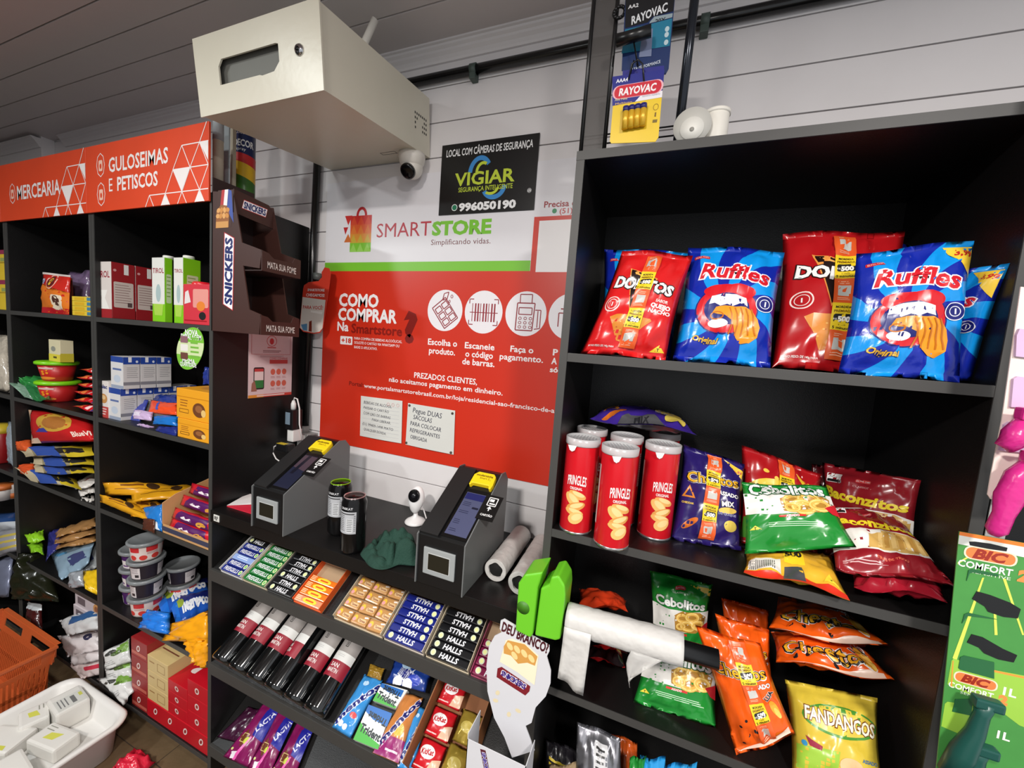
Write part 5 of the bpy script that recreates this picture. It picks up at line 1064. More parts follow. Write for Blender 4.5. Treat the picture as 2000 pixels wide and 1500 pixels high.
# small white camera
pc = atz(811, 1020, ZC); t = thing('mini_camera', 'small white egg-shaped camera on a round stand', 'camera', (pc.x, pc.y, ZC)); WQ = M((236, 236, 236), .28, var=.01)
local(G().lathe([(.033, 0), (.034, .003), (.030, .008), (.016, .016), (.007, .024), (.006, .034)], WQ, 32), 'stand', t)
bm = bmesh.new(); bmesh.ops.create_uvsphere(bm, u_segments=28, v_segments=20, radius=1)
fd = Vector((.02, -.96, .12)).normalized(); rot_ = Matrix.Rotation(radians(-12), 4, 'X')
for v in bm.verts:
    z = v.co.z; k = 1 - .16*max(0, -z); v.co = rot_ @ Vector((v.co.x*.027*k, v.co.y*.020*k, z*.043)) + Vector((0, 0, .076))
g = G(); g.bm(bm, WQ, True); local(g, 'housing', t)
c0 = rot_ @ Vector((0, -.0165, .014)) + Vector((0, 0, .076)); nd = rot_ @ Vector((0, -1, .08)); 
local(G().tube([c0, c0 + nd*.0045, c0 + nd*.005], [.0205, .0195, .017], M((14, 14, 16), .12), 28), 'faceplate', t); local(G().tube([c0 + nd*.005, c0 + nd*.0062], [.008, .007], M((34, 34, 38), .1), 20), 'lens', t)
local(G().tube([(0, .012, .045), (.015, .02, .04), (.03, .018, .012), (.045, .01, .004)], .0022, WQ, 8), 'cable', t)
# rolls of bags
def bag_roll(label, a, b, r_):
    t = thing('plastic_bag_roll', label, 'roll', (a + b)/2); d = (b - a); n = 14
    g = G(); g.tube([a + d*(i/n) for i in range(n+1)], [r_*(1 + .05*noise.noise(Vector((i*.7, a.x*30, 2)))) for i in range(n+1)], PLW, 28, caps=False)
    dn = d.normalized(); g.tube([a, a - dn*.001], [r_, r_*.97], PLW, 28, caps=False); child(g, 'wound_film', t)
    g = G(); k = 28; side = dn.cross(Vector((0, 0, 1))).normalized(); upv = side.cross(dn)
    vs = []; 
    for rr, ofs in ((r_, -.0005), (r_*.66, -.0005), (r_*.64, .03)):
        for i in range(k):
            q = 2*pi*i/k; r2 = rr * (1 + (.06*sin(5*q) if rr < r_ else 0)); vs.append(a + dn*ofs + side*r2*cos(q) + upv*r2*sin(q))
    g.add(vs, [(j*k+i, j*k+(i+1) % k, (j+1)*k+(i+1) % k, (j+1)*k+i) for j in range(2) for i in range(k)], PLW); child(g, 'end_ring', t)
    g = G(); g.tube([a + dn*.004, a + dn*.012], r_*.65, M((14, 14, 14), .9), 20); child(g, 'core_shade_disc', t)  # black disc stands in for the shade inside the hollow roll
bag_roll('white plastic bag roll lying against the payment terminal', Vector((-.335, -.262, ZC + .029)), Vector((-.340, -.055, ZC + .029)), .0285)
bag_roll('white plastic bag roll with creased wrap lying against the shelf panel', Vector((-.262, -.285, ZC + .029)), Vector((-.268, -.075, ZC + .029)), .0285)
# folded leaflet
pl = [atz(443, 988, ZC + .004), atz(492, 969, ZC + .004), atz(520, 985, ZC + .004), atz(493, 1003, ZC + .004)]
t = thing('folded_leaflet', 'red and white folded leaflet beside the payment terminal', 'leaflet', pl[0]); g = G(); g.add([pl[0], pl[3] , pl[2], (pl[0]+pl[1]*2)/3] + [q - Vector((0, 0, .003)) for q in (pl[0], pl[3], pl[2], (pl[0]+pl[1]*2)/3)], [(0,1,2,3), (4,7,6,5), (0,4,5,1), (1,5,6,2), (2,6,7,3), (3,7,4,0)], M((206, 40, 62), .4)); child(g, 'red_leaf', t)
g = G(); u_ = Vector((0, 0, .004)); g.add([pl[0] + u_*.3, (pl[0]*.35 + pl[2]*.65) + u_*.4, pl[1] + u_, pl[1] + Vector((-.02, .004, .006))], [(0,1,2,3)], M((236, 232, 230), .4)); o = child(g, 'white_leaf', t); sl = o.modifiers.new('thick', 'SOLIDIFY'); sl.thickness = .0006
# ------------------------------------------------------------------ candy rack
def onS(px, py, f, n=0.0):
    o = f(0, 0, n); nn = f(0, 0, 1) - f(0, 0, 0); d = ray(px, py); return CAM + d * ((o - CAM).dot(nn) / d.dot(nn))
CARD = M((178, 150, 118), .65, var=.12)
def tray(label, x0, x1, mat, inner=CARD, s1=.124, h=.020, frontlip=True):
    t = thing('candy_tray', label, 'tray', SLC((x0+x1)/2, 0, 0)); k = .0018
    def sl_(a, b, s0, s1_, n0, n1, m_, nm):
        g = G(); vs = [SLC(x, s, n) for n in (n0, n1) for x, s in ((a, s0), (b, s0), (b, s1_), (a, s1_))]
        g.add(vs, [(0,3,2,1),(4,5,6,7),(0,1,5,4),(1,2,6,5),(2,3,7,6),(3,0,4,7)], m_); child(g, nm, t)
    sl_(x0, x1, 0, s1, .0005, .002, inner, 'tray_floor'); sl_(x0, x0 + k, 0, s1, .002, h + .004, mat, 'tray_side'); sl_(x1 - k, x1, 0, s1, .002, h + .004, mat, 'tray_side'); sl_(x0, x1, s1, s1 + k, .0005, h + .012, inner, 'tray_back')
    if frontlip: sl_(x0, x1, -k, 0, .0005, h*.5, mat, 'tray_front')
    return t
STK = {}
def stick(kind, x0, x1, s, n, label, rot180=False, grp=None):
    """wrapped candy stick lying across the tray"""
    L = x1 - x0; key = (kind, round(L, 3))
    bgs = {'fb': (30, 44, 128), 'fg': (24, 112, 46), 'hk': (22, 22, 24), 'hb': (26, 36, 120), 'hp': (122, 26, 66), 'lb': (140, 164, 214), 'or': (236, 120, 34), 'or2': (238, 150, 110)}
    if key not in STK:
        t = thing('candy_stick', label, 'candy'); m_ = film(bgs[kind], bump=.05)
        local(G().box((-L/2, 0, 0), (L/2, .0185, .018), m_, .003), 'wrapper', t); P = Pr(.35)
        wd = (226, 226, 230)
        if kind[0] == 'f': P.text('FREEGELLS', -L*.06, .0095, .0155, wd, bold=.025, width=L*.66, shear=.1); P.ell(L*.38, .0095, .0065, .007, (226, 226, 170)); P.ell(L*.38, .0095, .004, .0045, (120, 190, 110))
        elif kind[0] == 'h': P.text('HALLS', L*.02, .0095, .0165, wd, bold=.03, width=L*.46, shear=.15); P.ell(-L*.37, .0095, .007, .007, (206, 216, 190)); P.ell(-L*.37, .0095, .0045, .0045, (236, 236, 160))
        elif kind == 'lb': P.lines(-L*.3, .012, L*.3, 2, .005, .002, (226, 232, 244))
        else: P.ell(L*.05, .0095, L*.26, .0075, (240, 212, 60)); P.rect(-L*.1, .0075, L*.2, .0115, (226, 90, 30)); P.lines(-L*.46, .014, -L*.25, 3, .004, .0015, (250, 220, 190))
        P.build('print', t, plane_fn((0, 0, .018), (1, 0, 0), (0, 1, 0)), origin=Vector((0, 0, 0)))
        STK[key] = t; o = t
    else: o = dup(STK[key], (0, 0, 0))
    p = SLC((x0+x1)/2, s, n)
    if rot180:
        p = SLC((x0+x1)/2, s + .0185, n); o.rotation_euler = (Matrix.Rotation(T31, 3, 'X') @ Matrix.Rotation(pi, 3, 'Z')).to_euler()
    else: o.rotation_euler = (T31, 0, 0)
    o.location = p; o['label'] = label; o['category'] = 'candy'
    if grp: o['group'] = grp
    elif 'group' in o: del o['group']
def fill(x0, x1, rows, base):
    for k, (kind, r180) in enumerate(rows):
        nm = {'fb': 'navy FREEGELLS candy stick', 'fg': 'green FREEGELLS candy stick', 'hk': 'black HALLS candy stick', 'hb': 'dark blue HALLS candy stick', 'hp': 'maroon HALLS candy stick', 'lb': 'pale blue candy stick', 'or': 'orange and yellow candy stick', 'or2': 'peach candy stick'}[kind]
        pos = ('at the front', 'second from the front', 'third from the front', 'fourth from the front', 'fifth from the front', 'at the very back')[k]
        stick(kind, x0 + .003, x1 - .003, .0005 + .0198*k, .0025, f'{nm} {pos} of {base}')
        
def fillr(x0, x1, rows, base):
    for k, (kind, r180) in enumerate(rows):
        nm = {'fb': 'navy FREEGELLS candy stick', 'fg': 'green FREEGELLS candy stick', 'hk': 'black HALLS candy stick', 'hb': 'dark blue HALLS candy stick', 'hp': 'maroon HALLS candy stick', 'lb': 'pale blue candy stick', 'or': 'orange and yellow candy stick', 'or2': 'peach candy stick'}[kind]
        pos = ('at the front', 'second from the front', 'third from the front', 'fourth from the front', 'fifth from the front', 'at the very back')[k]
        stick(kind, x0 + .003, x1 - .003, .0005 + .0198*k, .0025, f'{nm} {pos} of {base}', r180)
TRM = M((190, 176, 150), .6, var=.08)
tray('candy tray of navy sticks at the side panel end of the rack', -1.240, -1.142, M((206, 204, 200), .5)); fillr(-1.240, -1.142, [('fb', 0), ('fb', 0), ('lb', 0), ('fb', 0), ('fb', 0), ('hk', 0)], 'the navy tray')
tray('cardboard candy tray of green sticks', -1.136, -1.034, TRM); fillr(-1.136, -1.034, [('fg', 0), ('fg', 0), ('fg', 0), ('fg', 0), ('fg', 0), ('fg', 0)], 'the green tray')
tray('candy tray of black sticks between the green and orange trays', -1.030, -.926, M((60, 60, 60), .5)); fillr(-1.030, -.926, [('fb' if False else 'hk', 0), ('hk', 1), ('hk', 0), ('hk', 1), ('hk', 1), ('hk', 1)], 'the black tray by the orange')
tray('orange cardboard candy tray', -.921, -.818, M((226, 92, 34), .5)); fillr(-.921, -.818, [('or2', 0), ('or', 0), ('or', 0), ('or', 0)], 'the orange tray')
# brown nut candies
tray('wide cardboard tray of wrapped nut candy squares', -.768, -.606, TRM)
nc = None; NB = film((190, 140, 84), bump=.1)
for r_ in range(4):
    for c_ in range(3):
        p = SLC(-.742 + .054*c_ + .004*(r_ % 2), .003 + .030*r_, .004)
        if nc is None:
            nc = thing('nut_candy', 'brown wrapped nut candy square in the wide cardboard tray', 'candy', group='nut candies in the wide tray'); local(G().box((-.0255, 0, 0), (.0255, .027, .014), NB, .004), 'wrapper', nc); P = Pr(.3); P.rrect(-.004, .006, .021, .016, .004, (226, 190, 140)); P.text('Torrone', .0085, .011, .0085, (120, 40, 30), bold=.03, width=.020); P.ell(-.015, .014, .006, .007, (236, 190, 60)); P.ell(-.017, .010, .005, .005, (230, 160, 160)); P.poly([(.012, .018), (.024, .021), (.020, .024), (.010, .022)], (240, 230, 220)); P.build('print', nc, plane_fn((0, 0, .014), (1, 0, 0), (0, 1, 0)), origin=Vector((0, 0, 0)))
            o = nc
        else: o = dup(nc, (0, 0, 0))
        o['label'] = 'nut candy square in the ' + ('front', 'second', 'third', 'back')[r_] + ' row of the wide tray, ' + ('orange tray side', 'middle', 'dark blue tray side')[c_]
        o.location = p; o.rotation_euler = (T31, 0, .06*((r_+c_) % 3 - 1))
tray('candy tray of dark blue sticks beside the nut candy tray', -.598, -.478, M((196, 184, 168), .6)); fillr(-.598, -.478, [('hb', 0), ('hb', 1), ('hb', 1), ('hb', 1), ('hb', 1), ('hb', 1)], 'the dark blue tray')
tray('candy tray of black sticks beside the dark blue tray', -.470, -.352, TRM); fillr(-.470, -.352, [('hk', 0), ('hk', 0), ('hk', 0), ('hk', 1), ('hk', 1), ('hk', 1)], 'the black tray by the blue')
tray('candy tray of maroon sticks half hidden by the white standee', -.345, -.235, M((150, 60, 90), .5)); fillr(-.345, -.235, [('hp', 0), ('hp', 0), ('hp', 0), ('hp', 0)], 'the maroon tray')
# ------------------------------------------------------------------ wine rack
r = .0365
wb = thing('wine_bottle', '', 'wine bottle')
local(G().lathe([(r*.86, 0), (r*.97, .004), (r, .012), (r, .188), (r*.94, .202), (r*.62, .222), (.0145, .240), (.0135, .285), (.0150, .287), (.0150, .300), (.013, .302)], M((10, 11, 12), .06, var=.1, coat=.6, spec=.7), 40), 'glass', wb)
def band(z0, z1, col, nm, w=.095):
    P = Pr(.4); P.rect(-w/2, z0, w/2, z1, col); return P.build(nm, wb, cyl_fn(r), gu=.006, origin=Vector((0, 0, 0)))
band(.082, .124, (150, 30, 48), 'red_label'); band(.124, .148, (226, 226, 222), 'white_label'); band(.148, .190, (156, 150, 146), 'grey_label')
P = Pr(.4); P.text('SAN', -.002, .112, .015, (240, 226, 222), bold=.02); P.text('MARTIN', .0, .098, .015, (240, 226, 222), bold=.02, width=.034); P.rrect(-.005, .162, .005, .180, .002, (54, 48, 46)); P.rrect(-.0035, .164, .0035, .178, .0015, (156, 150, 146)); P.rect(-.0012, .166, .0012, .176, (54, 48, 46)); P.lines(-.012, .140, .012, 2, .004, .0012, (190, 190, 190)); P.build('label_print', wb, cyl_fn(r), gu=.005, eps=.0009, origin=Vector((0, 0, 0)))
local(G().lathe([(.0155, .262), (.0158, .264), (.0158, .301), (.0135, .3035)], M((110, 24, 40), .35), 28), 'capsule', wb)
for k, (x, yaw) in enumerate(((-1.222, .12), (-1.143, .2), (-1.062, .0), (-.984, .75), (-.902, .12), (-.822, .0))):
    e = (Matrix.Rotation(-(pi/2 - T31), 3, 'X') @ Matrix.Rotation(-yaw, 3, 'Z')).to_euler()
    lb = ('dark red wine bottle beside the black side panel', 'dark red wine bottle second from the side panel', 'dark red wine bottle third from the side panel', 'dark red wine bottle turned so its label shows partly', 'dark red wine bottle second from the mint bags', 'dark red wine bottle next to the blue mint bag')[k]
    p = SLW(x, .004, r + .0015)
    if k == 0: wb.location = p; wb.rotation_euler = e; wb['label'] = lb; wb['group'] = 'wine bottles lying on the sloping rack'
    else: dup(wb, p, e, lb)
def sbag(name, label, cat, px, f, T, mat, pr, n=.012, **k): return bag(name, label, cat, [onS(a, b, f, n) for a, b in px], T, mat, pr, nu=14, nv=18, crump=.004, **k)
def pr_mentos(c1, rot=58):
    def f(P, a): P.text('mentos', .5, a*.5, .36, (30, 36, 120), bold=.05, rot=rot, width=a*.95, out=((232, 236, 244), .05)); P.ell(.68, a*.30, .16, .10, c1); P.ell(.30, a*.12, .12, .10, (240, 240, 244)); P.ell(.55, a*.10, .12, .10, (240, 240, 244)); P.ell(.40, a*.84, .14, .10, (190, 220, 244))
    return f
MB_ = film((62, 146, 214))
sbag('mint_bag', 'bright blue mint candy bag next to the wine bottles', 'candy bag', [(712, 1316), (748, 1328), (684, 1442), (648, 1420)], SLW, .014, MB_, pr_mentos((226, 80, 80)))
def gum(label, px, flip=False):
    c = [onS(a, b, SLW, .024) for a, b in px]; TL, TR, BR_, BL_ = c; nn = SLW(0, 0, 1) - SLW(0, 0, 0)
    g = G(); vs = [q - nn*.018 for q in (BL_, BR_, TR, TL)] + [BL_, BR_, TR, TL]; g.add(vs, [(0,3,2,1),(4,5,6,7),(0,1,5,4),(1,2,6,5),(2,3,7,6),(3,0,4,7)], M((232, 236, 232), .35)); o = tag(g.obj('gum_pack'), label, 'gum'); w_ = (BR_-BL_).length; h_ = (TL-BL_).length
    P = Pr(.35); P.poly([(0, 0), (w_, 0), (w_, h_*.12), (w_*.5, h_*.22), (0, h_*.48)], (70, 176, 60)); P.poly([(0, h_), (w_, h_), (w_, h_*.62), (w_*.4, h_*.66), (0, h_*.8)], (40, 110, 190))
    P.text('Trident', w_*.5, h_*.33, w_*.30, (30, 40, 46), bold=.04, width=w_*.88, rot=-6); P.text('Trident', w_*.55, h_*.72, w_*.26, (30, 40, 46), bold=.04, width=w_*.8, rot=174)
    ux = (BR_-BL_).normalized(); uy = (TL-BL_).normalized(); P.build('print', o, plane_fn(BL_, ux, uy))
gum('white green and blue gum pack between the mint bags', [(720, 1376), (762, 1392), (738, 1464), (690, 1444)])
gum('blue and white gum pack behind the front gum pack', [(746, 1334), (796, 1348), (772, 1384), (728, 1368)])
sbag('mint_bag', 'orange and purple fruit mint bag beside the gum packs', 'candy bag', [(790, 1352), (826, 1362), (778, 1492), (726, 1470)], SLW, .014, film((206, 132, 70)), lambda P, a: (P.rect(.02, .02, .98, a*.30, (150, 40, 110)), P.ell(.62, a*.42, .2, .2, (226, 190, 80)), P.text('mentos', .5, a*.55, .34, (34, 36, 110), bold=.05, rot=62, width=a*.9, out=((226, 220, 230), .05)), P.rect(.4, a*.10, .85, a*.13, (240, 220, 230))), n=.020)
sbag('mint_bag', 'narrow bright blue mint bag beside the chocolate box', 'candy bag', [(812, 1378), (838, 1386), (808, 1512), (774, 1500)], SLW, .012, MB_, pr_mentos((90, 190, 230), 66), n=.014)
sbag('mint_bag', 'dark blue mint bag lying across at the back of the rack', 'candy bag', [(770, 1285), (850, 1305), (830, 1352), (752, 1332)], SLW, .012, film((30, 60, 140)), pr_mentos((60, 80, 190), -25), n=.040)
sbag('mint_bag', 'yellow candy bag in the shadow behind the blue mint bag', 'candy bag', [(722, 1296), (752, 1306), (744, 1330), (716, 1320)], SLW, .010, film((150, 116, 40)), None, n=.016)
# chocolate box with wafer packs
kb = thing('chocolate_box', 'open brown cardboard box holding red wafer packs', 'box', SLW(-.43, 0, 0)); KB = M((150, 96, 56), .65, var=.12)
def slw(a, b, s0, s1_, n0, n1, m_, nm, par):
    g = G(); vs = [SLW(x, s, n) for n in (n0, n1) for x, s in ((a, s0), (b, s0), (b, s1_), (a, s1_))]; g.add(vs, [(0,3,2,1),(4,5,6,7),(0,1,5,4),(1,2,6,5),(2,3,7,6),(3,0,4,7)], m_); return child(g, nm, par)
slw(-.503, -.500, 0, .215, .001, .070, KB, 'box_side', kb); slw(-.345, -.342, 0, .215, .001, .070, KB, 'box_side', kb); slw(-.503, -.342, .215, .218, .001, .085, KB, 'box_back', kb); slw(-.503, -.342, 0, .215, .0, .0015, KB, 'box_floor', kb); slw(-.503, -.342, -.003, 0, .0, .020, KB, 'box_front', kb)
def pr_kit(P, a): P.ell(.42, a*.60, .30, .19, (240, 236, 236)); P.text('KitKat', .42, a*.60, .21, (190, 26, 36), bold=.05, width=.50, shear=.1, rot=8); P.poly([(.55, a*.05), (.98, a*.08), (.98, a*.55), (.70, a*.42)], (220, 180, 150)); P.rect(.05, a*.10, .5, a*.14, (240, 200, 196))
RK = film((196, 26, 36))
for k, (s0, n_, lb) in enumerate(((.004, .030, 'red wafer pack at the front of the cardboard box'), (.072, .036, 'red wafer pack in the middle of the cardboard box'), (.142, .042, 'red wafer pack deepest in the cardboard box'))):
    c = [SLW(x, s, n_) for x, s in ((-.492, s0 + .064), (-.420, s0 + .064), (-.420, s0), (-.492, s0))]; bag('wafer_pack', lb, 'wafer', c, .010, RK, pr_kit, nu=12, nv=14, crump=.002, pull=.02)
for k, (s0, lb) in enumerate(((.010, 'golden wafer pack beside the red packs, front one'), (.085, 'golden wafer pack beside the red packs, rear one'))):
    c = [SLW(x, s, .034) for x, s in ((-.414, s0 + .07), (-.352, s0 + .07), (-.352, s0), (-.414, s0))]; bag('wafer_pack', lb, 'wafer', c, .012, film((176, 150, 60), metal=.4), lambda P, a: P.ell(.5, a*.5, .3, .2, (196, 176, 90)), nu=12, nv=14, crump=.003, pull=.02)
# lower rack: purple chocolate packs
def pr_lacta(P, a):
    P.poly([(.55, a*.45), (1, a*.40), (1, a), (.45, a)], (38, 40, 150)); P.text('LACTA', .74, a*.72, .24, (226, 226, 244), bold=.04, rot=64, width=a*.42); P.poly([(.10, a*.38), (.30, a*.52), (.52, a*.36), (.34, a*.22)], (110, 58, 34)); P.ring(.32, a*.37, .2, .18, .03, (216, 190, 130), n=4, a0=45, a1=405); P.ell(.48, a*.34, .12, .09, (190, 200, 60), rot=30); P.poly([(.20, a*.02), (.42, a*.05), (.38, a*.15), (.16, a*.12)], (226, 220, 226)); P.ell(.10, a*.16, .05, .04, (206, 216, 130)); P.poly([(.55, a*.42), (.62, a*.42), (.40, a*.02), (.30, a*.02)], (226, 90, 170))
PL = film((126, 24, 84), rough=.2)
for lb, px in (('purple chocolate pack nearest the side panel on the lowest rack', [(516, 1372), (548, 1384), (486, 1500), (436, 1478)]), ('purple chocolate pack in the middle of the lowest rack', [(546, 1386), (578, 1402), (526, 1518), (484, 1500)]), ('purple chocolate pack below the wine bottles, farthest from the panel', [(582, 1408), (614, 1424), (568, 1540), (522, 1520)])):
    sbag('chocolate_pack', lb, 'chocolate', px, SLL, .014, PL, pr_lacta, n=.016)
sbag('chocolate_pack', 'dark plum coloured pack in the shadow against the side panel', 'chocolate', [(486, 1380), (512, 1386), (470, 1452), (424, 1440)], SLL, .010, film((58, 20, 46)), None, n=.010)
# ------------------------------------------------------------------ white standee
ys = -.392; sdx = thing('snack_standee', 'white cardboard standee with nut bar picture reading DEU BRANCO?', 'standee', at(1000, 1390, ys)); SW = M((206, 206, 210), .5, var=.02)
outl = [(978, 1212), (985, 1209), (1073, 1261), (1073, 1272), (1068, 1282), (1076, 1310), (1075, 1335), (1066, 1360), (1046, 1382), (1038, 1412), (1026, 1418), (1044, 1466), (1000, 1480), (985, 1440), (965, 1402), (952, 1350), (950, 1300), (955, 1262), (966, 1242), (980, 1235), (976, 1228)]
g = G(); quadplate(g, outl, ys, .0022, SW); child(g, 'figure_card', sdx)
P = Pr(.45)
def zz(*pts): return [(at(a, b, ys).x, at(a, b, ys).z) for a, b in pts]
a = zz((980, 1222), (1072, 1268)); an_ = math.degrees(atan2(a[1][1]-a[0][1], a[1][0]-a[0][0])); P.text('DEU BRANCO?', (a[0][0]+a[1][0])/2, (a[0][1]+a[1][1])/2, .030, (70, 16, 26), bold=.05, width=sqrt((a[1][0]-a[0][0])**2+(a[1][1]-a[0][1])**2)*.98, rot=an_)
P.poly(zz((988, 1250), (1000, 1247), (1028, 1258), (1052, 1280), (1048, 1310), (1044, 1338), (1010, 1312), (976, 1292)), (236, 226, 196)); P.poly(zz((984, 1262), (992, 1250), (1025, 1258), (1050, 1282), (1045, 1300), (1030, 1294), (1012, 1296), (998, 1280), (984, 1276)), (206, 150, 74))
for x, y in ((996, 1262), (1010, 1268), (1024, 1276), (1038, 1286), (1005, 1280)): q = zz((x, y))[0]; P.ell(q[0], q[1], .009, .006, (236, 206, 140), rot=-50, n=14)
q = zz((972, 1305), (980, 1302), (1036, 1340), (1034, 1350), (1026, 1358), (970, 1322)); P.poly(q, (120, 22, 34)); a = zz((975, 1310), (1032, 1345)); an2 = math.degrees(atan2(a[1][1]-a[0][1], a[1][0]-a[0][0])); P.text('SNICKERS', (a[0][0]+a[1][0])/2, (a[0][1]+a[1][1])/2, .016, (64, 44, 130), bold=.06, width=.058, rot=an2, out=((236, 232, 240), .07))
for x, y, ro in ((972, 1353, 60), (968, 1368, 20), (994, 1395, 70), (1012, 1388, 0)): q = zz((x, y))[0]; P.ell(q[0], q[1], .0065, .0045, (220, 206, 170), rot=ro, n=12)
P.build('print', sdx, plane_fn((0, ys, 0), (1, 0, 0), (0, 0, 1)))
# box of the standee
yb0 = -.45; c = [at(913, 1443, yb0), at(1000, 1478, yb0), at(1010, 1560, yb0), at(930, 1540, yb0)]
top = [at(948, 1402, ys), at(975, 1395, ys), at(1044, 1466, ys - .004)]
g = G(); zz0 = c[0].z; x0_, x1_ = c[0].x, c[1].x + .01
g.box((x0_, yb0, zz0 - .09), (x1_ + .02, yb0 + .0015, zz0), SW); g.box((x0_, yb0, zz0 - .09), (x0_ + .0015, ys, zz0 + .012), SW); g.box((x1_ + .0185, yb0, zz0 - .09), (x1_ + .02, ys, zz0), SW); g.box((x0_, yb0, zz0 - .0915), (x1_ + .02, ys, zz0 - .09), SW); child(g, 'card_box', sdx)
P = Pr(.45); P.poly([(x0_ + .030, zz0 - .008), (x0_ + .042, zz0 - .006), (x0_ + .062, zz0 - .072), (x0_ + .050, zz0 - .076)], (84, 22, 40)); P.text('SNICKERS', x0_ + .046, zz0 - .040, .011, (80, 60, 150), bold=.05, width=.058, rot=-73, out=((220, 216, 230), .05)); P.build('box_print', sdx, plane_fn((0, yb0, 0), (1, 0, 0), (0, 0, 1)))
# ------------------------------------------------------------------ left shelves
def cpx(name, label, cat, pl, pr_, pyb, y, z, pyt, mat, dep=None, pxd=None, front=None, right=None, top=None, group=None, bev=.0015):
    x0 = at(pl, pyb, y).x; x1 = at(pr_, pyb, y).x; h = at((pl+pr_)/2, pyt, y).z - z
    if pxd: dep = atx(pxd, (pyb+pyt)/2, x1).y - y
    return carton(name, label, cat, (x0, y, z), (x1, y + dep, z + h), mat, front, right, top, group, bev)
def pq(name, label, cat, px, ys, T, mat, pr=None, rest=None, **k):
    k.setdefault('nu', 12); k.setdefault('nv', 14); k.setdefault('crump', .004); k.setdefault('pull', .03)
    return bag(name, label, cat, quad(px, ys if len(ys) == 4 else (ys[1], ys[1], ys[0], ys[0])), T, mat, pr, rest=rest, **k)
WHC = M((222, 218, 214), .4); DRED = M((150, 30, 36), .4)
UNIT = (-1.943, -1.313)
# -- snack unit, upper shelf
def tirol_f(p, w, h): p.rect(0, 0, w, h, (222, 212, 206)); p.rect(0, 0, w, h*.16, (160, 34, 40)); p.text('TIROL', w*.5, h*.78, w*.30, (150, 30, 50), bold=.02, width=w*.8); p.poly([(w*.25, h*.5), (w*.75, h*.5), (w*.6, h*.36), (w*.85, h*.16), (w*.2, h*.16), (w*.42, h*.36)], (240, 236, 230)); p.poly([(0, 0), (w*.2, 0), (w*.1, h*.5), (0, h*.6)], (160, 34, 40))
def tirol_s(p, w, h): p.rrect(w*.08, h*.2, w*.92, h*.66, .004, (206, 188, 180)); p.lines(w*.14, h*.6, w*.86, 8, h*.045, h*.012, (150, 120, 116)); p.rect(w*.66, h*.22, w*.86, h*.30, (90, 70, 70)); p.rect(w*.52, h*.8, w*.72, h*.98, (230, 224, 220)); p.ell(w*.14, h*.86, w*.07, w*.07, (214, 150, 150), n=12)
mc = cpx('milk_carton', 'dark red and white milk carton standing before its twin', 'carton', 187, 219, 615, -.325, S1, 511, DRED, pxd=264, front=tirol_f, right=tirol_s)
bb = [Vector(c) + mc.location for c in mc.bound_box]; yb2 = max(c.y for c in bb) + .002; carton('milk_carton', 'dark red milk carton behind the other red carton', 'carton', (min(c.x for c in bb), yb2, S1), (max(c.x for c in bb), yb2 + .066, max(c.z for c in bb)), DRED, tirol_f, tirol_s)

LIM = M((128, 200, 28), .38)
def lim_f(p, w, h): p.rect(0, h*.28, w, h, (226, 226, 220)); p.text('TIROL', w*.5, h*.80, w*.34, (150, 30, 50), bold=.02, width=w*.9); p.ell(w*.5, h*.45, w*.2, h*.14, (170, 190, 190)); p.poly([(w*.1, h*.28), (w*.9, h*.28), (w*.8, h*.10), (w*.2, h*.10)], (170, 210, 80))
def lim_s(p, w, h): p.rrect(w*.2, h*.3, w*.85, h*.75, .004, (200, 214, 170)); p.lines(w*.25, h*.7, w*.8, 6, h*.06, h*.014, (120, 150, 70))
for (a, b, d_, lb) in ((298, 322, 337, 'lime green milk carton beside the red milk carton'), (340, 358, 392, 'lime green milk carton partly behind the pink box')):
    o = cpx('milk_carton', lb, 'carton', a, b, 622, -.31, S1, 503, LIM, pxd=d_, front=lim_f, right=lim_s); bb = [o.matrix_world @ Vector(c) if False else Vector(c) + o.location for c in o.bound_box]
    g = G().lathe([(.016, 0), (.016, .010), (.014, .012)], WHC, 20, cx=sum(c.x for c in bb)/8, cy=min(c.y for c in bb) + .03); 
    for v in g.v: v.z += max(c.z for c in bb)
    child(g, 'screw_cap', o)
cpx('seasoning_box', 'pink and red box at the front of the upper snack shelf', 'box', 358, 409, 628, -.335, S1, 555, M((206, 52, 66), .4), dep=.05, front=lambda p, w, h: (p.rrect(w*.38, h*.42, w*.96, h*.88, .006, (226, 150, 140)), p.ell(w*.68, h*.46, w*.16, h*.12, (226, 130, 50)), p.ell(w*.74, h*.22, w*.13, h*.10, (30, 28, 30)), p.poly([(w*.05, h*.5), (w*.3, h*.55), (w*.2, h*.85), (w*.08, h*.8)], (226, 216, 214)), p.rect(w*.05, h*.08, w*.9, h*.11, (160, 20, 30))))
p = at(397, 550, -.265); t = thing('red_lidded_jar', 'red round lid of a jar tilted behind the pink box', 'jar', (p.x, -.265, S1)); local(G().lathe([(.026, 0), (.028, .10), (.024, .118)], M((196, 40, 48), .35), 24), 'jar_body', t); local(G().lathe([(.030, .112), (.031, .135), (.027, .142)], M((214, 30, 44), .3), 28), 'lid', t)
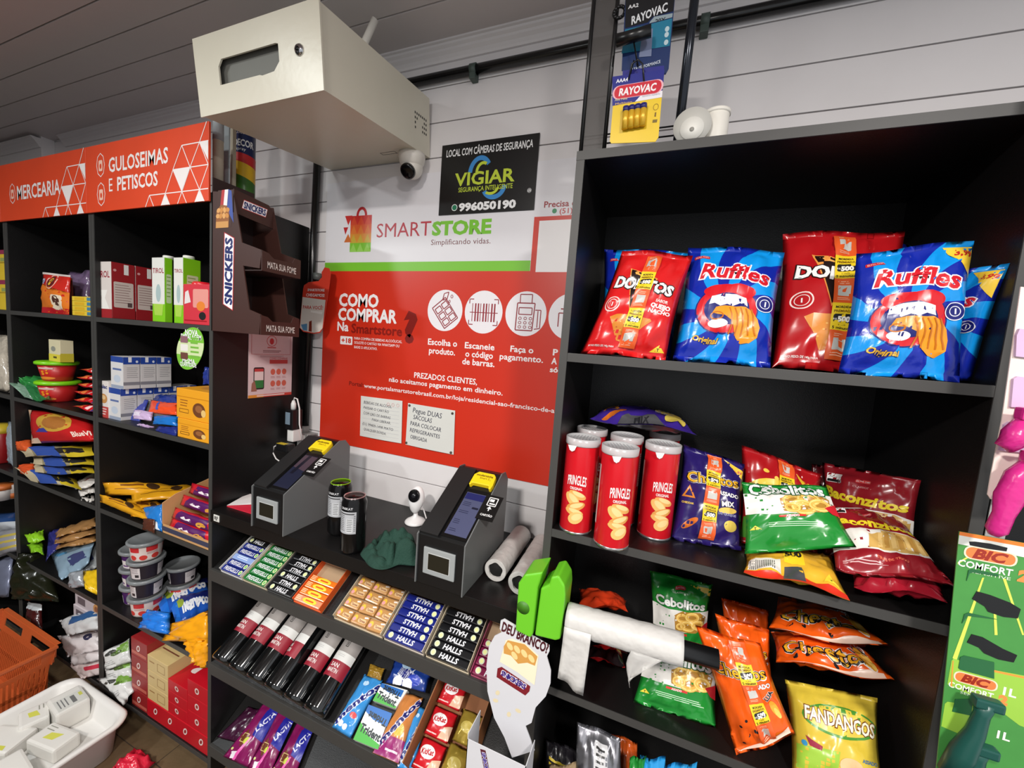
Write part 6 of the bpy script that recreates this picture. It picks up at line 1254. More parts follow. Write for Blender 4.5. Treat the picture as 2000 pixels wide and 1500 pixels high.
# -- snack unit, second shelf
def cream_f(p, w, h): p.rect(0, 0, w, h, (214, 212, 212)); p.rect(0, h*.82, w, h, (40, 70, 150)); p.rect(w*.15, h*.57, w*.85, h*.63, (90, 110, 160)); p.ell(w*.5, h*.3, w*.28, h*.12, (190, 200, 214)); p.rect(0, 0, w, h*.1, (150, 160, 180))
def cream_s(p, w, h): p.rect(0, h*.78, w, h, (36, 66, 150)); p.rect(0, h*.12, w, h*.22, (130, 128, 134)); p.lines(w*.2, h*.66, w*.9, 6, h*.06, h*.015, (150, 148, 150)); p.rect(w*.3, h*.84, w*.5, h, (226, 226, 230)); p.ell(w*.82, h*.86, w*.08, w*.1, (210, 216, 230), n=10)
CRM = M((206, 202, 200), .42)
xa_, xb_ = at(213, 815, -.325).x, at(236, 815, -.325).x
cpx('cream_carton', 'white and brown cream carton at the divider end of its shelf', 'carton', 193, 212, 817, -.328, S2, 744, M((222, 214, 208), .4), dep=.045, front=lambda p, w, h: (p.text('Italac', w*.5, h*.85, w*.3, (40, 50, 110), bold=.03, width=w*.85), p.ell(w*.55, h*.52, w*.36, h*.13, (196, 140, 80)), p.ell(w*.55, h*.55, w*.2, h*.06, (226, 190, 140)), p.rect(0, 0, w, h*.3, (190, 70, 66)), p.lines(w*.15, h*.22, w*.85, 3, h*.07, h*.03, (230, 200, 196))))
hl = .118
for k in range(5):
    y = -.325 + .050*k
    carton('cream_carton', ('blue and white cream carton at the front of the lower row', 'blue and white cream carton second in the lower row', 'blue and white cream carton third in the lower row', 'blue and white cream carton fourth in the lower row', 'blue and white cream carton last in the lower row')[k], 'carton', (xa_, y, S2), (xb_, y + .048, S2 + hl), CRM, cream_f, cream_s)
for k in range(3):
    y = -.322 + .050*k
    carton('cream_carton', ('blue and white cream carton at the front of the upper row', 'blue and white cream carton in the middle of the upper row', 'blue and white cream carton at the back of the upper row')[k], 'carton', (xa_ + .012, y, S2 + hl + .0005), (xb_ + .014, y + .048, S2 + 2*hl), CRM, cream_f, cream_s)
YB_ = M((232, 160, 34), .42)
def yb(p, w, h): p.rect(0, h*.72, w, h*.745, (200, 130, 20)); p.ell(w*.70, h*.36, w*.19, h*.24, (110, 64, 34)); p.ell(w*.70, h*.40, w*.11, h*.12, (150, 96, 54)); p.ell(w*.84, h*.28, w*.07, h*.12, (226, 190, 120)); p.line([(w*.1, h*.2), (w*.38, h*.2), (w*.38, h*.32), (w*.1, h*.32), (w*.1, h*.2)], .0016, (90, 50, 20)); p.lines(w*.12, h*.6, w*.38, 3, h*.09, h*.03, (150, 90, 30))
cpx('candy_box', 'yellow candy box under another yellow box', 'candy box', 347, 408, 862, -.337, S2, 822, YB_, dep=.10, front=yb)
z1 = at(378, 822, -.337).z
cpx('candy_box', 'yellow candy box on top of another, lid flap raised', 'candy box', 345, 408, 822, -.334, z1 + .0005, 762, YB_, dep=.10, front=yb)
for k, (px, ys, T, col, lb, f_) in enumerate((
    ([(250, 772), (292, 782), (272, 838), (238, 828)], (-.30, -.25), .012, (60, 70, 160), 'blue and white wrapped snack standing before the cream cartons', lambda P, a: (P.ell(.35, a*.55, .22, .3, (230, 232, 240)), P.rect(.25, a*.42, .45, a*.6, (30, 30, 110)))),
    ([(262, 800), (300, 804), (296, 822), (258, 818)], (-.325, -.30), .010, (196, 170, 206), 'lilac and white snack tube, upper of two', lambda P, a: P.rect(0, a*.3, .5, a*.7, (226, 214, 232))),
    ([(262, 826), (302, 832), (298, 848), (256, 840)], (-.335, -.31), .010, (190, 160, 200), 'lilac and white snack tube, lower of two', lambda P, a: P.rect(0, a*.3, .5, a*.7, (226, 214, 232))),
    ([(296, 782), (348, 788), (348, 812), (290, 806)], (-.30, -.26), .012, (226, 76, 34), 'orange foil snack pack among the blue packs', lambda P, a: P.rect(.3, .1, .4, a*.9, (60, 80, 180))),
    ([(300, 812), (348, 812), (346, 832), (296, 828)], (-.325, -.30), .010, (30, 110, 190), 'bright blue foil snack pack under the orange pack', None),
    ([(298, 770), (348, 772), (348, 788), (300, 786)], (-.24, -.2), .010, (30, 50, 130), 'dark blue foil snack pack behind the orange pack', None),
    ([(312, 832), (350, 834), (346, 852), (296, 848)], (-.337, -.32), .008, (34, 44, 120), 'navy foil snack pack at the shelf edge', None))):
    pq('snack_pack', lb, 'snack', px, ys, T, film(col), f_)
pq('snack_pack', 'small blue pouch hanging high beside the round tag', 'snack', [(401, 716), (410, 718), (410, 752), (397, 752)], (-.2, -.2), .010, film((40, 60, 150)), None)
# round shelf talker
tg = thing('round_tag', 'green oval shelf tag reading NOVA EMBALAGEM', 'tag', at(371, 725, -.352))
cx_, cz_ = at(371, 681, -.352).x, at(371, 681, -.352).z; rx_ = (at(397, 681, -.352).x - at(345, 681, -.352).x)/2*.98; rz_ = (at(371, 640, -.352).z - at(371, 724, -.352).z)/2
tl = [(cx_ + rx_*cos(2*pi*k/40) + .018*sin(2*pi*k/40), cz_ + rz_*sin(2*pi*k/40)) for k in range(40)]
g = G(); g.prism(tl, lambda a, b, d: Vector((a, d, b)), -.352, -.3512, M((120, 190, 60), .35)); child(g, 'tag_disc', tg)
P = Pr(.35); P.poly([(x_, z_) for x_, z_ in tl if abs(z_ - cz_) < rz_*.45], (206, 220, 170)); P.text('NOVA', cx_ + .008, cz_ + rz_*.76, .022, WH, bold=.04); P.text('EMBALAGEM', cx_ + .006, cz_ + rz_*.55, .022, WH, bold=.03, width=rx_*1.55); P.text('MESMA', cx_ - .006, cz_ - rz_*.58, .020, WH, bold=.03); P.text('QUANTIDADE', cx_ - .008, cz_ - rz_*.75, .018, WH, bold=.03, width=rx_*1.25)
for k in range(3): P.rrect(cx_ - rx_*.72, cz_ - .035 + .026*k, cx_ - rx_*.15, cz_ - .014 + .026*k, .003, ((110, 70, 60), (230, 226, 220), (140, 100, 110))[k])
P.lines(cx_ + rx_*.05, cz_ + .030, cx_ + rx_*.7, 5, .014, .006, (120, 180, 70)); P.build('print', tg, plane_fn((0, -.352, 0), (1, 0, 0), (0, 0, 1)))
child(G().tube([(cx_ + .018, -.3515, cz_ + rz_ - .01), (cx_ + .035, -.349, S1 - .010)], .0015, M((190, 190, 190), .3, alpha=.6), 6), 'hanger', tg)
# -- snack unit, third shelf: yellow biscuit packs, display box
YP = film((214, 152, 28)); 
def ypr(P, a): P.rect(.12, a*.3, .88, a*.34, (120, 70, 20)); P.ell(.62, a*.55, .09, a*.22, (60, 40, 24)); P.rect(.2, a*.52, .5, a*.66, (120, 70, 20)); P.lines(.15, a*.8, .5, 1, .02, a*.05, (150, 100, 30))
for lb, px, ys, z in (('yellow biscuit pack lowest and nearest the divider', [(195, 978), (290, 962), (296, 1002), (196, 998)], (-.30, -.28, -.335, -.335), S3), ('yellow biscuit pack lowest, twisted end towards the shelf edge', [(246, 985), (330, 965), (334, 1000), (256, 1026)], (-.27, -.22, -.31, -.345), S3), ('yellow biscuit pack on top of the others, long and flat', [(200, 950), (350, 912), (362, 938), (206, 978)], (-.27, -.14, -.20, -.33), S3 + .034), ('yellow biscuit pack beside the cardboard display box', [(252, 960), (395, 918), (398, 942), (258, 986)], (-.26, -.10, -.16, -.32), S3 + .036), ('yellow biscuit pack deepest on the third shelf', [(290, 925), (400, 915), (402, 935), (292, 950)], (-.16, -.08, -.13, -.20), S3 + .002)):
    c = quad(px, ys); 
    for v in c: v.z = z + .018
    bag('biscuit_pack', lb, 'biscuits', c, .017, YP, ypr, nu=14, nv=10, crump=.004, pull=.02, bulge=.4, seal=.02)
pq('biscuit_pack', 'blue biscuit pack beside the cardboard display box', 'biscuits', [(278, 992), (318, 984), (318, 1042), (300, 1036)], (-.338, -.31), .012, film((36, 118, 196)), lambda P, a: P.rect(.3, a*.1, .8, a*.4, (214, 220, 226)))
pq('biscuit_pack', 'brown chocolate pack hanging over the third shelf edge', 'biscuits', [(282, 1012), (304, 1014), (304, 1042), (280, 1034)], (-.345, -.338), .010, film((84, 46, 34)), None)
WD = M((196, 150, 100), .6, var=.12)
x0, x1 = at(317, 1060, -.338).x, at(408, 1075, -.338).x
db = thing('display_box', 'wood-coloured cardboard display box of purple and red biscuit packs', 'display box', ((x0+x1)/2, -.28, S3))
g = G(); g.prism([(-.338, S3), (-.12, S3), (-.12, S3 + .165), (-.30, S3 + .125), (-.338, S3 + .105)], lambda a, b, d: Vector((d, a, b)), x0, x0 + .003, WD); child(g, 'box_side', db)
g = G(); g.prism([(-.338, S3), (-.12, S3), (-.12, S3 + .165), (-.30, S3 + .06), (-.338, S3 + .03)], lambda a, b, d: Vector((d, a, b)), x1 - .003, x1, WD); child(g, 'box_side', db)
child(G().box((x0, -.123, S3), (x1, -.12, S3 + .165), WD), 'box_back', db); child(G().box((x0, -.338, S3), (x1, -.335, S3 + .030), WD), 'box_front', db); child(G().box((x0, -.3388, S3 + .008), (x1, -.338, S3 + .024), M((60, 62, 84), .5)), 'front_band', db); child(G().box((x0, -.335, S3), (x1, -.12, S3 + .002), WD), 'box_floor', db)
RP = film((196, 30, 44))
def rpr(P, a): P.poly([(.12, 0), (.9, 0), (.84, a*.9), (.2, a*.9)], (84, 26, 90)); P.poly([(.28, a*.45), (.36, a*.62), (.42, a*.45), (.50, a*.60), (.56, a*.42), (.52, a*.36), (.40, a*.34), (.30, a*.36)], (236, 226, 230)); P.ell(.74, a*.35, .1, a*.22, (206, 150, 60))
for k, (zz_, yy_, lb) in enumerate(((.010, -.325, 'purple and red biscuit pack lowest in the display box'), (.047, -.318, 'purple and red biscuit pack second up in the display box'), (.084, -.290, 'purple and red biscuit pack third up in the display box'), (.118, -.262, 'purple and red biscuit pack topmost in the display box'))):
    c = [Vector((x0 + .010, yy_ + .012, S3 + zz_ + .034)), Vector((x1 - .006, yy_ + .012, S3 + zz_ + .034)), Vector((x1 - .006, yy_, S3 + zz_)), Vector((x0 + .010, yy_, S3 + zz_))]
    bag('biscuit_pack', lb, 'biscuits', c, .014, RP, rpr, nu=12, nv=8, crump=.003, pull=.01, bulge=.35, seal=.01, back=2.2)
# -- snack unit, fourth shelf: pots and packs
def pot():
    t = thing('dessert_pot', '', 'pot'); LB = M((206, 196, 190), .35)
    local(G().lathe([(.036, 0), (.038, .002), (.0435, .056)], LB, 32), 'pot_body', t)
    local(G().lathe([(.049, .054), (.0515, .057), (.0515, .064), (.047, .067), (.044, .063), (.002, .063)], M((136, 140, 142), .25, var=.06, trans=.2), 36), 'lid', t)
    return t
PT = {}
def potp(kind, p, rz, lb):
    if kind not in PT:
        t = pot(); P = Pr(.4)
        def fn(x, y):
            r_ = .0382 + .0053*y/.054; a = -pi/2 + x/.041; return Vector((r_*cos(a), r_*sin(a), y)), Vector((cos(a), sin(a), 0))
        if kind == 'red': P.rect(-.10, .006, .10, .054, (222, 206, 200)); [P.rect(a, .034, a + .03, .052, (196, 44, 48)) for a in (-.06, -.012, .04)]; [P.ell(a, .015, .011, .009, (206, 60, 52), n=14) for a in (-.05, -.02, .012, .05)]; P.lines(-.01, .030, .02, 2, .004, .0015, (150, 60, 60))
        elif kind == 'purple': P.rect(-.10, .004, .10, .054, (70, 34, 96)); [P.rect(a, .006, a + .035, .034, (224, 216, 214)) for a in (-.07, -.015, .04)]; [P.rect(a + .006, .012, a + .028, .018, (110, 80, 130)) for a in (-.07, -.015, .04)]; P.ell(.0, .044, .010, .007, (200, 70, 90))
        else: P.rect(-.128, .003, .128, .055, (34, 26, 36)); [(P.rect(a, .006, a + .034, .046, (214, 206, 206)), P.rect(a + .018, .012, a + .030, .022, (50, 46, 50)), P.lines(a + .003, .042, a + .03, 4, .005, .0015, (120, 110, 116))) for a in (-.05, .03)]
        P.build('label_print', t, fn, gu=.006, origin=Vector((0, 0, 0))); PT[kind] = t; o = t
    else: o = dup(PT[kind], (0, 0, 0))
    o.location = p; o.rotation_euler = (0, 0, rz); o.scale = (PS, PS, PS); o['label'] = lb; o['category'] = 'pot'
ph = .0735; PS = 1.12
for k, kind in enumerate(('red', 'dark', 'dark', 'red')): potp(kind, (-1.766, -.285, S4 + ph*k), .5 + .3*k, ('red-labelled dessert pot at the bottom of the front stack', 'dark dessert pot second from the bottom of the front stack', 'dark dessert pot third from the bottom of the front stack', 'red-labelled dessert pot crowning the front stack')[k])
for k, kind in enumerate(('purple', 'purple', 'purple')): potp(kind, (-1.872, -.262, S4 + ph*k), .7 + .4*k, ('purple dessert pot at the bottom of the side stack', 'purple dessert pot in the middle of the side stack', 'purple dessert pot on top of the side stack')[k])
for k, kind in enumerate(('red', 'dark')): potp(kind, (-1.742, -.178, S4 + ph*k), .5, ('red-labelled dessert pot in the rear stack', 'dark dessert pot on top of the rear stack')[k])
NG = film((34, 84, 176))
def negr(P, a): P.rect(0, a*.55, 1, a, (26, 36, 110)); P.text('negresco', .58, a*.45, a*.62, (238, 240, 246), bold=.06, width=.72); P.ell(.2, a*.6, .1, a*.2, (150, 170, 60)); P.rect(0, 0, .14, a, (30, 110, 210))
for lb, px, ys, z in (('blue sandwich biscuit pack farther from the shelf edge', [(300, 1190), (405, 1090), (410, 1118), (318, 1222)], (-.24, -.08, -.13, -.30), S4), ('blue sandwich biscuit pack with big white letters', [(328, 1205), (412, 1130), (412, 1166), (345, 1232)], (-.24, -.13, -.20, -.31), S4 + .004)):
    c = quad(px, ys)
    for q, v in enumerate(c): v.z = z + .028
    bag('biscuit_pack', lb, 'biscuits', c, .022, NG, negr, nu=14, nv=10, crump=.004, pull=.02, bulge=.4, seal=.02)
pq('biscuit_pack', 'blue crumpled wrapper end spilling over the shelf edge', 'biscuits', [(286, 1190), (330, 1196), (328, 1240), (268, 1226)], (-.352, -.315), .016, film((40, 120, 214)), None, crump=.010)
pq('biscuit_pack', 'orange biscuit pack with crumpled end, upper of two', 'biscuits', [(336, 1218), (410, 1192), (412, 1262), (322, 1250)], (-.352, -.31), .022, film((236, 160, 24)), None, crump=.012)
pq('biscuit_pack', 'orange biscuit pack drooping over the red boxes', 'biscuits', [(352, 1248), (412, 1250), (408, 1306), (380, 1296)], (-.358, -.345), .016, film((232, 156, 24)), None, crump=.012)
# -- snack unit, bottom: red chocolate boxes
yq = -.334
def gar(dark):
    def f(p, w, h):
        p.ell(w*.46, h*.52, w*.10, h*.20, (226, 206, 200), rot=-30); p.ell(w*.46, h*.52, w*.055, h*.12, (150, 60, 50), rot=-30)
        if dark: p.rect(w*.05, h*.12, w*.95, h*.3, (190, 96, 80))
    return f
RB = M((188, 18, 34), .35, var=.05); RBD = M((146, 34, 36), .4, var=.06); BEI = M((206, 180, 124), .45, var=.05)
xs = [at(257, 1330, yq).x, at(288, 1330, yq).x, at(328, 1370, yq).x, at(366, 1390, yq).x, at(407, 1400, yq).x]
z0 = S5 + .0005; hb = .068
zl = ['at the bottom', 'second up', 'third up', 'fourth up', 'fifth up', 'on top']
top0 = at(272, 1252, yq).z; n0 = 4; h0 = (top0 - z0)/n0
for k in range(n0): carton('chocolate_box', f'dull red chocolate box {zl[k] if k < n0 - 1 else "on top"} of the stack at the rice end', 'chocolate box', (xs[0], yq, z0 + h0*k), (xs[1] - .001, yq + .16, z0 + h0*(k+1) - .0005), RBD, gar(True), None)
xm = (xs[1] + xs[4])/2
for a, b, lb in ((xs[1], xm, 'red chocolate box in the bottom row beside the dull red stack'), (xm, xs[4], 'red chocolate box in the bottom row against the side panel')): carton('chocolate_box', lb, 'chocolate box', (a + .0005, yq - .002, z0), (b - .0005, yq + .16, z0 + hb), RB, lambda p, w, h: [(p.ell(w*q, h*.55, .010, .014, (232, 214, 210), rot=-30), p.ell(w*q, h*.55, .0055, .009, (150, 40, 40), rot=-30)) for q in (.3, .8)])
def cols(i, n, mat, ztop, nm, f_):
    hh = (ztop - z0 - hb)/n
    for k in range(n): carton('chocolate_box', f'{nm}, {["lowest", "second", "third", "fourth"][k] if k < n - 1 else "topmost"} of its stack', 'chocolate box', (xs[i] + .0008, yq, z0 + hb + .0005 + hh*k), (xs[i+1] - .0008, yq + .16, z0 + hb + hh*(k+1)), mat, f_, None, (lambda p, w, d: (p.rect(w*.1, d*.25, w*.9, d*.28, (120, 70, 50)), p.ell(w*.6, d*.6, w*.14, d*.1, (90, 50, 30)))) if mat is BEI and k == n - 1 else (lambda p, w, d: p.ell(w*.5, d*.4, w*.2, d*.08, (232, 214, 210), rot=20)))
cols(1, 3, BEI, at(305, 1288, yq).z, 'beige chocolate box', lambda p, w, h: (p.line([(w*.5, h*.25), (w*.85, h*.25), (w*.85, h*.75), (w*.5, h*.75), (w*.5, h*.25)], .0015, (150, 110, 60)), p.rect(w*.1, h*.6, w*.35, h*.68, (160, 120, 70))))
cols(2, 3, RB, at(346, 1336, yq).z, 'bright red chocolate box beside the beige stack', gar(False)); cols(3, 3, RB, at(388, 1338, yq).z, 'bright red chocolate box against the side panel', gar(False))
GWP = film((206, 206, 204), bump=.2)
def rice(P, a): P.poly([(.5, a*.55), (.98, a*.5), (.98, a*.95), (.6, a*.9)], (110, 150, 60)); P.ell(.35, a*.75, .2, .1, (60, 60, 56)); P.ell(.6, a*.6, .18, .08, (70, 90, 40)); P.lines(.1, a*.35, .5, 3, .07, .02, (150, 150, 150))
for lb, px, ys, T in (('white and green food pack on top of its pile', [(200, 1275), (254, 1246), (258, 1292), (205, 1310)], (-.335, -.28, -.31, -.350), .018), ('pale grey food pack in the middle of the pile beside the red boxes', [(205, 1302), (258, 1285), (262, 1322), (208, 1330)], (-.340, -.29, -.32, -.352), .018), ('pale grey food pack at the bottom of the pile beside the red boxes', [(188, 1326), (258, 1308), (262, 1350), (240, 1378)], (-.350, -.31, -.335, -.365), .020)):
    c = quad(px, ys); bag('food_pack', lb, 'food pack', c, T, GWP, rice, nu=12, nv=12, crump=.008)
UNIT = (-2.620, -1.987)
# ------------------------------------------------------------------ grocery unit
U1z2, U1z3 = S2, S3
pq('coffee_pack', 'red and orange coffee pack on the upper grocery shelf', 'coffee', [(84, 524), (140, 530), (137, 607), (82, 603)], (-.315, -.30), .022, film((206, 44, 34)), lambda P, a: (P.poly([(0, .02), (1, .02), (1, a*.55), (.4, a*.5), (.2, a*.7), (0, a*.6)], (226, 120, 34)), P.rect(0, 0, 1, a*.14, (206, 34, 44)), P.rect(0, a*.72, .22, a*.84, (50, 50, 130)), P.text('CA', .11, a*.78, .13, (240, 240, 244), bold=.05), P.ring(.50, a*.78, .15, .14, .02, (240, 190, 170), n=20), P.ell(.5, a*.78, .11, .10, (90, 30, 30)), [P.ell(.5 + dx, a*.78 + dy, .035, .035, (236, 190, 60), n=10) for dx, dy in ((0, -.04), (-.04, .03), (.04, .03))], P.rrect(.55, a*.10, .86, a*.46, .05, (232, 216, 190)), P.ell(.7, a*.32, .1, .09, (80, 44, 34)), P.rect(0, a*.95, 1, a, (226, 214, 208))), rest=S1)
pq('tea_pack', 'brown coffee refill behind the red coffee pack', 'coffee', [(128, 534), (142, 536), (141, 608), (127, 606)], (-.29, -.28), .012, film((150, 70, 44)), lambda P, a: P.rect(.05, .02, .95, a*.38, (190, 170, 166)), rest=S1)
pq('nut_bag', 'clear bag with purple contents behind the yellow cube boxes', 'bag', [(138, 516), (180, 512), (178, 600), (140, 600)], (-.24, -.22), .03, M((110, 90, 120), .2, bump=.3, bscale=20, var=.5, coat=.4), None, rest=S1, crump=.012)
x0, x1 = at(141, 606, -.315).x, -1.985
for k in range(4): carton('stock_cube_box', 'small yellow and blue stock cube box, ' + ('lowest', 'second', 'third', 'topmost')[k] + ' of four', 'box', (x0, -.315, S1 + .0005 + .0185*k), (x1, -.26, S1 + .0185*(k+1)), M((232, 200, 60), .4), lambda p, w, h: (p.rect(w*.55, h*.15, w*.92, h*.85, (70, 130, 160)), p.rect(w*.1, h*.2, w*.45, h*.8, (226, 180, 40))))
carton('stock_cube_box', 'tiny yellow box standing on the stock cube stack', 'box', (x1 - .055, -.30, S1 + .0745), (x1 - .002, -.26, S1 + .112), M((236, 206, 70), .4), lambda p, w, h: (p.rect(w*.2, h*.2, w*.8, h*.4, (60, 50, 30)), p.rect(w*.3, h*.6, w*.7, h*.7, (60, 50, 30))))
# tubs
def tub(lb, x, y, z, s=1.0):
    t = thing('snack_tub', lb, 'tub', (x, y, z)); n = 24
    local(G().lathe([(.040*s, 0), (.044*s, .003), (.058*s, .072*s)], M((188, 34, 34), .35, var=.06), 28), 'tub_body', t); local(G().lathe([(.062*s, .069*s), (.066*s, .072*s), (.066*s, .080*s), (.060*s, .084*s), (.002, .083*s)], M((126, 206, 26), .32), 32), 'lid', t)
    P = Pr(.35)
    def fn(a, b):
        r_ = (.0442 + .0138*b/.072)*s; q = -pi/2 + .5 + a/.05; return Vector((r_*cos(q), r_*sin(q), b*s)), Vector((cos(q), sin(q), 0))
    P.rect(-.025, .052, .025, .059, (226, 190, 186)); P.text('SÓ', 0, .036, .024, (236, 150, 40), bold=.06); P.ell(.0, .014, .03, .006, (226, 130, 50)); P.build('print', t, fn, gu=.008, origin=Vector((0, 0, 0))); return t
tb = [at(108, 760, -.285), at(108, 712, -.285)]
tub('red tub with lime lid at the bottom of the grocery pair', tb[0].x, -.275, S2, 1.05); tub('red tub with lime lid, upper of the grocery pair', tb[0].x - .004, -.275, S2 + .0885, 1.0)
cpx('butter_box', 'small cream and yellow box standing on the upper tub', 'box', 96, 118, 704, -.292, S2 + .173, 664, M((222, 212, 176), .45), dep=.04, front=lambda p, w, h: (p.rect(0, 0, w, h*.34, (226, 206, 70)), p.ell(w*.4, h*.58, w*.2, h*.12, (150, 150, 140)), p.rect(w*.4, h*.15, w*.7, h*.24, (90, 80, 40))), right=lambda p, w, h: p.rect(0, 0, w, h*.4, (206, 190, 60)))
RS = film((196, 26, 34))
for k in range(6):
    z = S2 + .001 + .029*k
    c = [Vector((-2.155 + .006*(k % 2), -.240, z + .014)), Vector((-1.987, -.240, z + .014)), Vector((-1.987, -.335 + .004*k, z + .014)), Vector((-2.155 + .006*(k % 2), -.335 + .004*k, z + .014))]
    bag('pasta_pack', 'red instant food pack, ' + ('lowest', 'second', 'third', 'fourth', 'fifth', 'topmost')[k] + ' of the red pile by the divider', 'food pack', c, .012, RS, lambda P, a: (P.rect(.78, 0, .95, a*.5, (60, 50, 120)), P.poly([(.1, .02), (.4, .02), (.3, a*.3), (.15, a*.3)], (226, 120, 60)), P.rect(.5, a*.05, .62, a*.25, (240, 210, 206))), nu=12, nv=10, crump=.005, pull=.02)
tub('red tub with lime lid standing on the red pile', -2.040, -.20, S2 + .176, .82); tub('red tub with dull lid topmost over the red pile', -2.035, -.19, S2 + .247, .95)
GB = film((44, 130, 60), bump=.25)
c = quad([(34, 738), (92, 728), (96, 768), (46, 762)], (-.19, -.19, -.30, -.31)); bag('frozen_bag', 'green food bag, upper of two beside the tubs', 'food bag', c, .024, GB, None, rest=S2 + .018, crump=.010)
c = quad([(18, 748), (94, 746), (100, 780), (50, 776)], (-.22, -.22, -.33, -.335)); bag('frozen_bag', 'green food bag, lower of two with a loose clear end', 'food bag', c, .018, film((40, 110, 60), bump=.3), lambda P, a: P.poly([(0, 0), (.3, 0), (.35, a), (0, a)], (120, 150, 130)), rest=S2, crump=.010)
# third grocery shelf
pq('biscuit_bag', 'large red butter biscuit bag on top of the pasta packs', 'biscuits', [(54, 800), (184, 812), (186, 862), (60, 866)], (-.325, -.25), .028, film((196, 30, 32)), lambda P, a: (P.ell(.50, a*.62, .28, a*.32, (206, 160, 60)), P.ell(.52, a*.60, .18, a*.22, (176, 112, 50)), P.text('BlueVi', .86, a*.26, a*.22, (240, 214, 200), bold=.03, rot=8), P.poly([(.2, a*.30), (.42, a*.28), (.36, a*.42), (.26, a*.40)], (60, 60, 150)), P.rect(0, 0, .18, a*.14, (226, 206, 180)), P.rect(0, 0, .05, a, (206, 170, 140))))
def past(P, a): P.rect(.62, 0, 1, a, (206, 180, 40)); P.poly([(.2, 0), (.55, 0), (.5, a), (.15, a)], (50, 80, 160)); P.poly([(.55, a*.1), (.9, a*.2), (.88, a*.55), (.5, a*.5)], (36, 36, 36)); P.rect(0, 0, .16, a, (196, 182, 150))
for k, (px, ys, lb) in enumerate((([(32, 876), (184, 868), (186, 890), (50, 892)], (-.24, -.24, -.335, -.335), 'yellow and black pasta pack on top of its pile'), ([(62, 890), (185, 888), (187, 910), (66, 908)], (-.24, -.24, -.337, -.337), 'yellow and black pasta pack in the middle of its pile'), ([(60, 906), (185, 905), (187, 926), (70, 924)], (-.25, -.25, -.338, -.338), 'yellow and black pasta pack in the lower part of its pile'), ([(28, 912), (150, 930), (160, 955), (60, 938)], (-.24, -.24, -.34, -.34), 'clear pasta bag with orange end at the bottom of its pile'))):
    c = quad(px, ys); bag('pasta_pack', lb, 'pasta', c, .016, film((186, 176, 150) if k == 3 else (150, 140, 110)), past, nu=12, nv=10, crump=.007)
pq('pasta_pack', 'clear bag end with orange corner, upper', 'pasta', [(30, 862), (62, 858), (64, 884), (32, 880)], (-.33, -.30), .014, film((206, 86, 40)), None)
pq('pasta_pack', 'clear bag end with orange corner, lower', 'pasta', [(34, 908), (66, 904), (68, 930), (40, 926)], (-.335, -.31), .014, film((206, 80, 38)), None)
for k, (px, ys) in enumerate((([(136, 948), (190, 922), (190, 944), (150, 958)], (-.26, -.22, -.30, -.335)), ([(146, 956), (190, 944), (190, 962), (156, 968)], (-.27, -.24, -.32, -.337)), ([(150, 968), (190, 962), (190, 988), (158, 976)], (-.28, -.26, -.33, -.34)))):
    c = quad(px, ys); bag('flour_pack', 'white flour pack, ' + ('topmost', 'middle one', 'undermost')[k] + ' of three beside the pasta', 'flour', c, .012, M((220, 214, 208), .5, bump=.2, bscale=25), (lambda P, a: P.rect(.4, a*.4, .9, a*.5, (170, 80, 90))) if k == 0 else None, nu=10, nv=10, crump=.006)
# fourth grocery shelf
TB = film((176, 130, 80), bump=.3)
for k, (px, ys) in enumerate((([(104, 1040), (190, 1008), (192, 1026), (108, 1052)], (-.22, -.12, -.18, -.27)), ([(104, 1052), (190, 1024), (192, 1042), (106, 1064)], (-.24, -.14, -.20, -.29)), ([(104, 1064), (190, 1040), (192, 1056), (108, 1074)], (-.25, -.16, -.22, -.30)))):
    c = quad(px, ys); bag('toast_pack', 'brown wholegrain pack, ' + ('topmost', 'middle one', 'undermost')[k] + ' of three in a pile', 'bread', c, .012, TB, None, nu=12, nv=8, crump=.006)
for lb, px, ys, T, col in (('blue wholegrain wrapper beside the brown packs', [(92, 1040), (150, 1025), (120, 1060), (88, 1100)], (-.20, -.16, -.26, -.32), .010, (50, 50, 120)), ('lime green food bag, upper of two', [(48, 1046), (86, 1036), (88, 1056), (56, 1062)], (-.26, -.24, -.30, -.33), .016, (140, 200, 40)), ('lime green food bag, lower of two', [(52, 1062), (86, 1056), (86, 1082), (60, 1078)], (-.28, -.26, -.32, -.335), .014, (130, 190, 36)), ('pale blue and silver food pouch leaning on the shelf', [(96, 1076), (190, 1054), (176, 1100), (118, 1138)], (-.26, -.2, -.28, -.338), .014, (150, 176, 196)), ('silver and white food pouch behind the yellow pack', [(130, 1070), (192, 1056), (192, 1108), (150, 1120)], (-.22, -.18, -.26, -.30), .012, (190, 194, 196)), ('crinkled silver pouch beside the yellow pack', [(132, 1120), (162, 1112), (164, 1146), (136, 1150)], (-.33, -.31, -.335, -.34), .012, (160, 164, 170)), ('yellow pack at the divider end of the low grocery shelf', [(160, 1118), (194, 1108), (195, 1166), (166, 1150)], (-.30, -.28, -.34, -.342), .016, (226, 184, 30))):
    c = quad(px, ys); bag('food_pouch', lb, 'food pouch', c, T, film(col, metal=.2 if col[0] > 140 and col[2] > 150 else 0), (lambda P, a: (P.poly([(.45, a*.2), (.9, a*.3), (.8, a*.6), (.4, a*.55)], (60, 66, 110)), P.rect(.1, a*.7, .4, a*.8, (90, 150, 190)))) if 'pouch' in lb and 'white' in lb or 'blue and silver' in lb else None, nu=12, nv=12, crump=.007)
c = quad([(30, 1080), (100, 1080), (112, 1176), (16, 1170)], (-.30, -.26, -.345, -.36)); bag('dark_bag', 'dark olive plastic bag hanging in front of the low grocery shelf', 'bag', c, .04, film((28, 30, 18), bump=.4), None, crump=.014)
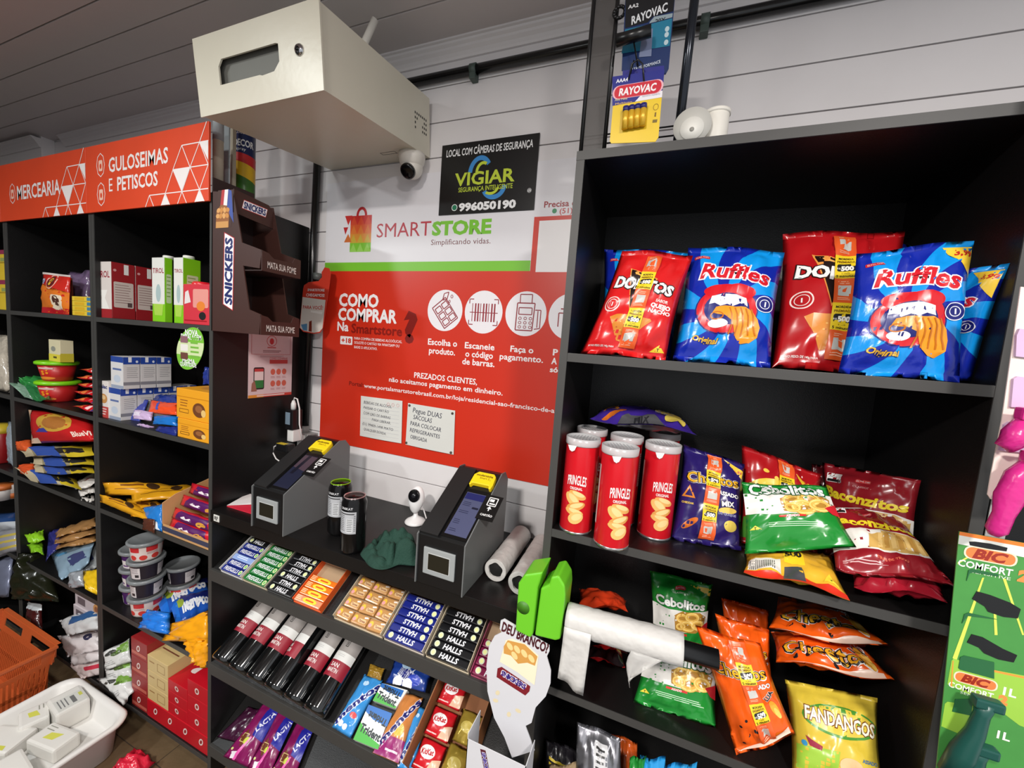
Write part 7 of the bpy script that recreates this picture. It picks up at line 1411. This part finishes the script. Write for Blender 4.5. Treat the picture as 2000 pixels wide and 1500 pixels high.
# bottom of the grocery unit
def crk(p, w, h): p.rect(w*.08, h*.2, w*.3, h*.75, (110, 100, 106)); p.ell(w*.62, h*.5, h*.42, h*.40, (206, 150, 90)); p.ell(w*.62, h*.5, h*.24, h*.22, (150, 96, 60))
for k in range(3):
    carton('cracker_box', 'white cracker box, ' + ('lowest', 'middle one', 'topmost')[k] + ' of three in a pile', 'box', (-2.30 + .006*k, -.30 + .004*k, S5 + .10 + .058*k), (-2.02 + .004*k, -.15, S5 + .1575 + .058*k), M((206, 196, 200), .4), crk, crk, (lambda p, w, d: (p.ell(w*.3, d*.3, d*.24, d*.24, (196, 150, 80)), p.ell(w*.3, d*.3, d*.16, d*.16, (226, 190, 110)))) if k == 2 else None)
for lb, px, ys, T, col, pr_ in (('white and blue food bag in front of the cracker boxes', [(112, 1212), (192, 1186), (194, 1228), (128, 1244)], (-.31, -.28, -.33, -.345), .016, (206, 206, 206), lambda P, a: P.poly([(.3, a*.5), (.98, a*.6), (.98, a*.95), (.4, a*.9)], (50, 90, 140))), ('white paper food pack below the blue one', [(110, 1242), (192, 1232), (196, 1270), (130, 1284)], (-.32, -.30, -.335, -.35), .016, (214, 206, 206), lambda P, a: P.ell(.8, a*.75, .1, .08, (50, 50, 80))), ('white food pack with a dark oval mark', [(130, 1262), (196, 1240), (198, 1290), (140, 1302)], (-.33, -.31, -.34, -.352), .012, (218, 212, 212), lambda P, a: P.ring(.7, a*.8, .14, .08, .03, (50, 50, 70), n=16)), ('white and red food pack lowest at the divider', [(134, 1294), (200, 1278), (204, 1318), (158, 1326)], (-.335, -.32, -.345, -.355), .014, (222, 208, 206), lambda P, a: P.rect(.5, a*.4, .95, a*.6, (200, 60, 80)))):
    c = quad(px, ys); bag('food_pack', lb, 'food pack', c, T, film(col, bump=.25), pr_, nu=12, nv=10, crump=.007)
c = quad([(52, 1172), (80, 1180), (82, 1240), (58, 1228)], (-.32, -.32, -.35, -.35)); bag('jam_pouch', 'clear pouch of dark red contents beside the cracker boxes', 'food pouch', c, .02, M((70, 26, 26), .2, bump=.3, var=.3, coat=.4), lambda P, a: P.rect(0, a*.78, 1, a*.98, (190, 194, 196)), nu=12, nv=12, crump=.006)
UNIT = (-3.29, -2.662)
# far unit, a sliver at the frame edge
x1 = -2.662
for k in range(2): carton('cereal_box', ('yellow snack box, lower of two in the far unit', 'yellow snack box, upper of two in the far unit')[k], 'box', (x1 - .13, -.335, S1 + .0005 + .128*k), (x1, -.25, S1 + .128*(k+1)), M((222, 190, 50), .4, var=.1), lambda p, w, h: (p.rect(0, h*.86, w, h, (150, 50, 80)), p.rect(0, h*.56, w, h*.6, (170, 140, 40)), p.rect(w*.6, h*.62, w*.95, h*.74, (150, 160, 90))))
pq('rice_bag', 'clear bag of pale grains in the far unit', 'food bag', [(-40, 640), (18, 640), (22, 752), (-40, 740)], (-.32, -.27), .04, M((190, 180, 164), .25, bump=.5, bscale=60, var=.3, coat=.5), None, rest=S2, crump=.010)
p = at(4, 880, -.30); t = thing('sauce_jar', 'red jar with a yellow collar in the far unit', 'jar', (p.x - .01, -.30, S3)); local(G().lathe([(.045, 0), (.05, .006), (.05, .14), (.04, .155)], M((140, 24, 28), .3), 28), 'jar_body', t); local(G().lathe([(.046, .14), (.052, .165), (.03, .185)], M((196, 170, 50), .35), 28), 'jar_top', t)
pq('sauce_pouch', 'clear sauce pouch beside the red jar in the far unit', 'food pouch', [(16, 812), (32, 812), (32, 905), (16, 895)], (-.31, -.30), .014, M((150, 160, 170), .2, bump=.4, coat=.4), None, rest=S3)
for k, (px_, col) in enumerate(((8, (206, 200, 196)), (26, (214, 206, 200)))):
    q = at(px_, 1000, -.26 + .03*k); t = thing('paper_cup', ('white cup with an orange rim in the far unit', 'white cup with orange base beside the other cup')[k], 'cup', (q.x, q.y, S4 + .16)); local(G().lathe([(.030, 0), (.038, .075)], M(col, .5), 24), 'cup_wall', t); local(G().lathe([(.0385, .055), (.0395, .078)] if k == 0 else [(.031, .002), (.0345, .030)], M((206, 110, 50), .45), 24), 'colour_band', t)
c = quad([(-30, 1005), (34, 1000), (36, 1030), (-30, 1050)], (-.26, -.26, -.30, -.30)); bag('wipes_pack', 'dark blue and white pack under the paper cups', 'pack', c, .05, film((40, 70, 120)), lambda P, a: P.rect(0, 0, 1, a*.4, (190, 194, 200)), nu=12, nv=10)
c = quad([(-30, 1045), (38, 1030), (38, 1075), (-30, 1100)], (-.31, -.31, -.34, -.34)); bag('wipes_pack', 'grey and white pack with yellow stripes below the blue pack', 'pack', c, .03, film((150, 150, 156)), lambda P, a: [P.rect(.5, a*(.2 + .25*k), .98, a*(.3 + .25*k), (190, 170, 80)) for k in range(3)], nu=12, nv=10)
c = quad([(-30, 1095), (30, 1085), (20, 1165), (-30, 1170)], (-.31, -.31, -.345, -.345)); bag('wipes_pack', 'silvery blue pack low in the far unit', 'pack', c, .03, film((130, 136, 160), metal=.3), None, nu=12, nv=10, crump=.010)
UNIT = None
# ------------------------------------------------------------------ basket and tray on the floor
OB = M((186, 86, 40), .45, bump=.08, bscale=90, var=.06)
bk = thing('shopping_basket', 'orange plastic shopping basket on the floor by the white tray', 'basket', (-2.33, -.62, 0))
bx0, bx1, by0, by1, bz = -2.56, -2.105, -.83, -.412, .25; tp = .045
def wallq(a0, a1, nrm, nm, slots):
    """tapered basket wall from top edge a0-a1 with slots"""
    a0 = Vector(a0); a1 = Vector(a1); L = (a1 - a0).length; ud = (a1-a0).normalized(); inn = Vector(nrm)
    def f(u, h, d): return a0 + ud*(u) + Vector((0, 0, h - bz)) + inn * (tp * (1 - h/bz)) + inn * d
    g = G(); N = slots; 
    def blk(u0, u1, h0, h1):
        vs = [f(u, h, d) for d in (0, .003) for u, h in ((u0, h0), (u1, h0), (u1, h1), (u0, h1))]; g.add(vs, [(0,3,2,1),(4,5,6,7),(0,1,5,4),(1,2,6,5),(2,3,7,6),(3,0,4,7)], OB)
    blk(tp*.6, L - tp*.6, .0, .02); blk(tp*.4, L - tp*.4, .095, .112); blk(tp*.1, L - tp*.1, .178, .198); blk(0, L, .232, bz)
    st = (L - tp)/(N)
    for k in range(N + 1):
        u = tp*.5 + st*k; blk(u - .0035, u + .0035, .02, .178)
    for u0, u1 in ((.0, .04), (L*.42, L*.58), (L - .04, L)): blk(u0, u1, .198, .232)
    child(g, nm, bk)
wallq((bx0, by1, bz), (bx1, by1, bz), (0, -1, 0), 'slotted_wall', 30); wallq((bx1, by1, bz), (bx1, by0, bz), (-1, 0, 0), 'slotted_wall', 28); wallq((bx1, by0, bz), (bx0, by0, bz), (0, 1, 0), 'slotted_wall', 30); wallq((bx0, by0, bz), (bx0, by1, bz), (1, 0, 0), 'slotted_wall', 28)
child(G().box((bx0 + tp, by0 + tp, .001), (bx1 - tp, by1 - tp, .004), OB), 'basket_floor', bk)
g = G(); rim = [(bx0, by0), (bx1, by0), (bx1, by1), (bx0, by1)]
for i in range(4):
    a, b = rim[i], rim[(i+1) % 4]; g.box((min(a[0], b[0]) - .011, min(a[1], b[1]) - .011, bz - .004), (max(a[0], b[0]) + .011, max(a[1], b[1]) + .011, bz + .004), OB) if False else None
for i in range(4):
    a, b = rim[i], rim[(i+1) % 4]; dx = b[0]-a[0]; dy = b[1]-a[1]; L = sqrt(dx*dx+dy*dy); nx, ny = dy/L*.012, -dx/L*.012; tx_, ty_ = dx/L*.012, dy/L*.012
    vs = [(a[0]-tx_+q*nx, a[1]-ty_+q*ny, z) for z in (bz-.006, bz+.003) for q in (0, 1)] + [(b[0]+tx_+q*nx, b[1]+ty_+q*ny, z) for z in (bz-.006, bz+.003) for q in (0, 1)]
    g.add(vs, [(0,1,3,2), (4,6,7,5), (0,4,5,1), (2,3,7,6), (1,5,7,3), (0,2,6,4)], OB)
child(g, 'rim', bk)
TRW = M((222, 220, 216), .4, var=.03)
ty0, ty1, tx0, tx1, tz = -.80, -.392, -2.045, -1.655, .130
wt = thing('foam_tray', 'large white plastic tray of small white packages on the floor', 'tray', ((tx0+tx1)/2, (ty0+ty1)/2, 0))
def rrp(x0, y0, x1, y1, r_, n=6):
    p = []
    for cx, cy, a0 in ((x1-r_,y0+r_,-90),(x1-r_,y1-r_,0),(x0+r_,y1-r_,90),(x0+r_,y0+r_,180)):
        for i in range(n+1): a = radians(a0 + 90*i/n); p.append((cx + r_*cos(a), cy + r_*sin(a)))
    return p
loops = [(0.035, .0, .04), (0.022, .005, .045), (.012, .105, .05), (-.006, .115, .055), (-.010, .126, .058), (-.004, tz, .055), (.006, tz, .05), (.014, .120, .048), (.030, .072, .04), (.034, .068, .04)]
g = G(); vs = []; nn = None
for ins, z, r_ in loops:
    pp = rrp(tx0 + ins, ty0 + ins, tx1 - ins, ty1 - ins, r_); nn = len(pp); vs += [(a, b, z) for a, b in pp]
fs = [(j*nn+i, j*nn+(i+1) % nn, (j+1)*nn+(i+1) % nn, (j+1)*nn+i) for j in range(len(loops)-1) for i in range(nn)] + [tuple(range(nn))[::-1], tuple((len(loops)-1)*nn + i for i in range(nn))]
g.add(vs, fs, TRW, True); child(g, 'tray_body', wt)
for k, (x, y, dx, dy, dz, rz_, tx_) in enumerate(((-1.905, -.455, .11, .085, .075, -.12, .0), (-1.80, -.53, .13, .07, .05, .15, .0), (-1.775, -.645, .12, .10, .055, -.1, 0), (-1.93, -.60, .13, .09, .05, .35, 0), (-1.95, -.525, .09, .07, .06, -.3, 0), (-1.89, -.70, .12, .09, .05, .1, 0))):
    lb = ('white package with printed label at the back corner of the tray', 'white package with yellow print behind the others in the tray', 'white package with dark mark in the front of the tray', 'long white package lying by the basket side of the tray', 'white package with greenish print beside the labelled one', 'white package at the near edge of the tray')[k]
    t = thing('white_package', lb, 'package', (x, y, .0685), rot=(0, 0, rz_)); local(G().box((-dx/2, -dy/2, 0), (dx/2, dy/2, dz), M((218, 216, 210), .45, var=.04), .008), 'wrapper', t)
    P = Pr(.45)
    if k == 0: P.rect(dx*.30, dy*.1, dx*.9, dy*.9, (206, 206, 200)); P.rect(dx*.4, dy*.55, dx*.8, dy*.68, (110, 110, 110)); P.lines(dx*.35, dy*.4, dx*.85, 3, .009, .003, (120, 120, 120)); P.rect(dx*.4, dy*.8, dx*.6, dy*.9, (196, 196, 90))
    elif k in (1, 4): P.poly([(dx*.3, dy*.3), (dx*.6, dy*.35), (dx*.7, dy*.7), (dx*.35, dy*.6)], (206, 206, 90)); P.lines(dx*.1, dy*.8, dx*.4, 2, .01, .003, (150, 150, 140))
    else: P.rect(dx*.2, dy*.3, dx*.4, dy*.38, (80, 80, 80)); P.poly([(dx*.6, dy*.1), (dx*.85, dy*.1), (dx*.8, dy*.25), (dx*.6, dy*.25)], (200, 200, 80))
    P.build('print', t, plane_fn((-dx/2, -dy/2, dz), (1, 0, 0), (0, 1, 0)), origin=Vector((0, 0, 0)))
c = [Vector((-1.62, -.40, .03)), Vector((-1.50, -.39, .03)), Vector((-1.48, -.47, .03)), Vector((-1.60, -.48, .03))]
bag('red_bag', 'crumpled red plastic bag on the floor before the red boxes', 'bag', c, .035, film((206, 34, 60), bump=.3), None, rest=0.001, crump=.014, nu=16, nv=16)
